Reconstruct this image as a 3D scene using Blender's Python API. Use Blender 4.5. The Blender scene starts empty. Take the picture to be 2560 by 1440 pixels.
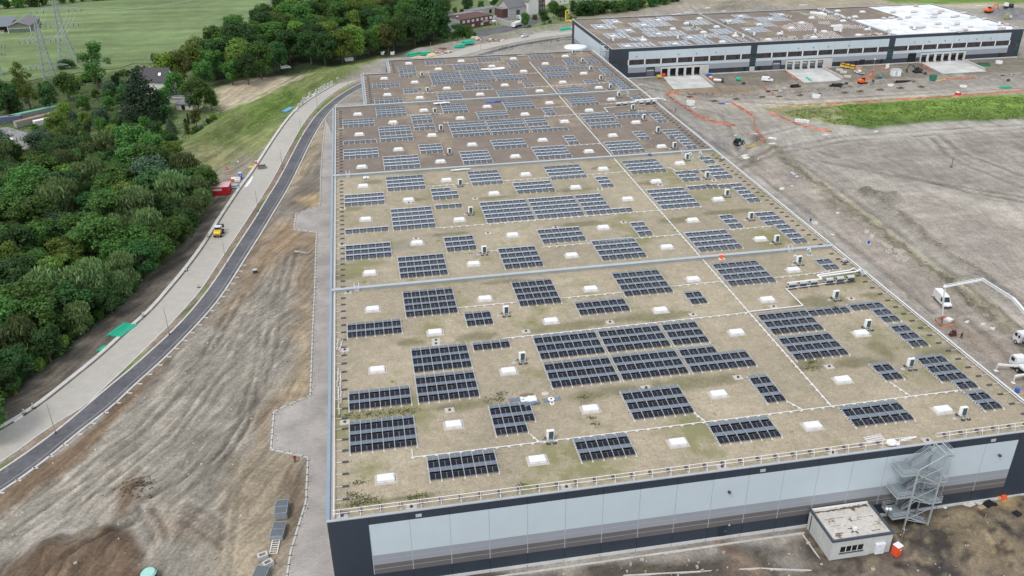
import bpy, math, random
import numpy as np
from mathutils import Vector, Matrix
rnd = random.Random(7)
PI = math.pi
SC = bpy.context.scene
COL = SC.collection

# ------------------------------------------------------------------ survey of the photograph
CF = 2157.33                                       # focal length in photo pixels
CC = np.array([10.4898, -100.3166, 103.2700])
CR = np.array([0.98405853, -0.17757007, -0.00988338])
CU = np.array([0.09042609, 0.45172269, 0.88756393])
CW = np.array([0.15314024, 0.87430857, -0.46057854])

def at(u, v, z=0.0):
    d = CW + CR*(u-1280)/CF - CU*(v-720)/CF
    t = (z-CC[2])/d[2]
    p = CC + t*d
    return (float(p[0]), float(p[1]), float(z))
def aty(u, v, y):
    d = CW + CR*(u-1280)/CF - CU*(v-720)/CF
    p = CC + d*((y-CC[1])/d[1])
    return (float(p[0]), float(y), float(p[2]))
def pxy(X):
    d = np.array(X, float)-CC
    z = d@CW
    return 1280+CF*(d@CR)/z, 720-CF*(d@CU)/z
def tall(base, vtop):
    lo, hi = 0.3, 70.0
    for _ in range(30):
        m = (lo+hi)/2
        if pxy((base[0], base[1], base[2]+m))[1] > vtop: lo = m
        else: hi = m
    return lo
def A2(L, z=0.0): return [at(u, v, z)[:2] for u, v in L]

# ------------------------------------------------------------------ mesh builder
class MB:
    def __init__(s): s.v = []; s.f = []; s.m = []
    def poly(s, pts, m=0):
        n = len(s.v); s.v += [tuple(p) for p in pts]; s.f.append(tuple(range(n, n+len(pts)))); s.m.append(m)
    def hexa(s, P, m=0):                           # 8 corners: bottom 4 ccw, top 4 ccw
        n = len(s.v); s.v += [tuple(p) for p in P]
        for q in ((3,2,1,0),(4,5,6,7),(0,1,5,4),(1,2,6,5),(2,3,7,6),(3,0,4,7)):
            s.f.append(tuple(n+i for i in q)); s.m.append(m)
    def bb(s, x0, x1, y0, y1, z0, z1, m=0):
        s.hexa([(x0,y0,z0),(x1,y0,z0),(x1,y1,z0),(x0,y1,z0),(x0,y0,z1),(x1,y0,z1),(x1,y1,z1),(x0,y1,z1)], m)
    def box(s, c, d, r=0.0, m=0):
        co, si = math.cos(r), math.sin(r); P = []
        for z in (-.5, .5):
            for x, y in ((-.5,-.5),(.5,-.5),(.5,.5),(-.5,.5)):
                a, b = x*d[0], y*d[1]
                P.append((c[0]+a*co-b*si, c[1]+a*si+b*co, c[2]+z*d[2]))
        s.hexa(P, m)
    def beam(s, p, q, w, h=None, m=0):
        p = Vector(p); q = Vector(q); h = h or w
        d = (q-p).normalized()
        up = Vector((0,0,1)) if abs(d.z) < .95 else Vector((0,1,0))
        x = d.cross(up).normalized()*w/2; y = x.cross(d).normalized()*h/2
        s.hexa([p-x-y, p+x-y, q+x-y, q-x-y, p-x+y, p+x+y, q+x+y, q-x+y], m)
    def cyl(s, p, q, r, n=8, m=0, r2=None, cap=True):
        p = Vector(p); q = Vector(q); r2 = r if r2 is None else r2
        d = (q-p).normalized()
        up = Vector((0,0,1)) if abs(d.z) < .95 else Vector((1,0,0))
        x = d.cross(up).normalized(); y = x.cross(d)
        b = len(s.v)
        for c, rr in ((p, r), (q, r2)):
            for i in range(n):
                a = 2*PI*i/n; s.v.append(tuple(c+x*math.cos(a)*rr+y*math.sin(a)*rr))
        for i in range(n):
            j = (i+1) % n; s.f.append((b+i, b+j, b+n+j, b+n+i)); s.m.append(m)
        if cap:
            s.f.append(tuple(b+i for i in range(n-1, -1, -1))); s.m.append(m)
            s.f.append(tuple(b+n+i for i in range(n))); s.m.append(m)
    def tube(s, pts, r, n=6, m=0):
        for a, b in zip(pts[:-1], pts[1:]): s.cyl(a, b, r, n, m)
    def prism(s, poly, z0, z1, m=0, mt=None):
        n = len(poly); b = len(s.v)
        s.v += [(x,y,z0) for x,y in poly]+[(x,y,z1) for x,y in poly]
        for i in range(n):
            j = (i+1) % n; s.f.append((b+i,b+j,b+n+j,b+n+i)); s.m.append(m)
        s.f.append(tuple(b+n+i for i in range(n))); s.m.append(m if mt is None else mt)
        s.f.append(tuple(b+i for i in range(n-1,-1,-1))); s.m.append(m)
    def xprism(s, prof, x0, x1, m=0):              # profile in (y,z) swept along x
        n = len(prof); b = len(s.v)
        s.v += [(x0,y,z) for y,z in prof]+[(x1,y,z) for y,z in prof]
        for i in range(n):
            j = (i+1) % n; s.f.append((b+i,b+n+i,b+n+j,b+j)); s.m.append(m)
        s.f.append(tuple(b+i for i in range(n))); s.m.append(m)
        s.f.append(tuple(b+n+i for i in range(n-1,-1,-1))); s.m.append(m)
    def yprism(s, prof, y0, y1, m=0):              # profile in (x,z) swept along y
        n = len(prof); b = len(s.v)
        s.v += [(x,y0,z) for x,z in prof]+[(x,y1,z) for x,z in prof]
        for i in range(n):
            j = (i+1) % n; s.f.append((b+i,b+j,b+n+j,b+n+i)); s.m.append(m)
        s.f.append(tuple(b+i for i in range(n-1,-1,-1))); s.m.append(m)
        s.f.append(tuple(b+n+i for i in range(n))); s.m.append(m)
    def ball(s, c, r, nu=10, nv=6, m=0):
        r = (r,r,r) if not isinstance(r, tuple) else r
        b = len(s.v)
        for j in range(nv+1):
            t = PI*j/nv
            for i in range(nu):
                a = 2*PI*i/nu
                s.v.append((c[0]+r[0]*math.sin(t)*math.cos(a), c[1]+r[1]*math.sin(t)*math.sin(a), c[2]+r[2]*math.cos(t)))
        for j in range(nv):
            for i in range(nu):
                k = (i+1) % nu; s.f.append((b+j*nu+i, b+(j+1)*nu+i, b+(j+1)*nu+k, b+j*nu+k)); s.m.append(m)
    def mesh(s, name, mats, smooth=False):
        me = bpy.data.meshes.new(name); me.from_pydata(s.v, [], s.f)
        for mt in (mats if isinstance(mats, (list, tuple)) else [mats]): me.materials.append(mt)
        if max(s.m, default=0): me.polygons.foreach_set('material_index', s.m)
        if smooth: me.polygons.foreach_set('use_smooth', [True]*len(s.f))
        me.update(); return me
    def build(s, name, mats, parent=None, loc=(0,0,0), rz=0.0, smooth=False):
        return link(name, s.mesh(name, mats, smooth), parent, loc, rz)
def link(name, me, parent=None, loc=(0,0,0), rz=0.0):
    o = bpy.data.objects.new(name, me); COL.objects.link(o)
    o.location = loc; o.rotation_euler = (0,0,rz)
    if parent: o.parent = parent
    return o
def tag(o, label, cat, group=None, kind=None):
    if label: o['label'] = label
    if cat: o['category'] = cat
    if group: o['group'] = group
    if kind: o['kind'] = kind
    return o
def thing(name, label, cat, loc=(0,0,0), rz=0.0, group=None):
    o = bpy.data.objects.new(name, None); COL.objects.link(o); o.empty_display_size = .3
    o.location = loc; o.rotation_euler = (0,0,rz)
    return tag(o, label, cat, group)
def dup(root, loc, rz, label, group=None, sc=None):
    r = root.copy(); COL.objects.link(r); r.location = loc; r.rotation_euler = (0,0,rz)
    if sc: r.scale = (sc,sc,sc) if not isinstance(sc, tuple) else sc
    r['label'] = label
    if group: r['group'] = group
    for ch in list(root.children):
        c = ch.copy(); COL.objects.link(c); c.parent = r
        for g in list(ch.children):
            d = g.copy(); COL.objects.link(d); d.parent = c
    return r
def struct(o): o['kind'] = 'structure'; return o
ORD = ['first','second','third','fourth','fifth','sixth','seventh','eighth','ninth','tenth','eleventh','twelfth','thirteenth','fourteenth','fifteenth','sixteenth','seventeenth','eighteenth','nineteenth','twentieth','twenty-first','twenty-second','twenty-third','twenty-fourth','twenty-fifth','twenty-sixth','twenty-seventh','twenty-eighth','twenty-ninth','thirtieth']
NUM = ['zero','one','two','three','four','five','six','seven','eight','nine','ten','eleven','twelve']

# ------------------------------------------------------------------ materials
MATS = {}
def nt(name):
    m = bpy.data.materials.new(name); m.use_nodes = True; t = m.node_tree
    return m, t, t.nodes, t.links, t.nodes['Principled BSDF']
def M(name, c, rough=.6, metal=0.0, var=.15, scale=1.5, bump=0.0, spec=.5, island=0.0, dirt=None, coat=0.0, grain=0.0):
    """plain paint / metal / concrete with procedural mottling (object space)"""
    if name in MATS: return MATS[name]
    m, t, N, L, B = nt(name)
    B.inputs['Roughness'].default_value = rough; B.inputs['Metallic'].default_value = metal
    B.inputs['Specular IOR Level'].default_value = spec
    tc = N.new('ShaderNodeTexCoord'); ns = N.new('ShaderNodeTexNoise'); ns.inputs['Scale'].default_value = scale
    ns.inputs['Detail'].default_value = 6; ns.inputs['Roughness'].default_value = .65
    L.new(tc.outputs['Object'], ns.inputs['Vector'])
    rp = N.new('ShaderNodeValToRGB'); rp.color_ramp.elements[0].position = .3; rp.color_ramp.elements[1].position = .7
    a = [max(0, x*(1-var)) for x in c]; b = [min(1, x*(1+var)) for x in c]
    if dirt: a = dirt
    rp.color_ramp.elements[0].color = (*a, 1); rp.color_ramp.elements[1].color = (*b, 1)
    L.new(ns.outputs['Fac'], rp.inputs['Fac']); out = rp.outputs['Color']
    if grain:
        n2 = N.new('ShaderNodeTexNoise'); n2.inputs['Scale'].default_value = scale*9; n2.inputs['Detail'].default_value = 3
        L.new(tc.outputs['Object'], n2.inputs['Vector'])
        mr = N.new('ShaderNodeMapRange'); mr.inputs['From Min'].default_value = .3; mr.inputs['From Max'].default_value = .7
        mr.inputs['To Min'].default_value = 1-grain; mr.inputs['To Max'].default_value = 1+grain
        L.new(n2.outputs['Fac'], mr.inputs['Value'])
        mx = N.new('ShaderNodeVectorMath'); mx.operation = 'SCALE'; L.new(out, mx.inputs[0]); L.new(mr.outputs[0], mx.inputs['Scale']); out = mx.outputs[0]
    if island:
        g = N.new('ShaderNodeNewGeometry'); mr = N.new('ShaderNodeMapRange')
        mr.inputs['To Min'].default_value = 1-island; mr.inputs['To Max'].default_value = 1+island
        L.new(g.outputs['Random Per Island'], mr.inputs['Value'])
        mx = N.new('ShaderNodeVectorMath'); mx.operation = 'SCALE'; L.new(out, mx.inputs[0]); L.new(mr.outputs[0], mx.inputs['Scale']); out = mx.outputs[0]
    L.new(out, B.inputs['Base Color'])
    if bump:
        bp = N.new('ShaderNodeBump'); bp.inputs['Strength'].default_value = bump; bp.inputs['Distance'].default_value = .05
        L.new(ns.outputs['Fac'], bp.inputs['Height']); L.new(bp.outputs[0], B.inputs['Normal'])
    if coat: B.inputs['Coat Weight'].default_value = coat
    MATS[name] = m; return m
def glass(name, c, rough=.08, ior=1.5, island=.2):
    m = M(name, c, rough, 0, .2, .6, island=island); m.node_tree.nodes['Principled BSDF'].inputs['IOR'].default_value = ior; return m

def ground_mat(name, attr=True, c=(.3,.27,.22), scales=((.05,.25),(.35,.22),(2.2,.22)), streak=None, bump=.6, grass=False, vc=None, rough=.95):
    """soil / gravel: colour attribute or plain colour, several noise octaves, optional stretched tracks"""
    m, t, N, L, B = nt(name); B.inputs['Roughness'].default_value = rough; B.inputs['Specular IOR Level'].default_value = .15
    g = N.new('ShaderNodeNewGeometry'); pos = g.outputs['Position']
    if attr:
        at_ = N.new('ShaderNodeVertexColor'); at_.layer_name = 'soil'; out = at_.outputs['Color']
    else:
        rgb = N.new('ShaderNodeRGB'); rgb.outputs[0].default_value = (*c, 1); out = rgb.outputs[0]
    hs = None
    for sc, am in scales:
        n = N.new('ShaderNodeTexNoise'); n.inputs['Scale'].default_value = sc; n.inputs['Detail'].default_value = 5; n.inputs['Roughness'].default_value = .6
        L.new(pos, n.inputs['Vector'])
        mr = N.new('ShaderNodeMapRange'); mr.inputs['From Min'].default_value = .32; mr.inputs['From Max'].default_value = .68
        mr.inputs['To Min'].default_value = 1-am; mr.inputs['To Max'].default_value = 1+am; L.new(n.outputs['Fac'], mr.inputs['Value'])
        mx = N.new('ShaderNodeVectorMath'); mx.operation = 'SCALE'; L.new(out, mx.inputs[0]); L.new(mr.outputs[0], mx.inputs['Scale']); out = mx.outputs[0]; hs = n
    for ang, sc, stretch, am, side in (streak or []):
        mp = N.new('ShaderNodeMapping'); mp.vector_type = 'TEXTURE'; mp.inputs['Rotation'].default_value = (0,0,ang); mp.inputs['Scale'].default_value = (stretch,1,1)
        n0 = N.new('ShaderNodeTexNoise'); n0.inputs['Scale'].default_value = .03; L.new(pos, n0.inputs['Vector'])
        wv = N.new('ShaderNodeVectorMath'); wv.operation = 'MULTIPLY_ADD'; wv.inputs[1].default_value = (14,14,0); L.new(n0.outputs['Color'], wv.inputs[0]); L.new(pos, wv.inputs[2])
        L.new(wv.outputs[0], mp.inputs['Vector'])
        n = N.new('ShaderNodeTexNoise'); n.inputs['Scale'].default_value = sc; n.inputs['Detail'].default_value = 4; L.new(mp.outputs[0], n.inputs['Vector'])
        mr = N.new('ShaderNodeMapRange'); mr.inputs['From Min'].default_value = .35; mr.inputs['From Max'].default_value = .65
        mr.inputs['To Min'].default_value = 1-am; mr.inputs['To Max'].default_value = 1+am; L.new(n.outputs['Fac'], mr.inputs['Value'])
        if side:
            sp = N.new('ShaderNodeSeparateXYZ'); L.new(pos, sp.inputs[0]); mk = N.new('ShaderNodeMapRange'); mk.inputs['From Min'].default_value = -2 if side < 0 else 122; mk.inputs['From Max'].default_value = -6 if side < 0 else 126; L.new(sp.outputs['X'], mk.inputs['Value'])
            mm = N.new('ShaderNodeMix'); mm.inputs['A'].default_value = 1.0; L.new(mk.outputs[0], mm.inputs['Factor']); L.new(mr.outputs[0], mm.inputs['B']); sv = mm.outputs['Result']
        else: sv = mr.outputs[0]
        mx = N.new('ShaderNodeVectorMath'); mx.operation = 'SCALE'; L.new(out, mx.inputs[0]); L.new(sv, mx.inputs['Scale']); out = mx.outputs[0]; hs = n
    if vc:                                        # scattered second colour (weeds, moss, stones) : colour, scale, threshold, softness
        for cc, sc, th, so in vc:
            n = N.new('ShaderNodeTexNoise'); n.inputs['Scale'].default_value = sc; n.inputs['Detail'].default_value = 6; n.inputs['Roughness'].default_value = .7; L.new(pos, n.inputs['Vector'])
            mr = N.new('ShaderNodeMapRange'); mr.inputs['From Min'].default_value = th; mr.inputs['From Max'].default_value = th+so; L.new(n.outputs['Fac'], mr.inputs['Value'])
            mx = N.new('ShaderNodeMix'); mx.data_type = 'RGBA'; L.new(mr.outputs[0], mx.inputs['Factor']); L.new(out, mx.inputs['A']); mx.inputs['B'].default_value = (*cc, 1); out = mx.outputs['Result']
    L.new(out, B.inputs['Base Color'])
    if bump and hs:
        bp = N.new('ShaderNodeBump'); bp.inputs['Strength'].default_value = bump; bp.inputs['Distance'].default_value = .3
        L.new(hs.outputs['Fac'], bp.inputs['Height']); L.new(bp.outputs[0], B.inputs['Normal'])
    MATS[name] = m; return m

WHITE = M('white_paint', (.78,.79,.8), .45, var=.06)
LGREY = M('light_grey_metal', (.55,.57,.58), .45, .3, var=.08)
GALV = M('galvanised_steel', (.46,.5,.52), .5, .35, var=.12)
DGREY = M('dark_grey_rubber', (.05,.055,.065), .7, var=.2)
BLACK = M('black_plastic', (.012,.012,.014), .6, var=.2)
NAVY = M('navy_cladding', (.028,.04,.058), .5, var=.06, scale=.4)
CONC = M('fresh_concrete', (.52,.52,.5), .85, var=.12, scale=.5, grain=.07)
RED = M('site_red', (.55,.035,.03), .5, var=.12)
ORANGE = M('signal_orange', (.8,.13,.03), .55, var=.1)
GREENP = M('pipe_green', (.02,.42,.26), .4, var=.12, island=.15)
BLUE = M('site_blue', (.05,.13,.5), .5, var=.12)
YELLOW = M('machine_yellow', (.75,.48,.03), .45, var=.1)
TYRE = M('tyre_rubber', (.02,.02,.02), .85, var=.2)
WGLASS = glass('vehicle_glass', (.02,.03,.035), .06)
BROWNBOX = M('timber', (.42,.3,.18), .8, var=.2, scale=3)
# ------------------------------------------------------------------ terrain
def vnoise(x, y, s, seed=0):
    """value noise (numpy)"""
    X = x/s; Y = y/s; xi = np.floor(X).astype(np.int64); yi = np.floor(Y).astype(np.int64); fx = X-xi; fy = Y-yi
    fx = fx*fx*(3-2*fx); fy = fy*fy*(3-2*fy)
    def h(a, b):
        n = (a*374761393 + b*668265263 + seed*982451653) & 0xffffffff
        n = ((n ^ (n >> 13))*1274126177) & 0xffffffff
        return ((n ^ (n >> 16)) & 0xffff)/65535.0
    return (h(xi,yi)*(1-fx)+h(xi+1,yi)*fx)*(1-fy)+(h(xi,yi+1)*(1-fx)+h(xi+1,yi+1)*fx)*fy
def segdist(x, y, pl, closed=False):
    d = np.full(x.shape, 1e9); P = list(pl)+([pl[0]] if closed else [])
    for (ax,ay),(bx,by) in zip(P[:-1], P[1:]):
        vx, vy = bx-ax, by-ay; l2 = vx*vx+vy*vy+1e-9
        t = np.clip(((x-ax)*vx+(y-ay)*vy)/l2, 0, 1)
        d = np.minimum(d, np.hypot(x-ax-t*vx, y-ay-t*vy))
    return d
def inside(x, y, pl):
    r = np.zeros(x.shape, bool); n = len(pl)
    for i in range(n):
        (ax,ay),(bx,by) = pl[i], pl[i-1]
        if ay == by: continue
        c = ((ay > y) != (by > y)) & (x < (bx-ax)*(y-ay)/(by-ay)+ax); r ^= c
    return r
def pmask(x, y, pl, soft):
    xs = [p[0] for p in pl]; ys = [p[1] for p in pl]; m = np.zeros(x.shape); s = soft*2+1
    k = (x > min(xs)-s) & (x < max(xs)+s) & (y > min(ys)-s) & (y < max(ys)+s)
    if not k.any(): return m
    xx, yy = x[k], y[k]; d = segdist(xx, yy, pl, True); d = np.where(inside(xx, yy, pl), d, -d)
    m[k] = np.clip(.5+d/(2*soft), 0, 1); return m

CREST = A2([(440,380),(560,300),(680,235),(760,190),(860,170),(960,150)], 4.0)
CREST_N = A2([(1040,122),(1175,96),(1273,79),(1362,61),(1436,56)], 2.5)
TRENCH = A2([(1880,345),(1935,375),(1990,425),(2070,482),(2110,520),(2157,552),(2205,585),(2242,615),(2295,655),(2357,702),(2410,739),(2483,786),(2545,838),(2640,910)])
TRENCH_N = A2([(1700,236),(1920,238),(2100,222),(2140,216),(2250,205),(2350,200),(2480,192),(2620,182)])
BANK = A2([(2160,480),(2240,530),(2320,598),(2400,650),(2458,695),(2560,770)])
MOUND = A2([(60,1440),(150,1345),(230,1320),(330,1345),(360,1400),(350,1460)])
HEAP = [(at(338,1222), 1.3, 3.6), (at(170,1400), 1.8, 10), (at(270,1375), 1.3, 7), (at(335,1262), .7, 3.0), (at(310,1300), .5, 3), (at(2110,205), 1.3, 4.0), (at(2208,206), 1.5, 4.5), (at(2395,190), 1.6, 5), (at(1560,870), 0, 1), (at(2165,486), 2.0, 5), (at(2195,498), 1.8, 5), (at(2235,497), 2.0, 6),
        (at(2535,30), 5.0, 22), (at(1880,18), 3.0, 26), (at(1770,12), 2.0, 30), (at(1880,205), .8, 5), (at(2060,60), 0, 5), (at(120,1400), .9, 8), (at(2420,1290), .7, 3.0), (at(2470,1330), .8, 3.0), (at(2400,1370), .6, 4.0), (at(2510,1380), .7, 3.5), (at(2545,1250), .5, 3)]
YARD_IN = A2([(0,1250),(205,1090),(337,980),(450,872),(567,738),(640,640),(735,590),(780,600),(775,985),(680,1030),(665,1130),(755,1150),(740,1300),(690,1440),(0,1440)])
PATH_W = A2([(-120,1300),(0,1230),(205,1072),(337,960),(450,855),(567,718),(630,617),(705,495),(773,360)])
def Hf(x, y):
    x = np.asarray(x, float); y = np.asarray(y, float)
    n1 = vnoise(x, y, 5.0, 3)-.5; n2 = vnoise(x, y, 1.9, 5)-.5
    h = np.maximum(0, 1-segdist(x, y, CREST)/12.0); h = 4.5*h*h*(3-2*h)*(1+.2*n1)
    k = np.maximum(0, 1-segdist(x, y, CREST_N)/8.0); h = np.maximum(h, 2.4*k*k*(3-2*k)*(1+.3*n1))
    d = segdist(x, y, TRENCH); h += 1.5*np.maximum(0, 1-np.abs(d-1.2)/2.6)*(.55+1.3*n1+1.1*n2)*(d < 5)
    d = segdist(x, y, TRENCH_N); h += np.where(d < 1.0, -.7, .45*np.maximum(0, 1-np.abs(d-2.0)/1.6)*(1+1.5*n2))
    d = segdist(x, y, BANK); h += .8*np.maximum(0, 1-d/3.0)*(1+n1)
    for (cx, cy, _), hh, r in HEAP:
        dd = np.hypot(x-cx, y-cy); h += hh*np.maximum(0, 1-dd/r)**1.0*(1+.8*n2)
    rough = ((x > 124)*.30 + (y < -3.0)*(x > 20)*.55)*(y < 520)
    rough = rough*np.clip((x-124)/4 if False else 1, 0, 1)
    h += rough*(n1*.7+n2*.8); h += (inside(x, y, YARD_IN)*np.clip((np.minimum(segdist(x, y, PATH_W), segdist(x, y, YARD_IN, True))-2)/4, 0, 1))*(.28*n1+.2*n2)
    return h
RUTS = [[(345,1278),(372,1320),(395,1385),(378,1450)],[(378,1272),(412,1330),(408,1400),(400,1450)],[(340,1300),(270,1340),(190,1400),(110,1450)],[(330,1312),(250,1360),(170,1425),(140,1455)],[(470,1262),(520,1285),(562,1318)],[(462,1282),(515,1310),(562,1345)],[(455,1302),(510,1335),(560,1372)],
 [(600,720),(500,900),(330,1080),(150,1220),(0,1330)],[(612,735),(515,912),(345,1092),(165,1234),(10,1345)],[(640,740),(560,900),(430,1080),(250,1230)],[(655,745),(578,905),(448,1085),(270,1240)],[(700,640),(662,760),(640,900),(600,1050),(500,1200),(430,1260)],[(718,642),(682,765),(660,905),(620,1060),(522,1210)],[(745,620),(712,740),(692,860),(660,980),(600,1100)],[(690,880),(640,1000),(560,1120),(450,1200),(380,1240)],[(330,1210),(250,1230),(150,1280),(30,1345)],[(520,960),(420,1060),(300,1150),(180,1220),(60,1275)],[(600,1150),(570,1240),(555,1330),(545,1440)],[(625,1150),(597,1240),(582,1330),(572,1440)],[(700,700),(690,800),(640,900)],[(480,1130),(400,1200),(340,1225)],[(300,1180),(200,1265),(90,1330)],[(120,1210),(60,1262),(0,1300)],[(150,1200),(90,1250),(20,1300)],[(560,860),(480,960),(380,1060),(260,1150)],
 [(2380,1290),(2430,1320),(2470,1370),(2490,1440)],[(2400,1285),(2455,1315),(2500,1370),(2525,1440)],[(2300,1330),(2360,1360),(2420,1420)]]
TRK = [[(1495,150),(1650,300),(1800,440),(2000,615),(2250,835),(2580,1120)],[(1520,155),(1690,310),(1850,445),(2060,620),(2310,835),(2600,1080)],[(1560,185),(1700,300),(1800,370),(1850,400),(1900,440),(2060,560),(2330,780)],[(1830,415),(1870,395),(1960,368),(2100,342),(2330,325),(2560,312)],[(1845,425),(1890,402),(1980,378),(2120,352),(2560,322)],[(1850,392),(1900,340),(1990,318)],[(1700,262),(1800,285),(1830,330),(1850,390)],[(2000,368),(2200,422),(2420,480),(2560,505)],[(2060,405),(2300,452),(2560,493)],[(2330,345),(2370,390),(2430,420),(2560,470)],[(2350,340),(2400,380),(2560,440)],[(1600,205),(1750,240),(2000,250),(2300,235),(2560,220)],[(1600,215),(1760,250),(2000,262),(2300,244)],[(1950,395),(2100,500),(2280,640),(2480,800)],[(1980,395),(2130,495),(2310,630),(2560,830)],[(2420,800),(2480,850),(2560,930)],[(1880,400),(1830,440),(1790,420)]]
RUTW = [A2(p) for p in RUTS]; TRKW = [A2(p) for p in TRK]
def ruts(x, y):
    """height and brightness factor of wheel ruts"""
    h = np.zeros(x.shape); f = np.ones(x.shape)
    for L_, wd, dp, am in ((RUTW, .75, .22, .34), (TRKW, 1.4, .16, .4)):
        for p in L_:
            k = (x > min(q[0] for q in p)-4) & (x < max(q[0] for q in p)+4) & (y > min(q[1] for q in p)-4) & (y < max(q[1] for q in p)+4)
            if not k.any(): continue
            d = segdist(x[k], y[k], p); d = np.abs(d+.5*(vnoise(x[k], y[k], 4, 91)-.5)); core = np.clip(1-d/wd, 0, 1); fl = np.clip(1-np.abs(d-wd*1.5)/wd, 0, 1); v = .35+.9*vnoise(x[k], y[k], 9, 92)
            h[k] += (-dp*core+dp*.7*fl)*v; f[k] *= 1-am*core*v+am*.45*fl*v
    return h, f
def Hz(x, y): return float(Hf(np.array([x]), np.array([y]))[0])

ROAD_L = [(-120,1150),(0,1072),(32,1056),(100,1012),(175,952),(250,892),(325,822),(375,780),(425,722),(462,678),(500,628),(525,590),(555,540),(582,500),(607,462),(635,426),(677,360),(705,318),(735,280),(765,255),(800,233),(840,210),(875,197),(905,183),(935,172),(980,160),(1040,150),(1110,136),(1165,117),(1280,93),(1340,83),(1435,76),(1500,72)]
ROAD_R = [(-120,1215),(0,1160),(110,1077),(160,1047),(220,1010),(265,965),(315,920),(375,860),(425,812),(475,757),(505,722),(545,660),(577,610),(610,562),(640,515),(665,477),(690,435),(715,385),(729,360),(750,322),(775,287),(800,257),(840,227),(880,205),(940,182),(1000,170),(1080,158),(1130,146),(1200,126),(1280,107),(1360,93),(1435,84),(1500,79)]
PATH_L = [(-120,1250),(0,1182),(140,1083),(217,1017),(275,967),(325,927),(375,882),(425,837),(475,785),(527,720),(570,655),(600,607),(640,547),(667,500),(690,465),(712,425),(745,360),(767,322),(790,290),(815,265),(845,242),(880,220),(915,203),(980,185),(1060,172),(1130,156),(1180,140),(1280,113),(1360,99),(1435,89),(1500,84)]
PATH_R = [(-120,1300),(0,1230),(100,1160),(205,1072),(275,1020),(337,960),(400,905),(450,855),(500,802),(537,760),(567,718),(600,665),(630,617),(657,575),(680,535),(705,495),(725,460),(747,415),(773,360),(795,320),(815,290),(837,265),(865,242),(904,220),(960,200),(1060,181),(1130,165),(1180,148),(1280,120),(1360,105),(1435,94),(1500,89)]
YARD = [(815,300),(806,372),(802,435),(800,515),(740,535),(735,575),(792,582),(790,610),(787,720),(782,820),(776,990),(685,1030),(681,1080),(677,1125),(770,1145),(765,1255),(750,1305),(727,1380),(716,1450),(705,1520)]
YARD_W = A2(YARD)+[(-.1,-24),(-.1,226.0)]

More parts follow.
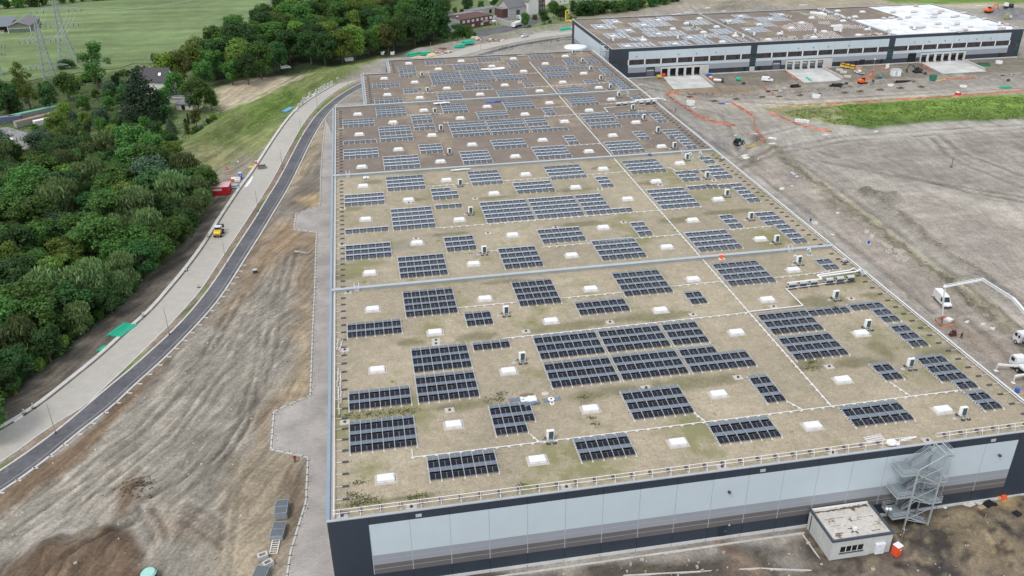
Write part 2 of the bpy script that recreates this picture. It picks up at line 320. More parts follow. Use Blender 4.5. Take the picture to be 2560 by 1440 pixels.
C_MUD=(.285,.262,.228); C_GREY=(.25,.228,.192); C_TAN=(.315,.265,.195); C_BRN=(.165,.118,.08); C_DARK=(.095,.082,.068); C_PINK=(.312,.278,.24)
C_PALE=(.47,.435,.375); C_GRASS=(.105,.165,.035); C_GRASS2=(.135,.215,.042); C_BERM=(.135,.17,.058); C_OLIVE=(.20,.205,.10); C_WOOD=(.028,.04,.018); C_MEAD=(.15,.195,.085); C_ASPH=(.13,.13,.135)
ZONES = [  # pixels on the photograph -> colour of the soil there, edge softness (m)
 ([(-300,1000),(0,880),(430,380),(560,300),(950,140),(1450,60),(1700,0),(-300,-60)], C_MEAD, 6),
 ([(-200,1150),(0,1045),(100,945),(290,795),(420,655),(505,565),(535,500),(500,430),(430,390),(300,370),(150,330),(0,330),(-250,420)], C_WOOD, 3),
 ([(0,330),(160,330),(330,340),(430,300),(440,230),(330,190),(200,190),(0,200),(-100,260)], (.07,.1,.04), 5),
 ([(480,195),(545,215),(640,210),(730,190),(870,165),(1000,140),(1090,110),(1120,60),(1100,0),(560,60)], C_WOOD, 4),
 ([(540,225),(545,272),(575,280),(640,255),(705,232),(760,200),(700,190),(600,205)], (.42,.36,.26), 3),
 ([(0,335),(60,330),(100,350),(60,370),(0,395),(-60,380),(-60,330)], (.34,.33,.32), 2),
 ([(430,385),(450,450),(520,455),(560,425),(640,390),(700,340),(745,272),(835,215),(965,163),(950,140),(860,160),(760,180),(680,230),(560,295)], C_BERM, 2.5),
 ([(425,385),(560,300),(690,235),(680,228),(640,240),(545,292),(430,368)], C_GRASS2, 1.2),
 ([(440,440),(520,450),(600,400),(640,360),(560,370),(480,390)], (.22,.215,.11), 5),
 ([(620,330),(700,285),(745,262),(780,232),(700,250),(640,290)], C_GRASS, 4),
 ([(760,245),(800,205),(880,180),(960,160),(900,165),(820,180),(760,205)], (.2,.22,.09), 3),
 ([(540,230),(680,240),(740,210),(840,172),(960,148),(1010,145),(960,158),(830,182),(740,225),(690,250),(650,270)], (.40,.345,.255), 2),
 ([(520,445),(590,405),(650,360),(695,330),(680,360),(640,425),(600,480),(560,545),(540,540)], (.26,.235,.18), 3),
 ([(600,345),(660,330),(700,310),(690,345),(640,400)], (.22,.24,.1), 3),
 ([(-120,1165),(0,1075),(100,1014),(250,893),(325,823),(425,722),(500,628),(555,540),(590,495),(560,470),(520,520),(500,580),(410,655),(285,790),(95,940),(-20,1035)], (.125,.11,.09), 1.0),
 # verge, footpath flank, yard on the left
 ([(-120,1420),(0,1250),(100,1170),(210,1080),(340,965),(450,860),(570,720),(640,612),(690,525),(740,430),(775,365),(830,275),(905,222),(980,195),(1110,175),(905,260),(835,268),(815,300),(804,372),(800,520),(737,535),(735,578),(790,585),(780,820),(776,990),(684,1030),(677,1125),(768,1145),(762,1255),(725,1380),(690,1600),(-300,1700)], C_GREY, 1.5),
 ([(-120,1330),(0,1232),(100,1160),(210,1075),(337,962),(450,857),(567,720),(640,602),(705,500),(660,590),(600,680),(520,790),(450,875),(400,925),(310,1030),(230,1110),(150,1190),(40,1270),(-120,1420)], C_BRN, 1.0),
 ([(610,680),(650,610),(690,560),(740,545),(790,590),(782,640),(700,640),(640,720),(560,800)], (.27,.2,.13), 4),
 ([(690,510),(710,440),(745,420),(790,440),(795,505),(740,530)], (.2,.175,.145), 3),
 ([(740,500),(795,480),(797,512),(770,520)], (.4,.31,.18), 1.5),
 ([(660,520),(700,440),(750,370),(800,300),(805,360),(780,420),(730,470)], (.36,.30,.21), 3),
 ([(735,585),(790,590),(785,700),(775,800),(740,850),(745,700)], (.27,.21,.15), 3),
 ([(760,760),(782,760),(776,985),(700,1020),(690,990),(740,930)], (.36,.29,.2), 2),
 ([(690,1000),(770,985),(684,1030),(677,1125),(650,1125),(655,1040)], (.24,.18,.12), 1.5),
 ([(650,1120),(768,1145),(762,1255),(725,1380),(690,1500),(540,1500),(560,1380),(570,1250),(600,1150)], C_TAN, 3),
 ([(700,1180),(765,1170),(760,1260),(740,1330),(700,1420),(660,1420),(690,1330),(700,1260)], (.24,.19,.14), 1.5),
 ([(-100,1500),(0,1420),(80,1390),(180,1350),(270,1325),(340,1330),(365,1380),(350,1520)], (.09,.065,.047), 1.0),
 ([(40,1440),(150,1360),(270,1330),(330,1340),(352,1390),(340,1500),(80,1520)], (.125,.09,.063), 1.2),
 ([(300,1215),(340,1195),(370,1220),(365,1250),(330,1270),(300,1320),(280,1300),(300,1250)], (.16,.125,.09), 1.0),
 ([(380,1275),(470,1300),(560,1340),(555,1370),(470,1350),(400,1320)], (.22,.18,.14), 2),
 ([(0,1290),(100,1260),(260,1290),(200,1340),(60,1380),(0,1420)], (.3,.275,.235), 4),
 # ground right of the hall
 ([(1280,130),(1490,128),(2700,1250),(3000,1500),(3200,900),(2800,40),(2300,-30),(1700,0),(1440,60),(1435,95),(1280,125)], C_MUD, 3),
 ([(1590,200),(1700,215),(1900,215),(2560,180),(2700,170),(2700,140),(1800,150),(1560,180)], (.2,.178,.145), 3),
 ([(1630,235),(1760,255),(2100,245),(2560,215),(2560,228),(2100,262),(1900,285),(1700,262)], (.36,.33,.28), 4),
 ([(1660,205),(1700,215),(1900,220),(1880,235),(1680,235)], (.25,.2,.14), 3),
 ([(1900,330),(1985,310),(2560,290),(2700,280),(2700,320),(2560,325),(2000,360),(1880,380)], (.335,.315,.28), 2),
 ([(2000,365),(2560,330),(2700,330),(2700,560),(2560,515),(2250,455),(2050,400)], (.265,.243,.21), 6),
 ([(1850,400),(1920,375),(2060,480),(2200,580),(2360,700),(2560,850),(2700,960),(2700,1200),(2560,1080),(2250,760),(2000,530),(1830,415)], C_PINK, 3),
 ([(2050,405),(2330,470),(2560,520),(2700,540),(2700,700),(2560,620),(2300,540),(2180,470)], (.37,.34,.295), 2),
 ([(2230,520),(2320,490),(2560,560),(2700,600),(2700,880),(2560,770),(2400,650)], (.315,.28,.245), 4),
 ([(2140,475),(2240,480),(2255,500),(2220,510),(2150,490)], (.22,.2,.165), 2),
 ([(1890,370),(1960,395),(2090,490),(2200,590),(2300,660),(2420,750),(2560,860),(2560,820),(2430,720),(2300,630),(2150,520),(2000,410)], (.3,.275,.2), 2),
 ([(1795,372),(2010,560),(2300,815),(2600,1090),(2600,1060),(2330,800),(2100,600),(1850,395)], (.325,.305,.27), 2),
 ([(1640,210),(1700,262),(1820,370),(1850,395),(1795,372),(1600,195)], (.26,.25,.235), 2),
 ([(2340,810),(2480,900),(2600,1010),(2600,940),(2450,830),(2380,790)], (.255,.215,.175), 3),
 ([(1850,400),(1890,390),(1900,415),(1870,425)], (.2,.175,.145), 2),
 ([(1900,268),(1935,282),(2100,262),(2560,236),(2700,228),(2700,300),(2560,293),(2340,300),(2150,317),(2085,310),(1980,290)], C_GRASS2, 1.2),
 ([(1920,275),(2080,262),(2120,290),(2110,318),(2000,295)], (.25,.25,.13), 4),
 ([(2080,300),(2340,290),(2560,285),(2560,298),(2340,306),(2150,322)], (.1,.16,.04), 1.5),
 ([(2250,250),(2500,238),(2560,240),(2560,262),(2300,275)], (.17,.27,.055), 4),
 # top right beyond the second hall
 ([(1440,45),(1700,10),(1900,-25),(2250,-30),(2330,15),(1700,18),(1500,45)], (.31,.275,.2), 6),
 ([(1470,38),(1640,10),(1760,-15),(1680,-18),(1560,15),(1460,34)], C_GRASS2, 3),
 ([(2200,-20),(2700,-20),(2700,8),(2400,12),(2220,5)], C_GRASS2, 3),
 ([(1760,28),(1840,2),(1920,8),(1900,28)], (.22,.2,.16), 6),
 ([(2440,30),(2560,28),(2700,35),(2700,58),(2520,48)], (.2,.2,.205), 3),
 ([(2330,15),(2440,20),(2560,30),(2560,10),(2400,8)], (.42,.38,.28), 4),
 # muddy strip in front of the near facade
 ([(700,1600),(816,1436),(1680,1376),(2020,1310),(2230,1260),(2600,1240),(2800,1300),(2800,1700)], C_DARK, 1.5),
 ([(820,1450),(1680,1372),(2000,1325),(2000,1345),(1700,1395),(1200,1440)], (.34,.315,.28), .8),
 ([(1800,1345),(1830,1342),(1890,1420),(1850,1450)], (.2,.15,.115), 1),
 ([(2060,1410),(2250,1405),(2330,1380),(2560,1440),(2500,1500),(2060,1500)], (.17,.14,.115), 3),
 ([(2330,1290),(2450,1270),(2480,1300),(2400,1330),(2340,1320)], (.25,.2,.13), 2),
 ([(2360,1340),(2480,1320),(2560,1380),(2540,1430),(2400,1420)], (.27,.215,.14), 2.5),
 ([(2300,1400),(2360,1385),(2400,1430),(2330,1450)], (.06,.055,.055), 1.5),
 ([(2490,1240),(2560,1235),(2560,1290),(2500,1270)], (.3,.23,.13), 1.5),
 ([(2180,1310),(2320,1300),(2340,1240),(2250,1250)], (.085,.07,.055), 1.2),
 ([(1900,1360),(2000,1345),(2030,1420),(1960,1440)], (.22,.2,.175), 1.5),
 ([(1380,1425),(1420,1405),(1440,1430),(1420,1445)], (.36,.33,.28), .8),
 ([(1530,1400),(1560,1385),(1580,1410),(1560,1425)], (.3,.275,.24), .8),
]
VERGE = [(-60,1225),(0,1170),(110,1080),(220,1013),(315,922),(425,815),(505,724),(577,612),(640,518),(690,437),(729,362),(775,290),(840,229),(905,200),(905,206),(845,240),(790,288),(745,358),(690,463),(640,545),(570,653),(475,783),(375,880),(275,965),(140,1081),(0,1180),(-60,1235)]
VERGE_G = [[(300,930),(360,880),(370,875),(325,925),(315,932)],[(210,1010),(268,967),(275,968),(222,1012)],[(455,790),(490,752),(492,760),(465,795)],[(500,735),(520,712),(530,715),(508,742)],[(-10,1170),(25,1150),(30,1158),(-5,1185)],[(575,635),(600,600),(602,606),(582,640)],[(735,345),(760,310),(762,318),(742,352)],[(640,530),(665,490),(668,496),(645,538)],[(780,285),(830,240),(835,246),(790,286)],[(850,228),(900,206),(902,209),(855,233)]]
ZONES += [(VERGE, (.23,.18,.135), .5)] + [(g, (.13,.19,.05), .5) for g in VERGE_G]

def axis(*seg):
    out = []
    for a, b, s in seg:
        n = max(1, int(round((b-a)/s))); out += [a+(b-a)*i/n for i in range(n)]
    return np.array(out+[seg[-1][1]])
xs = axis((-2500,-600,190),(-600,-260,17),(-260,-130,4),(-130,-80,2),(-80,0,.65),(0,60,2),(60,130,.9),(130,250,1.2),(250,330,2.2),(330,430,4),(430,800,30),(800,3000,200))
ys = axis((-400,-40,30),(-40,-18,3),(-18,130,.75),(130,330,1.5),(330,420,2.2),(420,560,4),(560,760,9),(760,1500,60),(1500,4000,250))
GX, GY = np.meshgrid(xs, ys)
gx = GX.ravel(); gy = GY.ravel(); RH, RF = ruts(gx, gy); gz = Hf(gx, gy)+RH
wx = gx+3.2*(vnoise(gx, gy, 6, 11)-.5)+1.4*(vnoise(gx, gy, 2.2, 12)-.5); wy = gy+3.2*(vnoise(gx, gy, 6, 13)-.5)+1.4*(vnoise(gx, gy, 2.2, 14)-.5)
soil = np.tile(np.array(C_MUD), (len(gx), 1))
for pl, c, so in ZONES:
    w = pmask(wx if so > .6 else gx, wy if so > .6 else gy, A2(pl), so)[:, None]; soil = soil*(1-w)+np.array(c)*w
for line, r, c in ((TRENCH, 3.4, (.17,.155,.115)), (BANK, 2.0, (.15,.135,.11)), (TRENCH_N, 1.2, (.11,.095,.075))):
    w = (np.clip(1-segdist(wx, wy, line)/r, 0, 1)*.85)[:, None]; soil = soil*(1-w)+np.array(c)*w
nb = (.86+.28*vnoise(gx, gy, 9, 21))[:, None]; soil = soil*nb
soil = soil*RF[:, None]
yq = (gx < -1.5)*(gx > -75)*(gy < 150); q = vnoise(gx, gy, 2.6, 51)*.55+vnoise(gx, gy, .9, 52)*.45; soil = soil*(1+yq*.42*(q-.5))[:, None]
fr = np.clip((-1.5-gy)/1.0, 0, 1)*np.clip((gx-18)/4, 0, 1); q = vnoise(gx+.5*gy, gy, 2.6, 41)*.45+vnoise(gx, gy, 1.1, 42)*.55
for lo, hi, c in ((.38,.33,(.05,.045,.04)),(.58,.64,(.23,.19,.13))):
    w = (np.clip((q-lo)/(hi-lo), 0, 1)*fr*np.clip((gx-60)/25, .35, 1)*.85)[:, None]; soil = soil*(1-w)+np.array(c)*w
cut = np.clip(1-np.abs(gz-.0)/1e9, 0, 1)
nx, ny = len(xs), len(ys)
me = bpy.data.meshes.new('ground')
me.from_pydata(np.stack([gx,gy,gz],1).tolist(), [], [(j*nx+i, j*nx+i+1, (j+1)*nx+i+1, (j+1)*nx+i) for j in range(ny-1) for i in range(nx-1)])
ca = me.color_attributes.new('soil', 'FLOAT_COLOR', 'POINT')
ca.data.foreach_set('color', np.concatenate([soil, np.ones((len(gx),1))], 1).astype(np.float32).ravel())
me.polygons.foreach_set('use_smooth', [True]*len(me.polygons))
me.materials.append(ground_mat('site_soil', True, scales=((.045,.1),(.3,.16),(1.6,.22),(5.5,.2)), streak=[(1.22,.5,14,.22,-1),(1.05,1.3,22,.16,-1),(1.42,.42,14,.10,1),(1.62,1.2,20,.07,1),(.1,.3,9,.08,1)], bump=.7, vc=[((.45,.42,.37),4.5,.71,.03)]))
struct(link('ground', me))

# ---- sheets laid on it: road, footpath, kerbs, yard, slabs, field
def strip(name, Lp, Rp, z, mat, thick=.0):
    a = Lp; b = Rp; n = len(a); bm = MB()
    for i in range(n-1):
        bm.poly([(*a[i],z),(*b[i],z),(*b[i+1],z),(*a[i+1],z)])
        if thick:
            bm.poly([(*a[i+1],z),(*a[i+1],z-thick),(*a[i],z-thick),(*a[i],z)]); bm.poly([(*b[i],z),(*b[i],z-thick),(*b[i+1],z-thick),(*b[i+1],z)])
    return struct(bm.build(name, mat))
def resample(pl, step):
    out = [pl[0]]; acc = 0
    for (ax,ay),(bx,by) in zip(pl[:-1], pl[1:]):
        l = math.hypot(bx-ax, by-ay); d = step-acc
        while d < l: out.append((ax+(bx-ax)*d/l, ay+(by-ay)*d/l)); d += step
        acc = l-(d-step)
    return out
def smoothpl(pl, it=2):
    for _ in range(it):
        q = [pl[0]]
        for i in range(len(pl)-1):
            a, b = pl[i], pl[i+1]; q += [(a[0]*.75+b[0]*.25, a[1]*.75+b[1]*.25), (a[0]*.25+b[0]*.75, a[1]*.25+b[1]*.75)]
        pl = q+[pl[-1]]
    return pl
def npts(pl, n):
    L = [0]
    for a, b in zip(pl[:-1], pl[1:]): L.append(L[-1]+math.hypot(b[0]-a[0], b[1]-a[1]))
    t = np.linspace(0, L[-1], n); return list(zip(np.interp(t, L, [p[0] for p in pl]).tolist(), np.interp(t, L, [p[1] for p in pl]).tolist()))
def shift(pl, d):
    out = []
    for i in range(len(pl)):
        a = pl[max(0,i-1)]; b = pl[min(len(pl)-1,i+1)]; l = math.hypot(b[0]-a[0], b[1]-a[1])+1e-9
        out.append((pl[i][0]+(b[1]-a[1])/l*d, pl[i][1]-(b[0]-a[0])/l*d))
    return out
rl = npts(smoothpl(A2(ROAD_L)), 160); rr = npts(smoothpl(A2(ROAD_R)), 160)
pl_ = npts(smoothpl(A2(PATH_L)), 160); pr = npts(smoothpl(A2(PATH_R)), 160)
road_m = ground_mat('road_concrete', False, (.43,.41,.37), scales=((.06,.06),(.5,.06),(3,.05)), bump=.1, vc=[((.36,.34,.3),.12,.55,.3)], rough=.9)
asph_m = ground_mat('footpath_asphalt', False, (.125,.125,.138), scales=((.12,.2),(.8,.14),(5,.12)), bump=.2, vc=[((.27,.25,.24),.3,.6,.15)], rough=.85)
kerb_m = M('kerb_concrete', (.54,.53,.5), .85, var=.15, scale=.4, grain=.1)
strip('road', rl, rr, .09, road_m)
gut = M('gutter_joint', (.12,.11,.1), .9, var=.45, scale=.35)
strip('gutter', shift(rl, .0), shift(rl, .55), .105, gut)
strip('kerb', shift(rl, -1.0), shift(rl, .0), .22, kerb_m, .22)
strip('kerb', shift(rr, -.16), shift(rr, .16), .16, kerb_m, .16)
strip('footpath', pl_, pr, .10, asph_m)
strip('path_edging', shift(pl_, -.42), shift(pl_, .0), .17, kerb_m, .17)
strip('path_edging', shift(pr, .0), shift(pr, .42), .17, kerb_m, .17)
strip('path_joint', shift(pr, -.95), shift(pr, -.85), .112, M('path_line', (.42,.41,.4), .8))

def paver(name, c, c2, bw, bh, rot):
    m, t, N, L, B = nt(name); B.inputs['Roughness'].default_value = .85; B.inputs['Specular IOR Level'].default_value = .2
    g = N.new('ShaderNodeNewGeometry'); mp = N.new('ShaderNodeMapping'); mp.inputs['Rotation'].default_value = (0,0,rot); L.new(g.outputs['Position'], mp.inputs['Vector'])
    b = N.new('ShaderNodeTexBrick'); b.inputs['Scale'].default_value = 1.0; b.inputs['Brick Width'].default_value = bw; b.inputs['Row Height'].default_value = bh; b.inputs['Mortar Size'].default_value = .04
    b.inputs['Color1'].default_value = (*c,1); b.inputs['Color2'].default_value = (*[x*.86 for x in c],1); b.inputs['Mortar'].default_value = (*c2,1); L.new(mp.outputs[0], b.inputs['Vector'])
    n = N.new('ShaderNodeTexNoise'); n.inputs['Scale'].default_value = .16; n.inputs['Detail'].default_value = 8; L.new(g.outputs['Position'], n.inputs['Vector'])
    mr = N.new('ShaderNodeMapRange'); mr.inputs['From Min'].default_value = .3; mr.inputs['From Max'].default_value = .7; mr.inputs['To Min'].default_value = .8; mr.inputs['To Max'].default_value = 1.15; L.new(n.outputs['Fac'], mr.inputs['Value'])
    s = N.new('ShaderNodeVectorMath'); s.operation = 'SCALE'; L.new(b.outputs['Color'], s.inputs[0]); L.new(mr.outputs[0], s.inputs['Scale']); L.new(s.outputs[0], B.inputs['Base Color']); return m
bm = MB(); bm.poly([(x,y,.11) for x,y in YARD_W])
struct(bm.build('paved_yard', paver('yard_pavers', (.47,.44,.415), (.33,.305,.28), .8, .42, 0)))
ye = A2(YARD)
bm = MB()
for a, b in zip(ye[:-1], ye[1:]):
    bm.beam((*a,.13),(*b,.13),.34,.22)
    l = math.hypot(b[0]-a[0], b[1]-a[1]); n = int(l/1.9)
    for i in range(n):
        t = (i+.5)/n; bm.box((a[0]+(b[0]-a[0])*t, a[1]+(b[1]-a[1])*t, .14), (.5,.16,.25), .2, 1)
struct(bm.build('yard_kerb', [kerb_m, DGREY]))
# loose white stone backing along the yard kerb
bm = MB(); r2 = random.Random(3)
for a, b in zip(ye[7:-1], ye[8:]):
    l = math.hypot(b[0]-a[0], b[1]-a[1])
    for i in range(int(l*2.2)):
        t = r2.random(); o = -.3-abs(r2.gauss(0,.35)); nx_, ny_ = (b[1]-a[1])/l, -(b[0]-a[0])/l
        bm.box((a[0]+(b[0]-a[0])*t-nx_*o*-1 if False else a[0]+(b[0]-a[0])*t+nx_*o*(1), a[1]+(b[1]-a[1])*t+ny_*o, .1), (r2.uniform(.1,.34),r2.uniform(.1,.3),.18), r2.random()*3)
tag(bm.build('kerb_rubble', M('pale_rubble', (.5,.46,.4), .9, island=.3)), 'pale concrete crumbs and stones spilled along the yard kerb', 'rubble', None, 'stuff')

# crop field with drill lines, and a far strip of rape
def field_mat():
    m, t, N, L, B = nt('young_corn_crop'); B.inputs['Roughness'].default_value = 1; B.inputs['Specular IOR Level'].default_value = .05
    g = N.new('ShaderNodeNewGeometry'); mp = N.new('ShaderNodeMapping'); mp.vector_type = 'TEXTURE'; mp.inputs['Rotation'].default_value = (0,0,-.03); mp.inputs['Scale'].default_value = (60,1,1)
    L.new(g.outputs['Position'], mp.inputs['Vector'])
    col = None
    rgb = N.new('ShaderNodeRGB'); rgb.outputs[0].default_value = (.165,.222,.103,1); out = rgb.outputs[0]
    for vec, sc, am in ((mp.outputs[0], .09, .13), (mp.outputs[0], .5, .07), (g.outputs['Position'], .012, .16), (g.outputs['Position'], .9, .1), (g.outputs['Position'], .1, .1)):
        n = N.new('ShaderNodeTexNoise'); n.inputs['Scale'].default_value = sc; n.inputs['Detail'].default_value = 4; L.new(vec, n.inputs['Vector'])
        mr = N.new('ShaderNodeMapRange'); mr.inputs['From Min'].default_value = .35; mr.inputs['From Max'].default_value = .65; mr.inputs['To Min'].default_value = 1-am; mr.inputs['To Max'].default_value = 1+am; L.new(n.outputs['Fac'], mr.inputs['Value'])
        s = N.new('ShaderNodeVectorMath'); s.operation = 'SCALE'; L.new(out, s.inputs[0]); L.new(mr.outputs[0], s.inputs['Scale']); out = s.outputs[0]
    L.new(out, B.inputs['Base Color']); return m
bm = MB(); bm.poly([(*p,.25) for p in A2([(-200,262),(0,205),(60,205),(110,195),(200,182),(300,172),(330,160),(380,160),(470,130),(560,95),(640,55),(760,14),(740,-8),(330,-1),(190,7),(0,22),(-200,40)])])
struct(bm.build('crop_field', field_mat()))
bm = MB(); bm.poly([(*p,.3) for p in A2([(5,5),(100,3),(170,-10),(300,-45),(0,-40)])]); struct(bm.build('rape_field', ground_mat('rape_flowers', False, (.5,.4,.07), scales=((.05,.12),(.4,.12)), bump=0)))
bm = MB(); bm.poly([(*p,.1) for p in A2([(1180,78),(1290,62),(1290,50),(1330,45),(1370,45),(1300,78),(1240,86),(1200,92)])]); struct(bm.build('street', asph_m))
bm = MB(); bm.poly([(*p,.09) for p in A2([(1225,55),(1285,48),(1345,42),(1340,22),(1300,30),(1230,38)])]); struct(bm.build('car_park', ground_mat('car_park_asphalt', False, (.2,.2,.205), scales=((.2,.15),(1.5,.12)), bump=.1)))
bm = MB(); bm.poly([(*p,.08) for p in A2([(-60,400),(-60,325),(20,318),(60,330),(75,335),(85,343),(60,352),(62,362),(0,372)])]); struct(bm.build('container_yard', ground_mat('yard_asphalt', False, (.26,.26,.265), scales=((.2,.2),(1.5,.15)), bump=.1)))
slab_m = paver('slab_concrete', (.58,.58,.56), (.40,.40,.39), 6, 6, 0)
# ------------------------------------------------------------------ main hall
ZR, ZT = 14.12, 14.52
W1, D1 = 121.2, 302.0
P12, P23, P34 = 74.8, 150.2, 227.0
hall = thing('warehouse', 'long near warehouse with gravel roof, navy corners and pale blue striped front', 'warehouse', (0,0,0))
OUT1 = [(0,0),(W1,0),(W1,D1),(23.3,D1),(23.3,277.2),(11.6,277.2),(11.6,P34+.4),(0,P34+.4)]
bm = MB(); n = len(OUT1)
for i in range(n):
    a, b = OUT1[i], OUT1[(i+1) % n]; bm.poly([(*a,.5),(*b,.5),(*b,ZT-.1),(*a,ZT-.1)])
for s in [6.02*k for k in range(1, 20)]: bm.bb(s-.045, s+.045, -.02, .01, 12.87, 14.3, 1); bm.bb(s-.045, s+.045, -.02, .01, .55, 2.83, 1)
bm.build('wall', [NAVY, M('navy_seam', (.014,.02,.03), .6)], hall)
bm = MB(); plin = M('plinth_concrete', (.55,.56,.55), .85, var=.1, scale=.3)
for a, b in zip(OUT1, OUT1[1:]+OUT1[:1]):
    bm.beam((*a,.2),(*b,.2),.36,.66)
k = 0
while k*6 < W1: bm.bb(k*6-.03, k*6+.03, -.2, -.16, 0, .53, 1); k += 1
bm.build('plinth', [plin, DGREY], hall)

def clad(name, c, rough=.42): return M(name, c, rough, var=.035, scale=.25, spec=.4)
LBLUE = clad('pale_blue_cladding', (.50,.575,.62)); MGREY = clad('mid_grey_cladding', (.30,.32,.355)); BGREY = clad('brown_grey_cladding', (.135,.127,.127)); SEAM = M('panel_seam', (.36,.42,.46), .6)
LINE = M('panel_joint_line', (.36,.39,.42), .5)
def banded(root, x0, x1, y, bands, seams, sz, parts=True):
    """cladding sheets standing 6 cm proud of the navy wall, seams as narrow recess strips"""
    for nm, m, z0, z1, ln in bands:
        b = MB(); b.bb(x0, x1, y-.06, y+.02, z0, z1)
        if ln: b.bb(x0, x1, y-.066, y-.058, ln-.035, ln+.035, 1)
        for s in seams:
            if x0 < s < x1: b.bb(s-.055, s+.055, y-.068, y-.058, z0, z1, 2)
        b.build(nm, [m, LINE, SEAM], root)
se1 = [6.02*k for k in range(1, 20)]
banded(hall, 6.0, 114.3, 0, [('cladding_band', LBLUE, 6.72, 12.85, None), ('cladding_band', MGREY, 4.76, 6.72, 5.75), ('cladding_band', BGREY, 2.85, 4.76, 3.85)], se1, 1)
cop = M('blue_grey_coping', (.24,.33,.42), .4, .2, var=.08, scale=.3)
lcop = M('pale_coping', (.43,.465,.49), .4, .3, var=.08, scale=.3)
b = MB(); b.bb(-.08, W1+.08, -.1, .34, ZT-.14, ZT); b.build('front_coping', lcop, hall)
b = MB(); b.bb(-.1, .42, .34, P34+.1, ZT-.14, ZT+.002); b.bb(11.5, 12.0, P34+.9, 277.0, ZT-.14, ZT); b.bb(23.2, 23.7, 277.7, D1, ZT-.14, ZT); b.build('left_coping', cop, hall)
b = MB(); b.bb(W1-.42, W1+.1, .34, D1, ZT-.14, ZT+.002); b.bb(23.7, W1-.42, D1-.45, D1+.1, ZT-.14, ZT); b.bb(.42, 12.4, P34+.1, P34+.9, ZT-.3, ZT+.02); b.bb(11.6, 23.7, 277.0, 277.7, ZT-.14, ZT+.003); b.build('coping', lcop, hall)
# roofs: the two near sections are overgrown, the two far ones show fresh brown gravel
ROOFA = ground_mat('old_roof_gravel', True, scales=((.05,.08),(.35,.1),(1.8,.14),(6,.22)), bump=.5, vc=[((.245,.235,.125),.055,.54,.10),((.175,.19,.075),.3,.63,.07),((.095,.125,.03),.85,.655,.035),((.15,.135,.09),2.6,.61,.06)])
MOSS = [(1642,792,8,2.0),(1420,816,9,1.8),(1740,955,8,2.4),(1540,975,5,1.8),(1460,990,2.6,2.0),(1194,840,5,1.8),(1030,855,3,1.4),(940,1037,12,1.0),(1165,1012,5,1.4),(2045,755,6,2.4),(2180,738,3,1.2),(2357,880,5,2),(2140,905,5,1.6),(2200,875,2,3.5),(2028,912,3,2),(1030,500,4,1.4),(1235,495,5,1.0),(877,522,4,1.6),(1127,585,5,1.0),(1455,560,7,1.8),(1625,457,4,2.0),(1700,550,5,2.0),(1825,530,7,1.6),(1430,475,7,1.4),(890,1260,6,.7),(947,1255,4,.7),(1052,1242,3,.8),(930,455,3,2),(860,690,4,2),(1500,405+15,3,1),(905,660,4,1.2),(1250,725-20,5,1)]
GREYP = [(990,618,4,3.6),(880,650,5,1.5)]
def roof_grid(x0, x1, y0, y1, mat, base):
    X = np.linspace(x0, x1, int((x1-x0)/.8)+1); Y = np.linspace(y0, y1, int((y1-y0)/.8)+1); gx_, gy_ = np.meshgrid(X, Y); gx_ = gx_.ravel(); gy_ = gy_.ravel()
    c = np.tile(np.array(base), (len(gx_),1)); n_ = vnoise(gx_, gy_, 2.2, 61)+vnoise(gx_, gy_, .9, 62)*.6
    c = c*(.9+.2*vnoise(gx_, gy_, 14, 63))[:,None]
    for L_, cc in ((MOSS,(.125,.125,.055)),(GREYP,(.29,.255,.225))):
        for u, v, a, b in L_:
            mx, my, _ = at(u, v, ZR); d = np.hypot((gx_-mx)/a, (gy_-my)/b); w = np.clip((1.25-d)*1.6-(n_-.8)*.9, 0, .8)[:,None]*(.75 if cc[0] < .2 else 1); c = c*(1-w)+np.array(cc)*w
    nx_ = len(X); me_ = bpy.data.meshes.new('roof'); me_.from_pydata([(a,b,ZR) for a, b in zip(gx_.tolist(), gy_.tolist())], [], [(k*nx_+q, k*nx_+q+1, (k+1)*nx_+q+1, (k+1)*nx_+q) for k in range(len(Y)-1) for q in range(nx_-1)])
    ca_ = me_.color_attributes.new('soil', 'FLOAT_COLOR', 'POINT'); ca_.data.foreach_set('color', np.concatenate([c, np.ones((len(gx_),1))], 1).astype(np.float32).ravel()); me_.materials.append(mat); return link('roof', me_, hall)
ROOFB = ground_mat('new_roof_gravel', False, (.205,.172,.143), scales=((.04,.1),(.3,.1),(1.8,.12),(6,.16)), bump=.5, vc=[((.30,.25,.185),.045,.53,.1),((.16,.135,.115),.09,.64,.06)])
ROOFC = ground_mat('roof_gravel_mid', False, (.21,.176,.147), scales=((.04,.1),(.3,.1),(1.8,.12),(6,.16)), bump=.5, vc=[((.29,.24,.175),.05,.54,.08),((.17,.15,.13),.09,.62,.06)])
EDGE = M('edge_gravel', (.42,.4,.38), .95, var=.2, scale=6, grain=.15)
roof_grid(.3, W1-.3, .3, P12, ROOFA, (.365,.315,.232)); roof_grid(.3, W1-.3, P12, P23, ROOFA, (.35,.305,.225))
for y0, y1, x0, m in ((P23, P34, .3, ROOFC),):
    b = MB(); b.poly([(x0,y0,ZR),(W1-.3,y0,ZR),(W1-.3,y1,ZR),(x0,y1,ZR)]); b.build('roof', m, hall)
b = MB(); b.poly([(11.7,P34,ZR),(W1-.3,P34,ZR),(W1-.3,D1-.2,ZR),(23.4,D1-.2,ZR),(23.4,277.4,ZR),(11.7,277.4,ZR)]); b.build('roof', ROOFB, hall)
b = MB(); b.bb(.42, .98, .34, P34, ZR, ZR+.05); b.bb(12.0, 12.6, P34+1, 277, ZR, ZR+.05); b.bb(23.7, 24.3, 278, D1-.6, ZR, ZR+.05); b.build('edge_strip', EDGE, hall)
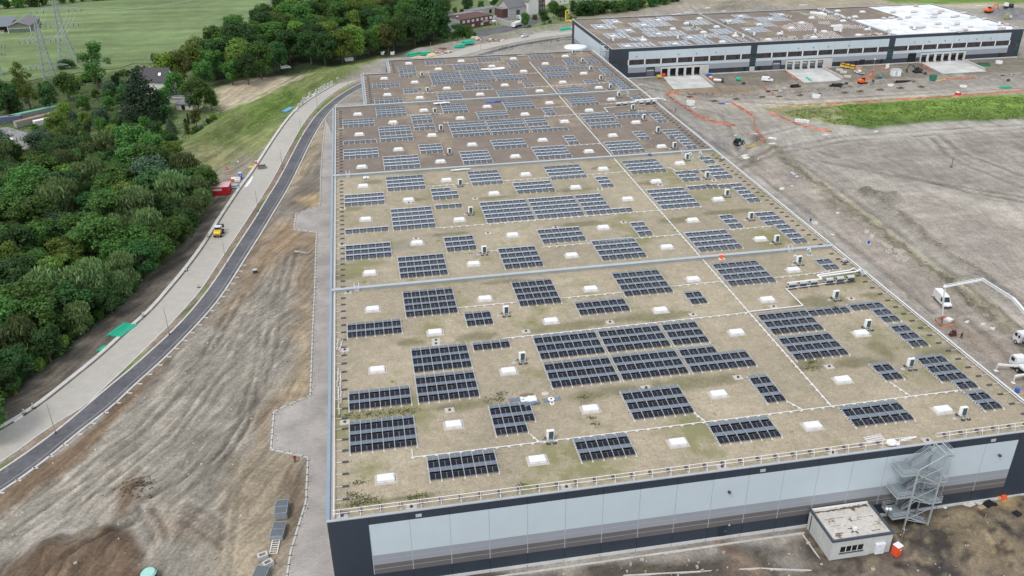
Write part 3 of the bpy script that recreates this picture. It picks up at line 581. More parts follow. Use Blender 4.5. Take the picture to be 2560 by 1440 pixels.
wallm = M('fire_wall_sheet', (.33,.37,.395), .45, .25, var=.1, scale=.3)
for y, x0 in ((P12, .0), (P23, .0), (P34, 11.7)):
    b = MB(); b.bb(x0+.45, W1-.45, y-.42, y+.42, ZR-.05, ZR+.55); b.bb(x0+.45, W1-.45, y-.5, y+.5, ZR+.55, ZR+.66, 1)
    k = 0
    while x0+3+k*6 < W1-1: b.bb(x0+3+k*6-.04, x0+3+k*6+.04, y-.51, y+.51, ZR+.5, ZR+.675, 0); k += 1
    b.build('fire_wall', [wallm, lcop], hall)
# front door, outlets and wall lamps
b = MB(); b.bb(62.2, 63.5, -.08, .05, .62, 2.75); dr = b.build('door', M('door_navy', (.018,.028,.045), .4), hall)
b = MB(); b.bb(63.3, 63.36, -.12, -.08, 1.5, 1.75); b.build('handle', LGREY, dr)
for x in (13, 68, 109): b = MB(); b.bb(x, x+.9, -.06, .03, 13.2, 13.75); b.build('overflow_outlet', LGREY, hall)
for x, z in ((63.0, 10.2), (111.3, 10.3)):
    b = MB(); b.cyl((x,-.06,z),(x,-.28,z),.12,8); b.box((x,-.4,z-.05),(.4,.35,.3)); b.build('wall_lamp', DGREY, hall)
b = MB(); b.box((63.9,-.14,2.9),(.24,.16,.3)); b.build('door_lamp', LGREY, hall)

# skylights: gravel pad, kerb and arched opal dome
opal = M('opal_dome', (.72,.74,.76), .25, var=.03, scale=2, spec=.5)
padm = M('skylight_pad', (.48,.44,.40), .9, var=.2, scale=5, grain=.2)
def skylight_meshes(w=2.62, d=1.55, pw=3.55, pd=2.55):
    b = MB(); n = 8; rings = []
    for ins, zz in ((0,.5),(.06,.62),(.3,.76),(.7,.83)):
        rings.append([(-w/2+ins*.6, -d/2+ins, zz), (w/2-ins*.6, -d/2+ins, zz), (w/2-ins*.6, d/2-ins, zz), (-w/2+ins*.6, d/2-ins, zz)])
    for r0, r1 in zip(rings[:-1], rings[1:]):
        for i in range(4): j = (i+1) % 4; b.poly([r0[i], r0[j], r1[j], r1[i]])
    b.poly(rings[-1]); b.bb(-w/2-.05, w/2+.05, -d/2-.05, d/2+.05, .42, .51)
    dome = b.mesh('dome', opal)
    b = MB(); b.bb(-w/2, w/2, -d/2, d/2, .03, .43); b.bb(-.3, .3, -d/2-.02, -d/2+.01, .12, .2, 1); up = b.mesh('skylight', [WHITE, LGREY])
    b = MB(); b.bb(-pw/2, pw/2, -pd/2, pd/2, .0, .05); pad = b.mesh('pad', padm)
    return up, dome, pad
SKM = skylight_meshes(); SKM2 = skylight_meshes(2.4, 2.0, 3.6, 3.2)
def skylight(root, x, y, S=SKM):
    o = link('skylight', S[0], root, (x,y,ZR)); link('dome', S[1], o); link('pad', S[2], o)
CX = {0:9.05, 1:21.2, 2:33.4, 3:45.4, 4:57.2, 5:69.2, 6:81.2, 7:93.4, 8:105.6}
SKY = [(c, 8.4) for c in (0,2,4,6,8)]+[(c, 20.4) for c in (1,3,5,7)]+[(2,35.2),(8,35.2),(0,40.4),(6,40.4)]+[(c,52.3) for c in (1,3,5,7)]+[(c,64.7) for c in (0,2,4,6,8)]
SKY += [(c,82.5) for c in (0,2,4,6,8)]+[(c,97.2) for c in (1,3,5,7)]+[(2,109.8),(8,109.8),(0,115.1),(6,115.1)]+[(c,126.8) for c in (1,3,5,7)]+[(c,140.4) for c in (0,2,4,6,8)]
SKY += [(c,157.4) for c in (0,2,4,6,8)]+[(c,172.1) for c in (1,3,5,7)]+[(2,185.0),(8,185.0),(0,191.2),(6,191.2)]+[(c,203.2) for c in (1,3,5,7)]+[(c,216.2) for c in (0,2,4,6,8)]
SKY += [(c,234.3) for c in (2,4,6,8)]+[(1,241.6),(3,246.5),(5,246.5),(7,246.0),(2,259.2),(8,258.8),(1,268.4),(6,268.0),(3,280.3),(5,280.3),(7,280.0),(2,294),(4,293.6),(6,293.2),(8,292.8)]
for c, y in SKY: skylight(hall, CX[c], y)
# roof drains: pale pad with a dark cap
b = MB(); b.bb(-.85,.85,-.75,.75,0,.05); b.bb(-.62,.62,-.52,.52,.05,.058,1); drm = b.mesh('roof_drain', [padm, M('drain_pad_light', (.5,.47,.43), .9, var=.15, scale=8)])
b = MB(); b.cyl((0,0,.05),(0,0,.28),.24,8); drc = b.mesh('drain_cap', DGREY)
DR = [(862,1056),(1124,1026),(1342-20,1011),(1615,970),(1845,944),(2128,747),(1934,767),(1525,806),(1733,787),(1315,829),(1090,851),(862,875),(1205-115,860),(2073,917),(870,731),(1022,508),(1188,497),(855,612),(857,522),(1220,583),(1500,474),(1559,556),(1389,569),(1651,463),(1040,597),(1070,316),(853,321),(984,311),(1115,306),(1305,307),(1366,289),(1404,300),(965,222),(1083,215),(1192,210),(1300,203),(1300,345-138),(1378,168),(1068,180),(1785,452),(1600,277),(1609,277)]
for u, v in DR:
    x, y, _ = at(u, v, ZR)
    if .9 < x < W1-1:
        o = link('roof_drain', drm, hall, (x,y,ZR)); link('drain_cap', drc, o)
for x in (2.2, 12.5, 36.5, 62, 81, 98): o = link('roof_drain', drm, hall, (x,1.25,ZR)); link('drain_cap', drc, o)

# ------------------------------------------------------------------ solar arrays
def solar_glass():
    # dark cells under textured glass that turns reflective towards grazing view
    m = M('solar_cells', (.014,.016,.025), .5, 0, .15, .6, island=.2, spec=.1); t = m.node_tree; N, L = t.nodes, t.links; B = N['Principled BSDF']
    lw = N.new('ShaderNodeLayerWeight'); lw.inputs['Blend'].default_value = .5; rp = N.new('ShaderNodeValToRGB'); e = rp.color_ramp.elements
    e[0].position = .22; e[0].color = (.004,)*3+(1,); e[1].position = .84; e[1].color = (.95,)*3+(1,)
    for p, v in ((.33,.012),(.40,.045),(.47,.21),(.58,.22),(.69,.24),(.76,.55)): q = e.new(p); q.color = (v,v,v,1)
    L.new(lw.outputs['Facing'], rp.inputs['Fac']); gl = N.new('ShaderNodeBsdfGlossy'); gl.inputs['Roughness'].default_value = .22; r2_ = N.new('ShaderNodeValToRGB'); r2_.color_ramp.elements[0].position = .35; r2_.color_ramp.elements[0].color = (.8,.9,1,1); r2_.color_ramp.elements[1].position = .8; r2_.color_ramp.elements[1].color = (1,1,1,1); q = r2_.color_ramp.elements.new(.62); q.color = (.74,.87,1,1); L.new(lw.outputs['Facing'], r2_.inputs['Fac']); L.new(r2_.outputs[0], gl.inputs['Color'])
    mx = N.new('ShaderNodeMixShader'); o = next(n for n in N if n.type == 'OUTPUT_MATERIAL'); L.new(rp.outputs[0], mx.inputs[0]); L.new(B.outputs[0], mx.inputs[1]); L.new(gl.outputs[0], mx.inputs[2]); L.new(mx.outputs[0], o.inputs['Surface']); return m
PV = solar_glass()
ALU = M('aluminium_rail', (.46,.48,.5), .4, .3, var=.08)
BALL = M('ballast_block', (.55,.54,.52), .8, var=.15)
BAY, PITCH, MOD = 1.83, 2.93, 1.17
cache = {}
def rows_mesh(n, side):
    k = (n, side)
    if k in cache: return cache[k]
    b = MB(); y0, y1 = (.42, .42+MOD) if side == 0 else (.42+MOD+.55, .42+2*MOD+.55); z0, z1 = (.16, .36) if side == 0 else (.36, .16)
    def slab(xa, xb, ya, yb, up, th, m):
        def z(y): return z0+(z1-z0)*(y-y0)/(y1-y0)+up
        b.hexa([(xa,ya,z(ya)-th),(xb,ya,z(ya)-th),(xb,yb,z(yb)-th),(xa,yb,z(yb)-th),(xa,ya,z(ya)),(xb,ya,z(ya)),(xb,yb,z(yb)),(xa,yb,z(yb))], m)
    for i in range(n):
        for j in (0, 1):
            xa = i*BAY+.05+j*.87; xb = xa+.86
            slab(xa, xb, y0, y1, -.012, .03, 1); slab(xa+.022, xb-.022, y0+.022, y1-.022, 0, .011, 0)
    cache[k] = b.mesh('panel_row', [PV, ALU]); return cache[k]
def frame_mesh(rows):
    b = MB()
    for t, (o, n) in enumerate(rows):
        yb = t*PITCH; xo = o*BAY
        for i in range(n+1):
            x = xo+i*BAY; P = [(.1,.12),(.42,.22),(.42+MOD,.42),(.42+MOD+.55,.42),(.42+2*MOD+.55,.22),(PITCH+.12,.2)]
            for (ya,za),(yc,zc) in zip(P[:-1], P[1:]): b.beam((x,yb+ya,za),(x,yb+yc,zc),.075,.05,0)
            b.box((x,yb+.42+MOD+.27,.24),(.12,.3,.36),0,0)
            front = t == 0 or not (rows[t-1][0] <= o+i <= rows[t-1][0]+rows[t-1][1])
            if front:
                b.hexa([(x-.19,yb-.12,0),(x+.19,yb-.12,0),(x+.14,yb+.2,0),(x-.14,yb+.2,0),(x-.07,yb+.02,.26),(x+.07,yb+.02,.26),(x+.05,yb+.18,.28),(x-.05,yb+.18,.28)],1)
            if t == len(rows)-1: b.box((x,yb+PITCH+.05,.1),(.2,.3,.2),0,1)
            if i in (0, n):
                for q in range(5): b.box((x+(-.08 if i == 0 else .08), yb+.35+q*.58, .12),(.17,.26,.24),0,1)
        b.bb(xo+.06, xo+n*BAY-.06, yb+.42+MOD-.02, yb+.42+MOD+1.1, .02, .045, 2)  # flat black strip added under the ridge gap, standing in for its shade
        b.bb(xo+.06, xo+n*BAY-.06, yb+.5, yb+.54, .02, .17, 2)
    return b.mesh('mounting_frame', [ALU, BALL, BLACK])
fcache = {}
def array(x, y, rows, label, group, z=ZR, rz=0.0):
    t = thing('solar_array', label, 'solar array', (x,y,z), rz, group)
    for i, (o, n) in enumerate(rows):
        link('panel_row', rows_mesh(n,0), t, (o*BAY, i*PITCH, 0)); link('panel_row', rows_mesh(n,1), t, (o*BAY, i*PITCH, 0))
    k = tuple(rows)
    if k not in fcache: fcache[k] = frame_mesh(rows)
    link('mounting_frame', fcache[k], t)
    return t
def R_(s):                                          # "6*3" or "2,-1:3*3"
    out = []
    for p in s.split(','):
        p, _, r = p.partition('*'); o, _, n = p.rpartition(':'); out += [(int(o or 0), int(n))]*int(r or 1)
    return out
a_, b_, c_, d_, e_, f_, g_, h_, i_, j_ = 3.6, 15.85, 28.0, 40.3, 52.0, 63.8, 76.7, 88.2, 101.0, 112.6
SECT = {
 'nearest': [(b_,6.3,'6*2'),(d_,6.4,'5*2'),(f_,6.4,'6*2'),(h_,6.5,'6*2'),(j_,6.6,'2*2'),(j_,13.2,'2,-1:3*3'),(a_,15.6,'6*3'),(27.9,15.7,'3,4*2'),(e_,15.6,'6*3'),(76.6,15.9,'2*3'),(i_,18.4,'2*2'),
   (a_,27.8,'6*2'),(b_,27.8,'6*3'),(d_,27.8,'7*3'),(53.7,27.8,'7*3'),(67.2,27.8,'7*2,4'),(h_,28.1,'6*3'),(j_,28.2,'2*3'),(b_,37.8,'6*3'),(d_,37.8,'7*3'),(53.7,37.8,'7*3'),(67.2,37.8,'4*3'),(h_,37.9,'6*3'),(112.7,38.1,'2*2,-2:4'),
   (99.1,43.5,'5'),(c_,43.5,'4'),(a_,53.3,'6*2'),(c_,53.3,'3*2'),(e_,53.3,'6*2'),(g_,53.3,'2*2'),(b_,59.6,'6*4'),(d_,59.6,'5*4'),(f_,59.6,'6*4'),(h_,59.8,'6*4'),(112.8,63.1,'2*2')],
 'second': [(b_,78.2,'6*4'),(d_,78.2,'5*4'),(f_,78.2,'6*4'),(h_,78.3,'6*4'),(112.7,78.4,'2*4,-1:3*3'),(a_,90.5,'6*3'),(c_,90.5,'4*3'),(e_,90.5,'6*3'),(g_,90.3,'2*3'),(i_,90.3,'2*3'),
   (a_,106.5,'6'),(b_,106.3,'6*5'),(d_,106.3,'7*5'),(53.8,106.3,'7*5'),(67.3,106.3,'7,4*4'),(h_,106.2,'6*5'),(113.0,106.2,'2*4,-2:4'),(100.4,118.5,'5'),(c_,118.6,'4'),(a_,125.5,'6*3'),(c_,125.5,'4*2,3'),(e_,125.4,'6*3'),(g_,125.3,'2*3'),(101.2,125.2,'3*2,4'),(111.2,125.2,'3*2,-1:4,1:2'),(113.1,139.0,'2*2'),
   (b_,134.9,'6*4'),(d_,134.6,'5*4'),(f_,134.6,'6*4'),(88.5,134.5,'6*4')],
 'third': [(b_,153.9,'6*4'),(d_,153.8,'5*4'),(f_,153.6,'6*4'),(h_,153.9,'6*4'),(113.0,154.0,'2*4,-1:3*3'),(a_,166.5,'6*3'),(c_,166.6,'4*3'),(e_,166.5,'6*3'),(g_,166.2,'2*3'),(i_,166.0,'2*3'),
   (a_,181.8,'6'),(b_,182.0,'6*2'),(d_,182.0,'7*2'),(53.8,181.8,'7*2'),(67.6,181.8,'7,4'),(88.4,181.9,'6*2'),(b_,189.5,'6*3'),(d_,189.4,'7*3'),(53.8,189.4,'7*3'),(67.6,189.5,'4*3'),(88.4,189.6,'6*3'),(113.3,184.0,'2*2'),(113.4,191.0,'2,-2:4'),(c_,192.5,'4*2'),(100.7,191.6,'5*2'),
   (a_,201.2,'6*3'),(c_,201.5,'4*2,3'),(e_,201.3,'6*3'),(g_,201.2,'2*3'),(b_,211.8,'6*4'),(d_,211.2,'5*4'),(f_,211.4,'6*4'),(88.7,211.3,'6*4'),(113.6,214.4,'2*2')],
 'farthest': [(b_,230.4,'6*2'),(40.5,230.1,'5*3'),(64.1,229.6,'6*3'),(88.8,229.0,'6*3'),(113.8,229.8,'2*3,-1:3*3'),(c_,243.5,'3,4'),(52.4,243.2,'6*2'),(77.0,242.0,'2*2'),(102.3,242.0,'3,2'),
   (b_,255.2,'6*2'),(40.5,255.0,'7*3'),(53.9,254.8,'7*3'),(67.5,254.8,'7*2,4'),(88.9,254.6,'6*3'),(114.0,254.2,'2*4,-2:4'),(40.5,265.4,'7*3'),(53.9,265.3,'7*3'),(67.5,265.2,'4*3'),(88.9,266.2,'6*3'),(101.0,268.0,'5*2'),(c_,269.4,'3,4'),
   (28.2,278.8,'4*3'),(52.5,278.2,'6*3'),(77.0,277.4,'2*3'),(102.5,277.2,'2*2,4'),(112.3,277.0,'3*3'),(41.0,292.0,'5*2'),(64.6,292.2,'6*2'),(88.9,291.8,'6*2')],
}
def rowsplit(L, gap=4.5):
    L = sorted(L, key=lambda q: q[1]); out = [[L[0]]]
    for q in L[1:]:
        if q[1]-out[-1][0][1] < gap: out[-1].append(q)
        else: out.append([q])
    return [sorted(r, key=lambda q: q[0]) for r in out]
for sec, L in SECT.items():
    for ri, row in enumerate(rowsplit(L)):
        for ci, (x, y, s) in enumerate(row):
            rows = R_(s); nb = max(n for _, n in rows)
            pos = 'leftmost' if ci == 0 else 'rightmost' if ci == len(row)-1 else ORD[ci]+' from the left'
            sh = 'stepped ' if len(set(rows)) > 1 else ''
            array(x, y, rows, '%s%s-bay solar array, %s in row %s of the %s roof section' % (sh, NUM[nb], pos, NUM[ri+1], sec), 'solar arrays on the near warehouse roof')

# ------------------------------------------------------------------ rooftop heat pumps
grille = M('fan_grille', (.03,.06,.065), .5, var=.3, scale=30)
def pump():
    t = thing('heat_pump', 'x', 'heat pump', (0,0,-50))
    b = MB(); b.bb(-.62,.62,-.05,.5,.32,2.0); b.build('housing', WHITE, t)
    b = MB(); b.bb(-.30,.50,-.075,-.045,.42,1.88)
    for i in range(9): b.bb(-.29,.49,-.09,-.07,.5+i*.16,.52+i*.16,1)
    for i in range(4): b.bb(-.26+i*.24,-.245+i*.24,-.09,-.07,.44,1.86,1)
    b.build('fan_grille', [grille, M('grille_bar', (.14,.2,.2), .5)], t)
    b = MB()
    for x in (-.45,.45): b.beam((x,-.95,.24),(x,.8,.24),.07,.07); b.beam((x,-.9,.26),(x,-.1,.9),.05,.05)
    b.beam((-.45,-.6,.24),(.45,-.6,.24),.07,.07); b.build('support_frame', LGREY, t)
    for x, y in ((-.55,-.85),(.55,-.85),(-.55,.75),(.55,.75)): b = MB(); b.bb(x-.3,x+.3,y-.22,y+.22,.0,.2); b.build('foot', DGREY, t)
    b = MB(); b.bb(-1.9,-1.2,-.4,.2,.0,.04); b.cyl((-1.55,-.1,.02),(-1.55,-.1,.35),.12,8); b.tube([(-1.55,-.1,.35),(-1.3,-.1,.5),(-.62,.1,.5)],.04,5,1); b.build('pipe_outlet', [LGREY, DGREY], t)
    return t
PUMPL = [(36.6,13.1),(36.6,38.2),(36.7,57.0),(36.7,87.9),(36.9,113.6),(36.8,135.3),(37.0,164.3),(37.0,190.1),(37.0,211.8),(37.2,242.6),(37.2,268.8)]
PUMPR = [(107.8,6.0),(108.0,21.9),(108.0,36.9),(108.1,49.9),(108.5,67.7),(108.7,79.9),(108.6,95.0),(109.0,111.9),(109.0,126.7),(109.1,143.6),(109.2,155.2),(109.4,172.3),(109.5,187.8),(109.4,201.0),(109.5,219.3),(109.7,231.7),(109.9,247.0),(110.0,263.6),(110.2,279.0),(110.5,297.0)]
p0 = pump(); first = True
for nm, L in (('left', PUMPL), ('right', PUMPR)):
    for i, (x, y) in enumerate(L):
        lab = 'white rooftop heat pump, %s from the front in the %s line on the near warehouse' % (ORD[i], nm)
        if first: p0.location = (x,y,ZR); p0['label'] = lab; p0['group'] = 'heat pumps on the near roof'; first = False
        else: dup(p0, (x,y,ZR), 0, lab, 'heat pumps on the near roof')

# ------------------------------------------------------------------ white cable trays and their support blocks
TRAYW = M('tray_white', (.66,.66,.65), .5, var=.05)
def tray(label, pts, w=.22, step=2.0, blocks=True, z=ZR+.16):
    t = thing('cable_tray', label, 'cable tray', (*pts[0],ZR), 0, 'white cable trays on the near roof')
    L = [(x-pts[0][0], y-pts[0][1], z-ZR) for x, y in pts]; b = MB()
    for p, q in zip(L[:-1], L[1:]): b.beam(p, q, w*.75, .1)
    b.build('duct', TRAYW, t)
    if blocks:
        b = MB(); k = 0
        for x, y in resample([(p[0],p[1]) for p in L], step)[1:]: b.box((x,y-.1,.09),(.5,.34,.16)); k += 1
        if k: b.build('support_blocks', TRAYW, t)
def P(*uv): return A2(uv, ZR+.16)
xt = 87.2
tray('main white cable tray running back through the nearest roof section', [(xt,74.3),(xt,48),(xt,28),(xt,13.2)], .3)
tray('white cable tray across the front of the nearest roof section', [(13.6,15.0),(13.6,12.9),(40,12.9),(70,13.0),(xt,13.1),(112,13.3)])
tray('white cable tray across the middle of the nearest roof section', [(34.4,47.3),(53,47.4),(72,47.6),(xt,47.8)], .26)
tray('white cable tray along the back of the nearest roof section', [(26.8,61.9),(40,61.9)], .2); tray('white cable tray beside the rearmost arrays of the nearest section', [(49.6,61.8),(63.6,61.8)], .2)
tray('white cable tray joining the main run behind the nearest section', [(75.2,62.4),(xt,62.6)], .2)
tray('thick white cable duct with a bend beside the condenser row', [(xt,47.95),(99.6,48.2),(99.6,56.2),(115.4,57.2)], .42, 3, False, ZR+.25)
tray('short white cable tray at the front stepped array', [(33.6,15.3),(34.6,13.0)], .2, 1.1); tray('short white cable tray at the front middle array', [(62.8,16.0),(63.8,13.1)], .2, 1.2)
tray('short white cable tray at the narrow front array', [(80.3,15.9),(81.8,13.2)], .2, 1.2); tray('short white cable tray at the small right array', [(101.4,18.1),(102.6,13.4)], .2, 1.3)
tray('white cable tray to the rightmost rear array of the nearest section', [(99.5,61.9),(112.8,62.4),(114,63.2)], .2)
tray('main white cable tray running back through the second roof section', [(xt,149.6),(xt,125),(xt,95),(xt,75.4)], .3)
tray('white cable tray below the biggest arrays of the second section', [(26.9,105.6),(67,105.7),(xt,105.8),(99,105.9)], .22)
tray('white cable tray at the front of the second section', [(51,88.6),(63.6,88.8),(75,89.2),(xt,89.3)], .2); tray('white cable tray right of the main run in the second section', [(99.4,89.5),(112.4,89.7)], .2)
tray('white cable tray at the front left of the second section', [(35.6,89.0),(40.2,89.0)], .2, 1.5); tray('white cable tray at the back of the second section', [(27,136.5),(40,136.6),(52,136.6),(63,136.6),(75.3,136.7),(xt,136.9)], .2)
tray('white cable tray with a kink at the back right of the second section', [(99.4,137.3),(101.6,137.4),(102.2,133.8)], .22)
tray('main white cable tray running back through the third roof section', [(xt,226.4),(xt,190),(xt,151)], .3)
tray('white cable tray behind the third section heat pumps', [(51.2,209.3),(63.8,209.4)], .2); tray('white cable tray across the rear of the third section', [(74.9,210.3),(xt,210.6)], .2)
tray('white cable tray in the rear right of the third section', [(99.9,210.6),(112.9,211.2),(114,214)], .2); tray('white cable tray beside the third section big arrays', [(75.3,199.0),(xt,199.2)], .2)
tray('white cable tray in the rear left of the third section', [(27.0,211.3),(40.4,211.0)], .2); tray('white cable tray at the front of the third section', [(74.5,164.6),(xt,164.8)], .2)
tray('thick white cable duct with a bend in the third section', [(xt,199.4),(99.6,199.8),(99.6,205.3),(116,206.5)], .4, 3, False, ZR+.25)
tray('main white cable tray running back through the farthest section', [(xt,285.8),(xt,250),(xt,227.8)], .3)
tray('white cable tray at the front of the farthest section', [(27.1,241.6),(64,241.5)], .2); tray('white cable tray right of centre in the farthest section', [(75.8,241.1),(xt,241.2),(112,242)], .2)
tray('white cable tray beside the big arrays of the farthest section', [(67.6,264.0),(xt,264.4)], .2)
tray('dotted white cable tray blocks near the back of the farthest section', [(40,288),(64,288.4),(76,288.6)], .08, 2.4)
# ------------------------------------------------------------------ guard rails with counterweights
RAILW = M('rail_white', (.82,.8,.8), .4, .1, var=.04)
gr = thing('guard_rail', 'white two-bar guard rail along the front roof edge, weighted with dark blocks', 'guard rail', (0,0,ZT), 0, None)
b = MB()
for z, y in ((1.1,1.0),(.55,.86)):
    b.cyl((.9,y,z),(94.6,y,z),.045,6); b.cyl((99.2,y,z),(W1-.3,y,z),.045,6)
b.build('rail', RAILW, gr)
pb = MB(); pb.beam((0,.5,-.3),(0,1.0,1.1),.06,.06); pb.beam((0,.5,-.28),(0,1.9,-.3),.05,.05); pm = pb.mesh('post', RAILW)
wb = MB(); wb.box((0,1.9,-.2),(.42,.6,.36)); wm = wb.mesh('counterweight', M('counterweight_plastic', (.06,.07,.09), .6))
x = 1.9; k = 0
while x < W1-1:
    if not 94.8 < x < 99: link('post', pm, gr, (x,0,0)); link('counterweight', wm, gr, (x,0,0))
    x += 3.02
def side_rail(label, x, ys, sgn, bars):
    t = thing('guard_rail', label, 'guard rail', (x,ys[0],ZT)); L = ys[1]-ys[0]; b = MB()
    for dx, z, r in bars: b.cyl((dx,0,z),(dx,L,z),r,6)
    b.build('rail', RAILW, t)
    b = MB(); b.beam((0,0,-.22),(sgn*1.7,0,-.28),.06,.05); b.beam((0,0,-.25),(0,0,bars[0][1]),.05,.05); ar = b.mesh('arm', RAILW)
    b = MB(); b.box((sgn*1.75,0,-.28),(1.0,.34,.2)); cw = b.mesh('counterweight', MATS['counterweight_plastic'])
    n = int(L/3.02); 
    for i in range(n):
        y = 1.0+i*3.02; link('arm', ar, t, (0,y,0)); link('counterweight', cw, t, (0,y,0))
for nm, y0, y1 in (('nearest',.8,P12-.9),('second',P12+.9,P23-.9),('third',P23+.9,P34-.9)):
    side_rail('white folded guard rail on the left edge of the %s roof section' % nm, 1.05, (y0,y1), 1, [(0,.16,.075),(.0,.02,.05)])
side_rail('white guard rail on the set-back left edge of the farthest section', 12.7, (P34+1,276.5), 1, [(0,.9,.05),(0,.45,.05)])
side_rail('white guard rail on the short rear left edge of the roof', 24.4, (278.2,D1-1), 1, [(0,.9,.05),(0,.45,.05)])
for nm, y0, y1 in (('nearest',.8,P12-.9),('second',P12+.9,P23-.9),('third',P23+.9,P34-.9),('farthest',P34+.9,D1-1)):
    side_rail('silver double guard rail on the right edge of the %s roof section' % nm, W1-.75, (y0,y1), -1, [(0,.5,.06),(-.35,.25,.06),(.3,.1,.05)])
t = thing('guard_rail', 'grey guard rail along the far back roof edge', 'guard rail', (24,D1-.8,ZT)); b = MB()
for z in (1.0,.5): b.cyl((0,0,z),(W1-25,0,z),.04,5)
for i in range(33): b.beam((i*3,0,-.3),(i*3,0,1.0),.05,.05)
b.build('rail', LGREY, t)
t = thing('guard_rail', 'white guard rail on the rear edge of the third roof section', 'guard rail', (.8,P34+.5,ZT)); b = MB()
for z in (.9,.45): b.cyl((0,0,z),(11.2,0,z),.04,5)
for i in range(5): b.beam((i*2.8,0,-.2),(i*2.8,0,.9),.05,.05)
b.build('rail', RAILW, t)

# crossover steps with hoop handrails over the fire walls
def crossover(x, y, label):
    t = thing('crossover_steps', label, 'steps', (x,y,ZR), 0, 'crossover steps on the fire walls')
    b = MB()
    for i in range(3): b.bb(-.4,.4,-1.1+i*.24,-.86+i*.24,.0,.22+i*.22); b.bb(-.4,.4,.86-i*.24,1.1-i*.24,.0,.22+i*.22)
    b.bb(-.45,.45,-.62,.62,.66,.72); b.build('steps', GALV, t)
    b = MB()
    for s in (-.5,.5):
        b.tube([(s,-1.15,.05),(s,-1.0,1.2),(s,-.5,1.75),(s,.5,1.75),(s,1.0,1.2),(s,1.15,.05)],.035,5)
    b.build('handrail', RAILW, t)
for (u,v), l in (((892,722),'metal crossover steps at the left end of the nearest fire wall'),((870,436),'metal crossover steps at the left end of the middle fire wall'),((1981,632),'metal crossover steps at the right end of the nearest fire wall'),((1714,388),'metal crossover steps at the right end of the middle fire wall'),((1546,229),'metal crossover steps at the right end of the farthest fire wall')):
    x, y, _ = at(u, v, ZR+.5); y = min((P12,P23,P34), key=lambda q: abs(q-y)); crossover(x, y, l)

# blue-collared vent pipes
cyan = M('vent_cyan', (.1,.4,.55), .5)
def vent(u, v, label, h=1.5):
    x, y, _ = at(u, v, ZR); t = thing('vent_pipe', label, 'vent pipe', (x,y,ZR), 0, 'swan-neck vent pipes')
    b = MB(); b.bb(-.7,.7,-.6,.6,0,.05); b.build('pad', padm, t)
    b = MB(); b.cyl((0,0,.05),(0,0,h*.6),.2,8); b.build('collar', cyan, t)
    b = MB(); b.tube([(0,0,h*.6),(0,0,h),(-.25,0,h+.3),(-.7,0,h+.28),(-.8,0,h)],.13,7); b.build('swan_neck', WHITE, t)
for (u,v,l) in ((1990,655,'blue-collared vent pipe behind the heat pump near the nearest fire wall'),(2024,638,'blue-collared vent pipe farther right by the nearest fire wall'),(1727,395,'blue-collared vent pipe beside the pump at the middle fire wall'),(1753,393,'blue-collared vent pipe at the right end of the middle fire wall'),(1571,240,'blue-collared vent pipe at the right end of the farthest fire wall'),(1453,132,'blue-collared vent pipe at the far back of the roof')): vent(u,v,l)

# six condensers with white ducts leading to the right edge (and the same, smaller, further back)
def condensers(x0, y0, sec):
    k = 0
    for i in range(6):
        x = x0+i*2.65+(1.2 if i > 2 else 0); y = y0+i*.12
        t = thing('condenser', 'silver condenser, %s from the left in the row of six in the %s roof section' % (ORD[i], sec), 'condenser', (x,y,ZR), 0, 'condenser units in rows of six')
        b = MB(); b.bb(-.85,.85,-.35,.45,.35,1.15); b.cyl((-.85,.05,1.1),(.85,.05,1.1),.36,10); b.build('housing', LGREY, t)
        b = MB(); b.bb(-.9,.9,-.8,.6,.1,.2); b.bb(-.95,-.7,-.9,.7,.0,.12); b.bb(.7,.95,-.9,.7,0,.12); b.bb(-.8,.8,-.42,-.36,.38,.9); b.build('support_frame', DGREY, t)
    t = thing('duct', 'white round ducts above the condenser row in the %s section' % sec, 'duct', (x0,y0,ZR)); z = 1.35
    b = MB(); b.tube([(-1,.1,z),(7.3,.4,z),(7.3,2.4,z),(15.6,3.2,z),(17.2,4.0,z),(18.4,4.0,.4)],.17,7); b.tube([(7.6,1.6,z),(16.6,2.3,z),(18.0,2.9,z),(18.6,2.9,.4)],.17,7); b.build('pipe', WHITE, t)
    b = MB(); b.cyl((18.6,2.6,.55),(19.6,2.6,.55),.55,10); b.cyl((18.4,4.2,.6),(19.2,4.2,.6),.5,10); b.build('pipe_bend', LGREY, t)
x, y, _ = at(1978, 720, ZR); condensers(x, y, 'nearest')
x, y, _ = at(1545, 266, ZR); condensers(x, y, 'third')

# loose things on the roof
def roofbit(u, v, z=ZR): return at(u, v, z)
def sheet(label, cat, name, u, v, w, d, mat, rz, wrinkle=.12, z=ZR+.02, seed=0):
    x, y, _ = at(u, v, z); r = random.Random(seed); b = MB(); n = 7
    hh = [[r.random()*wrinkle for _ in range(n+1)] for _ in range(n+1)]
    def p(i, j): return ((i/n-.5)*w*(1+.08*math.sin(j*2.1)), (j/n-.5)*d*(1+.1*math.sin(i*1.7+1)), .02+hh[i][j])
    for i in range(n):
        for j in range(n): b.poly([p(i,j),p(i+1,j),p(i+1,j+1),p(i,j+1)])
    return tag(b.build(name, mat, None, (x,y,z), rz), label, cat)
FOIL = M('blue_grey_foil', (.13,.18,.24), .35, var=.2); FOILW = M('white_foil', (.72,.72,.7), .5, var=.1)
sheet('torn blue-grey roofing sheet left of the opened roof patch', 'roofing sheet', 'roofing_sheet', 1291, 999, 2.6, 1.1, FOIL, .1, .15, seed=1)
sheet('white membrane laid open on the roof patch', 'membrane', 'membrane_sheet', 1322, 1000, 2.9, 2.0, FOILW, .05, .2, seed=2)
sheet('dark blue-grey foil below the opened roof patch', 'roofing sheet', 'roofing_sheet', 1329, 1009, 3.0, .9, FOIL, .22, .2, ZR+.25, seed=3)
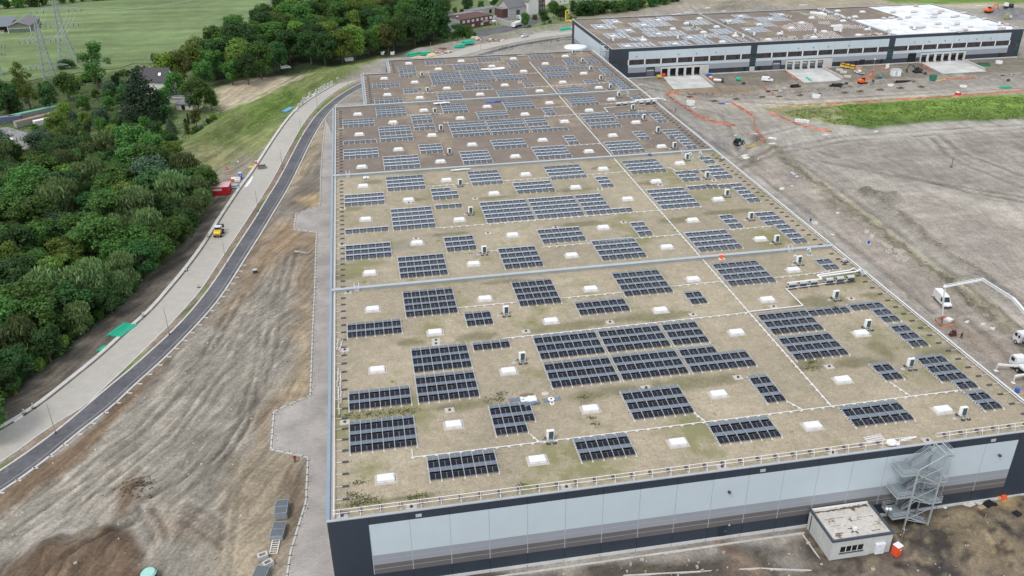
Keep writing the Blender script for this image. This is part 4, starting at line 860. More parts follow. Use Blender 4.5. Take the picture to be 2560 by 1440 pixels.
sheet('blue-grey square sheet around the white drain collar', 'roofing sheet', 'roofing_sheet', 1380, 999, 3.2, 1.1, FOIL, .05, .05, seed=4)
x, y, _ = at(1378,999,ZR); b = MB(); b.cyl((0,0,.1),(0,0,.14),.62,14); b.cyl((0,0,.14),(0,0,.3),.16,8,1); tag(b.build('drain_collar', [WHITE, DGREY], None, (x,y,ZR)), 'white round drain collar lying on blue-grey sheet', 'drain collar')
x, y, _ = at(1380,1010,ZR); b = MB(); b.bb(-.35,.35,-.35,.35,0,.3); b.cyl((0,0,.3),(0,0,.34),.2,8,1); tag(b.build('drain_box', [WHITE, BLACK], None, (x,y,ZR)), 'small white drain box in front of the blue-grey sheet', 'drain box')
x, y, _ = at(1363,984,ZR); b = MB(); b.ball((0,0,.0),(.75,.6,.22),12,6); tag(b.build('gravel_heap', M('light_gravel', (.5,.47,.42), .95, var=.2, scale=6, grain=.2), None, (x,y,ZR)), 'small pale gravel heap on the roof behind the drain collar', 'gravel heap')
x, y, _ = at(1316,987,ZR); b = MB(); b.ball((0,0,-.02),(1.4,.4,.3),12,6); tag(b.build('gravel_heap', M('brown_gravel', (.2,.16,.12), .95, var=.2, scale=6, grain=.2), None, (x,y,ZR)), 'brown gravel pushed up behind the opened roof patch', 'gravel heap')
# pale bundles along the left edge
r3 = random.Random(5)
for i, (u0,v0,u1,v1) in enumerate(((845,848,842,876),(857,850,848,878),(846,922,843,970),(851,934,853,1010),(846,968,848,1038),(860,880,856,890))):
    a = at(u0,v0,ZR); c = at(u1,v1,ZR); b = MB(); L = math.hypot(c[0]-a[0], c[1]-a[1]); n = max(2,int(L/.55))
    for k in range(n): b.box(((c[0]-a[0])*(k+.5)/n+r3.uniform(-.07,.07),(c[1]-a[1])*(k+.5)/n,.12),(.26,.48,.2),r3.uniform(-.2,.2))
    tag(b.build('ballast_row', M('ballast_bag', (.5,.47,.44), .8, var=.2, island=.2), None, a), '%s of pale ballast stones along the left roof edge, %s from the back' % ('short row' if L < 4 else 'row', ORD[[0,1,3,4,5,2][i]]), 'ballast row', 'rows of ballast stones at the left edge')
x, y, _ = at(1997+190,1100,ZR); t = thing('ladder_stack', 'stack of white aluminium ladders lying by the front guard rail', 'ladder', (x,y,ZR), .1)
for k in range(3):
    b = MB(); yy = -.5+k*.5
    b.beam((-1.7,yy,.1+k*.05),(1.7,yy,.1+k*.05),.08,.08); b.beam((-1.7,yy+.36,.1+k*.05),(1.7,yy+.36,.1+k*.05),.08,.08)
    for q in range(9): b.beam((-1.6+q*.4,yy,.1+k*.05),(-1.6+q*.4,yy+.36,.1+k*.05),.05,.05)
    b.build('ladder', RAILW, t)
x, y, _ = at(2228,1112,ZR); b = MB(); b.ball((0,0,.45),(.95,.75,.6),12,8); b.ball((.8,-.25,.25),(.55,.45,.35),10,6)
tag(b.build('bulk_bag', M('white_bag', (.8,.8,.8), .7, var=.06, scale=3, bump=.6), None, (x,y,ZR), 0, True), 'crumpled white bulk bag by the front guard rail', 'bulk bag')
x, y, _ = at(2271,1099,ZR); b = MB(); b.bb(-1.5,1.5,-.12,.12,0,.22); tag(b.build('white_tube', WHITE, None, (x,y,ZR+.1), .1), 'white tube lying on the front guard rail weights', 'tube')
x, y, _ = at(1803,646,ZR); t = thing('saw', 'orange cutting machine on white board beside the nearest fire wall', 'machine', (x,y,ZR)); b = MB(); b.bb(-.4,.4,-.3,.3,.25,.85); b.cyl((-.2,-.5,.3),(.2,-.5,.3),.3,8); b.build('body', ORANGE, t); b = MB(); b.bb(-.75,.75,-.75,.4,0,.12); b.bb(-.5,.5,.3,.5,.85,.95); b.build('board', WHITE, t)
x, y, _ = at(1624,391,ZR); b = MB(); b.box((0,0,.3),(.9,.5,.5)); b.box((.3,.3,.2),(.5,.5,.4),.4); tag(b.build('blue_bag', BLUE, None, (x,y,ZR+.4)), 'bright blue bag at the middle fire wall', 'bag')
sheet('blue tarpaulin lying in front of the farthest fire wall', 'tarpaulin', 'tarpaulin', 1236, 255, 6.5, 1.6, M('tarp_blue', (.06,.14,.5), .5, var=.2), .05, .5, seed=6)
sheet('white membrane folded over the farthest fire wall', 'membrane', 'membrane_sheet', 1104, 258, 6.0, 1.6, FOILW, .05, .35, ZR+.5, seed=7)
sheet('white membrane patch left of the middle fire wall', 'membrane', 'membrane_sheet', 1152, 424, 6.0, .8, FOILW, .04, .15, ZR+.5, seed=8)
sheet('white membrane roll beside the big far solar array', 'membrane', 'membrane_sheet', 1232, 173, 10.5, 1.8, M('white_foil2', (.8,.8,.8), .5), .03, .5, ZR+.05, seed=9)
sheet('white crumpled foil at the left behind the middle fire wall', 'membrane', 'membrane_sheet', 915, 447, 1.6, 1.4, M('white_foil3', (.75,.77,.8), .4), .3, .8, seed=10)
sheet('white membrane strip near the back of the farthest section', 'membrane', 'membrane_sheet', 1306, 138, 4.6, .7, FOILW, .03, .1, seed=12)
x, y, _ = at(2111,656,ZR); 
def cam_unit(u, v, label):
    x, y, _ = at(u, v, ZR); t = thing('fan_unit', label, 'fan unit', (x,y,ZR), .3, 'small fan units'); b = MB(); b.bb(-.5,.3,-.3,.3,.3,.95); b.build('housing', LGREY, t); b = MB(); b.cyl((.3,0,.62),(.36,0,.62),.26,10); b.build('fan', DGREY, t); b = MB(); b.bb(-.7,.7,-.5,-.35,0,.3); b.bb(-.7,.7,.35,.5,0,.3); b.build('support_frame', DGREY, t)
cam_unit(2111,656,'small fan unit at the right roof edge, before the nearest fire wall'); cam_unit(1806,400,'small fan unit at the right roof edge, before the middle fire wall'); cam_unit(1616,236,'small fan unit at the right roof edge, before the farthest fire wall')

# ------------------------------------------------------------------ stair tower
st = thing('stair_tower', 'galvanised steel escape stair tower against the striped front wall', 'stair tower', (93.7,-3.6,0))
L, D = 4.4, 3.2
for x, y, z0, z1 in ((0,0,0,12.4),(L,0,0,14.9),(0,D,0,12.4),(L,D,0,14.9)):
    b = MB(); b.beam((x,y,z0),(x,y,z1),.22,.22); b.bb(x-.2,x+.2,y-.2,y+.2,0,.06); b.build('column', GALV, st)
def brace(*q): bb_ = MB(); bb_.beam(*q); bb_.build('brace', GALV, st)
brace((0,0,12.4),(L,0,14.9),.12,.12)
b = MB(); b.beam((L,0,14.9),(L+1.4,0,14.7),.14,.14); b.beam((L,0,14.9),(L,D,14.9),.14,.14); b.beam((L+1.4,0,14.7),(L+1.2,D,14.9),.14,.14); b.beam((L+1.4,0,14.7),(L,0,13.2),.1,.1)
b.build('top_frame', GALV, st)
for z in (0,4.2,8.3): brace((0,0,z+2.0),(L,0,z+4.0),.1,.1); brace((0,0,z+2.0),(L,0,z+.4),.1,.1); brace((0,D,z+2.0),(L,D,z+4.0),.08,.08)
LZ = [(-2.6,2.6),(3.6,4.9),(-2.6,7.0),(3.6,9.3),(-2.6,11.6),(3.6,14.3)]
grate = M('stair_grating', (.26,.31,.335), .6, .3, var=.15, scale=12)
for i, (x, z) in enumerate(LZ):
    b = MB(); w = 2.6 if x < 0 else 2.3; x0 = x if x < 0 else x; b.bb(x0,x0+w,.1,D-.1,z-.04,z); b.bb(x0-.04,x0+w+.04,.02,.1,z-.25,z+.02,1); b.bb(x0-.04,x0+w+.04,D-.1,D-.02,z-.25,z+.02,1); e = x0-.04 if x < 0 else x0+w; b.bb(e,e+.06,.1,D-.1,z-.25,z+.02,1)
    ld = b.build('landing', [grate, GALV], st)
    b = MB(); e = x0 if x < 0 else x0+w
    for hz in (.45,.75,1.1):
        b.cyl((e,.06,z+hz),(e,D-.06,z+hz),.03,5); b.cyl((x0,.06,z+hz),(x0+w,.06,z+hz),.03,5)
        if i < 5: b.cyl((x0,D-.06,z+hz),(x0+w,D-.06,z+hz),.03,5)
    for px_, py_ in ((x0,.06),(x0+w,.06),(e,D-.06),(e,D/2),(x0+w/2,.06)): b.cyl((px_,py_,z),(px_,py_,z+1.1),.03,5)
    b.build('railing', GALV, ld)
prev = (4.2, .1)
for i, (x, z) in enumerate(LZ):
    up = x < 0
    xa, za = (4.6, .1) if i == 0 else ((LZ[i-1][0]+2.6, LZ[i-1][1]) if LZ[i-1][0] < 0 else (LZ[i-1][0], LZ[i-1][1]))
    xb, zb = (x+2.6, z) if up else (x, z); y0, y1 = (.15,1.45) if up else (1.75,3.05); n = 12; b = MB()
    for k in range(n):
        t0 = (k+.5)/n; cx = xa+(xb-xa)*t0; cz = za+(zb-za)*t0; b.box((cx,(y0+y1)/2,cz),(.3,y1-y0-.1,.05))
    for yy in (y0,y1): b.beam((xa,yy,za),(xb,yy,zb),.07,.3,1); 
    fl = b.build('stair_flight', [grate, GALV], st)
    b = MB()
    for yy in (y0,y1):
        for hz in (.55,1.0): b.cyl((xa,yy,za+hz),(xb,yy,zb+hz),.03,5)
        for k in range(4): q = k/3; b.cyl((xa+(xb-xa)*q,yy,za+(zb-za)*q),(xa+(xb-xa)*q,yy,za+(zb-za)*q+1.0),.025,5)
    b.build('handrail', GALV, fl)

# ------------------------------------------------------------------ concrete pump house in front
hut = thing('pump_house', 'flat-roofed grey concrete hut in front of the striped wall', 'hut', (77.9,-7.9,0))
cw_ = M('hut_concrete', (.5,.51,.49), .85, var=.1, scale=.5, grain=.05)
b = MB(); Wd, Dp, Hh = 10.5, 7.55, 3.9
wx0, wx1, wz0, wz1 = 1.6, 5.6, 1.35, 2.6
b.bb(0,Wd,0,Dp,0,wz0); b.bb(0,wx0,0,Dp,wz0,wz1); b.bb(wx1,Wd,0,Dp,wz0,wz1); b.bb(wx0,wx1,.6,Dp,wz0,wz1); b.bb(0,Wd,0,Dp,wz1,Hh)
b.bb(7.0,7.04,-.012,.0,0,Hh,1); b.bb(-.012,.0,2.7,2.74,0,Hh,1); b.bb(-.012,0,5.2,5.24,0,Hh,1)
b.build('wall', [cw_, SEAM], hut)
hr = ground_mat('hut_roof_screed', False, (.56,.535,.49), scales=((.4,.1),(2,.1)), bump=.1, vc=[((.16,.12,.08),.5,.585,.04),((.3,.25,.19),1.3,.57,.1)])
b = MB(); b.bb(.25,Wd-.25,.25,Dp-.25,Hh,Hh+.06); b.build('roof', hr, hut)
b = MB(); rg_ = random.Random(12)
for x0_, x1_, y_, th in ((.5,4.6,6.75,.5),(4.9,9.9,6.8,.75),(1.0,4.5,4.9,.12),(5.0,7.2,3.9,.15),(6.5,9.5,4.4,.12),(1.2,2.6,1.6,.3),(3.8,5.4,2.3,.25),(7.4,8.9,1.2,.2),(1.4,3.2,3.3,.12),(8.2,9.6,2.4,.14)):
    n_ = 9; up = [(x0_+(x1_-x0_)*k/n_, y_+th*rg_.uniform(.2,.5), Hh+.064) for k in range(n_+1)]; lo = [(x0_+(x1_-x0_)*k/n_, y_-th*rg_.uniform(.1,.6), Hh+.064) for k in range(n_+1)]
    for k in range(n_): b.poly([lo[k],lo[k+1],up[k+1],up[k]])
b.build('moss_patches', M('hut_moss', (.11,.085,.06), .95, var=.3, scale=3), hut)
b = MB(); z0, z1 = Hh-.06, Hh+.32; b.bb(-.1,Wd+.1,-.1,.22,z0,z1); b.bb(-.1,.22,.22,Dp,z0,z1+.003); b.bb(Wd-.22,Wd+.1,.22,Dp,z0,z1+.003); b.bb(.22,Wd-.22,Dp-.2,Dp,Hh,z1-.02,1); b.build('parapet', [M('slate_coping', (.065,.085,.11), .45), WHITE], hut)
wi = MB(); wi.bb(wx0,wx1,.1,.14,wz0,wz1); w_ = wi.build('window', glass('dark_window', (.012,.013,.014), .1), hut)
wi = MB(); 
for q in range(1,4): x = wx0+(wx1-wx0)*q/4; wi.bb(x-.05,x+.05,.04,.1,wz0,wz1)
wi.build('frame', WHITE, w_); wi = MB(); wi.bb(wx0-.1,wx1+.1,-.1,.0,wz0-.22,wz0+.0); wi.build('sill', MATS['slate_coping'], w_)
b = MB(); b.bb(7.7,9.2,-.45,-.01,.3,2.3); b.bb(7.65,9.25,-.5,.0,2.3,2.36); b.build('switch_cabinet', M('cabinet_white', (.68,.72,.75), .4), hut)
b = MB(); b.cyl((7.9,-.05,3.2),(7.9,0,3.2),.14,10); b.cyl((9.5,-.05,3.0),(9.5,0,3.0),.14,10); b.build('vent', LGREY, hut)
b = MB(); b.tube([(-.1,6.6,3.5),(-.1,6.6,.3)],.07,6); b.build('downpipe', DGREY, hut)
x, y, _ = at(2136,1328,Hh); t = thing('roof_fan', 'small white fan with dark arms on the hut roof', 'fan', (x,y,Hh+.06)); b = MB(); b.bb(-.3,.3,-.25,.25,.2,.75); b.build('housing', WHITE, t); b = MB()
for k in range(4): b.beam((0,0,.15),(.75*math.cos(k*PI/2+.4),.75*math.sin(k*PI/2+.4),.08),.16,.1)
b.build('support_frame', DGREY, t)
# kerbs and channel strips in the mud before the facade
b = MB()
for pl in (A2([(1660,1385),(1890,1350),(2005,1335),(2050,1400)]), A2([(1560,1440),(1900,1422),(2040,1428),(2100,1450)])):
    for a, c in zip(pl[:-1], pl[1:]): b.beam((*a,.02),(*c,.02),.22,.3)
struct(b.build('kerb', kerb_m))
b = MB(); b.bb(1,77,-1.5,-1.2,-.05,.12); struct(b.build('drain_channel', kerb_m))
# ------------------------------------------------------------------ second hall
X0, X1, Y0, Y1 = 130.5, 350.0, 301.5, 381.0
h2 = thing('warehouse', 'second warehouse behind, half-covered white roof, ribbon windows and loading docks', 'warehouse', (0,0,0))
docks = [(155.4, 20.0, 24.6, [156.0,160.2,164.3,168.4,172.5]), (220.4, 21.0, 25.0, [221.1,225.2,229.3,233.4,237.5]), (293.8, 25.6, 25.6, [294.5,298.7,302.9,307.0,311.2,315.3])]
gates = [148.1, 213.5, 287.0]
b = MB(); b.poly([(X0,Y1,0),(X0,Y0,0),(X0,Y0,ZT),(X0,Y1,ZT)]); b.poly([(X1,Y0,0),(X1,Y1,0),(X1,Y1,ZT),(X1,Y0,ZT)]); b.poly([(X1,Y1,0),(X0,Y1,0),(X0,Y1,ZT),(X1,Y1,ZT)])
holes = sorted([(g, g+4.3, 0, 4.6) for g in gates]+[(d, d+2.9, 1.0, 4.0) for _, _, _, L in docks for d in L])
x = X0
for a, c, z0, z1 in holes:
    b.poly([(x,Y0,0),(a,Y0,0),(a,Y0,ZT),(x,Y0,ZT)]); b.poly([(a,Y0,z1),(c,Y0,z1),(c,Y0,ZT),(a,Y0,ZT)])
    if z0: b.poly([(a,Y0,0),(c,Y0,0),(c,Y0,z0),(a,Y0,z0)])
    x = c
b.poly([(x,Y0,0),(X1,Y0,0),(X1,Y0,ZT),(x,Y0,ZT)]); b.build('wall', NAVY, h2)
se2 = [138.9+8.19*k for k in range(26)]
def segs(z0, z1):
    out = []; x = 138.9
    for a, c, hz0, hz1 in sorted([(g, g+4.3, 0, 4.6) for g in gates]+[(d0, d0+w2, 0, 4.95) for d0, w1, w2, _ in docks]+[(201.0,204.4,0,9.2),(274.9,278.3,0,9.2)]):
        if hz1 > z0+.05: out.append((x, a)); x = c
    out.append((x, 343.3)); return out
for nm, m, z0, z1 in (('cladding_band', LBLUE, 9.0, 12.9),('cladding_band', LBLUE, 5.2, 6.55),('cladding_band', MGREY, 2.75, 5.2)):
    for a, c in segs(z0, z1):
        if c-a < .2: continue
        b = MB(); b.bb(a, c, Y0-.06, Y0+.02, z0, z1)
        for s in se2:
            if a < s < c: b.bb(s-.07, s+.07, Y0-.07, Y0-.055, z0, z1, 1)
        b.build(nm, [m, SEAM], h2)
b = MB(); b.bb(X0-.05, X1+.05, Y0-.12, Y0-.0, -.1, .5); b.bb(X0-.12, X0, Y0, Y1, -.1, .5); b.build('plinth', plin, h2)
b = MB(); b.bb(X0-.06,X0+.02,306.0,375.5,5.4,12.6); 
for k in range(1, 11): b.bb(X0-.07,X0-.055,306+k*6.2-.06,306+k*6.2+.06,5.4,12.6,1)
b.build('cladding_band', [LBLUE, SEAM], h2)
b = MB(); b.bb(X0-.06,X0+.02,306.0,375.5,3.2,5.4); b.build('cladding_band', MGREY, h2); b = MB(); b.bb(X0-.06,X0+.02,306.0,375.5,1.4,3.2); b.build('cladding_band', BGREY, h2)
b = MB(); b.bb(X0-.08,X1+.08,Y0-.1,Y0+.4,ZT-.1,ZT+.1); b.bb(X0-.08,X0+.4,Y0+.4,Y1,ZT-.1,ZT+.102); b.bb(X1-.4,X1+.08,Y0+.4,Y1,ZT-.1,ZT+.102); b.bb(X0+.4,X1-.4,Y1-.4,Y1+.08,ZT-.1,ZT+.1); b.build('coping', lcop, h2)
rib = glass('ribbon_glass', (.05,.04,.042), .12, 1.5, .35)
mull = M('mullion_dark', (.03,.035,.042), .5)
def window(x0, x1, z0=6.75, z1=8.85, n=6):
    b = MB(); w = (x1-x0)/n
    for i in range(n): b.bb(x0+i*w+.05, x0+(i+1)*w-.05, Y0-.05, Y0-.02, z0+.06, z1-.06)
    o = b.build('window', rib, h2)
    b = MB()
    for i in range(n+1): b.bb(x0+i*w-.06, x0+i*w+.06, Y0-.09, Y0-.03, z0, z1)
    b.bb(x0, x1, Y0-.085, Y0-.03, z0-.04, z0+.08); b.bb(x0, x1, Y0-.085, Y0-.03, z1-.08, z1+.04); b.build('frame', mull, o)
divs = [138.9+8.19*k for k in range(8)]+[212.4+8.14*k for k in range(8)]+[286.0+8.2*k for k in range(8)]
spans = [(138.9+8.19*k, 138.9+8.19*(k+1)) for k in range(7)]+[(196.2,200.6),(204.9,212.4)]+[(212.4+8.16*k, 212.4+8.16*(k+1)) for k in range(7)]+[(269.6,274.5),(278.7,286.0)]+[(286.0+8.2*k, 286.0+8.2*(k+1)) for k in range(7)]
for a, c in spans: window(a+.35, c-.35, n=max(3,int((c-a)/1.3)))
window(134.2,138.4,n=3); window(344.0,347.2,n=3)
b = MB()
for s in divs: b.bb(s-.33, s+.33, Y0-.1, Y0-.02, 6.6, 9.0)
b.build('window_pier', M('pier_white', (.7,.72,.74), .5), h2)
tg = glass('tower_glass', (.03,.05,.055), .08, 1.5, .3)
for x0, x1, z0 in ((201.2,204.2,.5),(275.1,278.1,.5),(130.7,133.4,.5),(347.4,349.8,.5)):
    b = MB(); n = 5; z1 = 9.0
    for i in range(n): b.bb(x0+.08, x1-.08, Y0-.08, Y0-.03, z0+(z1-z0)*i/n+.08, z0+(z1-z0)*(i+1)/n-.05)
    o = b.build('glazed_stairwell', tg, h2); b = MB(); b.bb(x0-.1,x0+.08,Y0-.12,Y0-.03,z0,z1+.1); b.bb(x1-.08,x1+.1,Y0-.12,Y0-.03,z0,z1+.1); b.bb(x0,x1,Y0-.11,Y0-.03,z1,z1+.1)
    for i in range(1,n): b.bb(x0,x1,Y0-.1,Y0-.03,z0+(z1-z0)*i/n-.06,z0+(z1-z0)*i/n+.08)
    b.build('frame', M('stair_frame', (.05,.09,.09), .5), o)
b = MB(); b.bb(201.4,204.0,Y0-.2,Y0-.12,.3,2.7); b.build('entrance_door', LGREY, h2)
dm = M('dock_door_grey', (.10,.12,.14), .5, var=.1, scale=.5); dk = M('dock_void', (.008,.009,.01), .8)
for gi, g in enumerate(gates):
    b = MB(); b.bb(g, g+4.3, Y0+.3, Y0+.36, .1, 4.6)
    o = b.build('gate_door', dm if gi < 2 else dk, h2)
    if gi < 2: b = MB(); b.bb(g+.4,g+3.9,Y0+.27,Y0+.3,3.1,3.6); b.build('door_window', LGREY, o)
    b = MB(); b.bb(g-.12,g,Y0-.1,Y0+.3,0,4.7); b.bb(g+4.3,g+4.42,Y0-.1,Y0+.3,0,4.7); b.bb(g,g+4.3,Y0-.1,Y0+.3,4.6,4.72); b.build('door_frame', mull, o)
for gi, (d0, w1, w2, L) in enumerate(docks):
    b = MB(); hs = [(d, d+2.9) for d in L]; x = d0
    for a, c in hs: b.bb(x, a, Y0-.3, Y0-.02, 0, 4.9); b.bb(a, c, Y0-.3, Y0-.02, 4.0, 4.9); b.bb(a, c, Y0-.3, Y0-.02, -.2, .35); x = c
    b.bb(x, d0+w2, Y0-.3, Y0-.02, 0, 4.9); b.build('dock_surround', CONC, h2)
    for k, (a, c) in enumerate(hs):
        b = MB(); 
        if gi == 1: b.bb(a,c,Y0+.1,Y0+.16,1.0,4.0)
        elif gi == 0: b.bb(a,c,Y0+.9,Y0+.96,.3,4.0)
        else: b.bb(a,c,Y0+.5,Y0+.56,.3,4.0); b.bb(a,c,Y0+.3,Y0+.36,2.9,4.0,1)
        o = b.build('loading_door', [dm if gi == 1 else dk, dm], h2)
        if gi == 1: b = MB(); b.bb(a+.3,c-.3,Y0+.06,Y0+.1,2.9,3.4); b.build('door_window', LGREY, o)
        b = MB(); b.bb(a+.3,c-.3,Y0-1.0,Y0-.3,.75,.95); b.bb(a+.35,a+.75,Y0-.65,Y0-.3,.35,.75); b.bb(c-.75,c-.35,Y0-.65,Y0-.3,.35,.75); b.build('dock_leveller', BLACK, o)
        b = MB(); b.bb(a-.5,a,Y0-.9,Y0-.3,0,.9); b.bb(c,c+.5,Y0-.9,Y0-.3,0,.9); b.build('buffer', CONC, o)
for x0, x1, z0, z1 in ((198.2,199.5,.5,2.7),(206.0,207.3,.5,2.7),(258.0,259.4,.5,2.7),(260.4,263.2,.5,3.2),(271.8,273.2,.5,2.9),(339.0,340.2,.5,2.8)):
    b = MB(); b.bb(x0,x1,Y0-.1,Y0-.02,z0,z1); b.build('door', M('door_dark', (.012,.016,.02), .4), h2)
for x0, x1 in ((189.6,196.2),(264.2,269.6),(339.9,344.5)): window(x0,x1,1.2,2.6,4)
b = MB()
for x in (142.8,164,173,183,226,234,242,253,289,297,306,314,324,332): b.box((x,Y0-.25,10.6),(.35,.4,.3))
b.build('wall_lamps', DGREY, h2)
# its roofs
for x0, x1, m in ((X0+.3,204.6,ROOFB),(204.6,277.4,ROOFC),(277.4,X1-.3,ROOFC)):
    b = MB(); b.poly([(x0,Y0+.3,ZR),(x1,Y0+.3,ZR),(x1,Y1-.3,ZR),(x0,Y1-.3,ZR)]); b.build('roof', m, h2)
for x, m2 in ((204.6,lcop),(277.4,lcop)): b = MB(); b.bb(x-.45,x+.45,Y0+.3,Y1-.3,ZR-.1,ZR+.62); b.build('fire_wall', wallm, h2)
b = MB(); b.poly([(277.9,Y0+.5,ZR+.03),(X1-.5,Y0+.5,ZR+.03),(X1-.5,Y1-.5,ZR+.03),(309,Y1-.5,ZR+.03),(309,345,ZR+.03),(277.9,345,ZR+.03)]); b.build('roof_membrane', paver('bright_membrane', (.76,.78,.8), (.66,.68,.71), 30, 2.2, PI/2), h2)
for x, y in [(X0+9+24.2*k+(12.1 if j % 2 else 0), 306.5+12.3*j) for j in range(7) for k in range(6)]:
    if 131.5 < x < 276 and abs(x-204.6) > 2.5 and y < 380: skylight(h2, x, y, SKM2)
skylight(h2, 285, 353, SKM2); skylight(h2, 297, 366, SKM2); skylight(h2, 285, 372, SKM2)
def P2(u, v, S=5.565, ox=1440): return at(ox+u/S, v/S, ZR)
# arrays there run front to back
lst = [('a',146.0,364.2,7,3),('b',136.4,351.4,7,4),('c',145.6,339.0,5,3),('d',136.4,326.4,7,4),('e',145.8,319.0,4,3),('f',136.4,304.6,5,6),('g',157.3,304.2,5,5),('h1',172.6,314.5,4,2),('h2',175.0,304.4,12,3),('i',157.4,325.5,7,7),('j',158.8,339.5,5,3),('k',157.5,351.2,7,5),('l',166.8,364.2,6,3),('m',172.9,351.6,7,2),('n',178.0,366.5,6,3),('p',181.5,337.0,5,3),('o',189.8,350.5,7,4),('q',193.2,325.0,7,4),('r',184.4,317.6,5,3),('s',190.2,304.6,9,2),('s2',198.4,304.6,5,1),('t',220.9,362.8,6,3),('u',209.7,350.0,7,4),('v',211.0,325.0,7,4),('w',223.5,338.0,6,3),('y',229.0,351.0,7,6),('x',243.5,364.0,5,2)]
for ri, row in enumerate(rowsplit([(q[2], q[1], q) for q in lst], 5.0) if False else rowsplit([(q[1], q[2], q) for q in lst], 6.0)):
    for ci, (x, y, q) in enumerate(row):
        n, t = q[3], q[4]; pos = 'leftmost' if ci == 0 else 'rightmost' if ci == len(row)-1 else ORD[ci]+' from the left'
        array(x+t*PITCH, y, [(0, n)]*t, '%s-strip solar array, %s in row %s of the far warehouse roof' % (NUM[t], pos, NUM[ri+1]), 'solar arrays on the far warehouse roof', ZR, PI/2)
# bare mounting feet waiting for panels
FE = [[(880,225),(1740,290),(1700,365),(1400,340)],[(860,400),(1180,400),(1300,545),(780,560),(640,490)],[(270,690),(900,650),(980,720),(300,745)],[(1050,640),(1500,560),(1800,680),(1060,712)],[(1290,385),(1520,385),(1560,445),(1350,440)],[(1640,455),(2100,440),(2210,510),(1740,515)],[(580,250),(800,270),(880,315),(640,290)],[(1300,555),(1560,555),(1700,640),(1480,640)]]
fx = MB(); rg = random.Random(2)
for poly in FE:
    w = [P2(u,v,7.11,1860)[:2] for u, v in poly]; ax = np.array([p[0] for p in w]); ay = np.array([p[1] for p in w])
    for xx in np.arange(ax.min(), ax.max(), 1.45):
        for yy in np.arange(ay.min(), ay.max(), 1.83):
            if inside(np.array([xx]), np.array([yy]), w)[0] and rg.random() < .93: fx.box((xx,yy,ZR+.2),(.32,.55,.4),0,0)
tag(fx.build('mounting_feet', M('foot_white', (.66,.64,.63), .6, island=.2)), 'white mounting feet set out in rows on the far warehouse roof', 'mounting feet', None, 'stuff')
# heat pumps seen edge-on, rolls and pallets on the white roof
HP = [(520,575,5.565,1440),(928,560,5.565,1440),(1420,545,5.565,1440),(1800,530,5.565,1440),(2222,505,5.565,1440),(2330,530,5.565,1440),(2480,500,5.565,1440),(185,640,7.11,1860),(675,625,7.11,1860),(1270,590,7.11,1860),(1720,580,7.11,1860),(2230,550,7.11,1860),(150,555,7.11,2200),(610,530,7.11,2200),(1180,500,7.11,2200),(1605,485,7.11,2200),(2120,455,7.11,2200)]
for i, (u, v, s, ox) in enumerate(sorted(HP, key=lambda q: q[0]/q[2]+q[3])):
    x, y, _ = P2(u, v, s, ox); dup(p0, (x,y,ZR), PI/2, 'heat pump seen edge-on near the front of the far warehouse roof, %s from the left' % ORD[i], 'heat pumps on the far roof')
RO = [(230,235,0),(600,228,0),(1085,210,0),(1052,238,1),(950,322,0),(975,270,0),(1375,303,0),(1300,315,1),(1650,325,0),(1850,357,0),(1030,440,0),(1370,448,0),(575,500,1),(700,505,0),(755,500,0),(1490,248,0),(640,118,1),(60,340,1),(200,335,0),(350,345,1),(500,325,0),(2140,530,1),(1400,582,1),(1510,550,1),(2240,450,1),(2400,520,1),(2170,520,0)]
pink = M('pallet_wrap', (.55,.42,.38), .6, var=.3)
for i, (u, v, k) in enumerate(sorted(RO)):
    x, y, _ = P2(u, v, 7.11, 2200); b = MB()
    if k: b.bb(-1.2,1.2,-.8,.8,.0,.15,1); b.bb(-1.1,1.1,-.7,.7,.15,1.0,0)
    else: b.cyl((-1.6,0,.6),(1.6,.4,.6),.6,10,0); b.cyl((1.6,.4,.6),(1.66,.41,.6),.57,10,1)
    t = tag(b.build('membrane_pallet' if k else 'membrane_roll', [LGREY if not k else (pink if i % 3 else LGREY), BLACK], None, (x,y,ZR+.05), rnd.uniform(-.4,.4)), '%s on the white far roof, %s such item from its left end' % ('wrapped pallet' if k else 'dark-ended membrane roll', ORD[i]), 'pallet' if k else 'roll', 'materials on the white roof')
DT = [(980,160),(875,250),(1355,395),(400,435),(240,530),(1010,495),(1290,540),(1980,450),(1925,540)]
for i, (u, v) in enumerate(DT):
    x, y, _ = P2(u, v, 7.11, 2200); b = MB(); b.bb(-1.7,1.7,-1.2,1.2,0,.35); tag(b.build('roof_hatch', M('hatch_pale', (.6,.62,.62), .6), None, (x,y,ZR+.03)), 'low pale roof hatch cover on the white far roof, number %s from the back' % NUM[sorted(DT,key=lambda q:q[1]).index((u,v))+1], 'roof hatch', 'hatch covers on the white roof')
x, y, _ = P2(1665, 545, 7.11, 1860); b = MB(); b.bb(-1.9,1.9,-1,1,.1,2.9); b.bb(1.0,1.5,-1.04,-1,.4,1.6,1); tag(b.build('material_tent', [WHITE, BROWNBOX], None, (x,y,ZR)), 'white sheeted material stack on the far warehouse roof', 'stack')
b = MB(); P_ = [P2(1210,240,7.11,1860),P2(1430,270,7.11,1860)]; 
for k in range(14): t0 = k/13; b.box((P_[0][0]*(1-t0)+P_[1][0]*t0, P_[0][1]*(1-t0)+P_[1][1]*t0, ZR+.5),(1.6,2.2,rg.uniform(.5,1.2)),rg.random())
tag(b.build('bag_row', WHITE), 'row of white bags near the back of the far warehouse roof', 'bags')
b = MB()
for k in range(40):
    y = Y1-3-k*.95; b.box((277.6+rg.uniform(-1.6,1.4), y, ZR+.7),(rg.uniform(.6,1.8),rg.uniform(.5,1.3),rg.uniform(.4,1.1)),rg.random()*3)
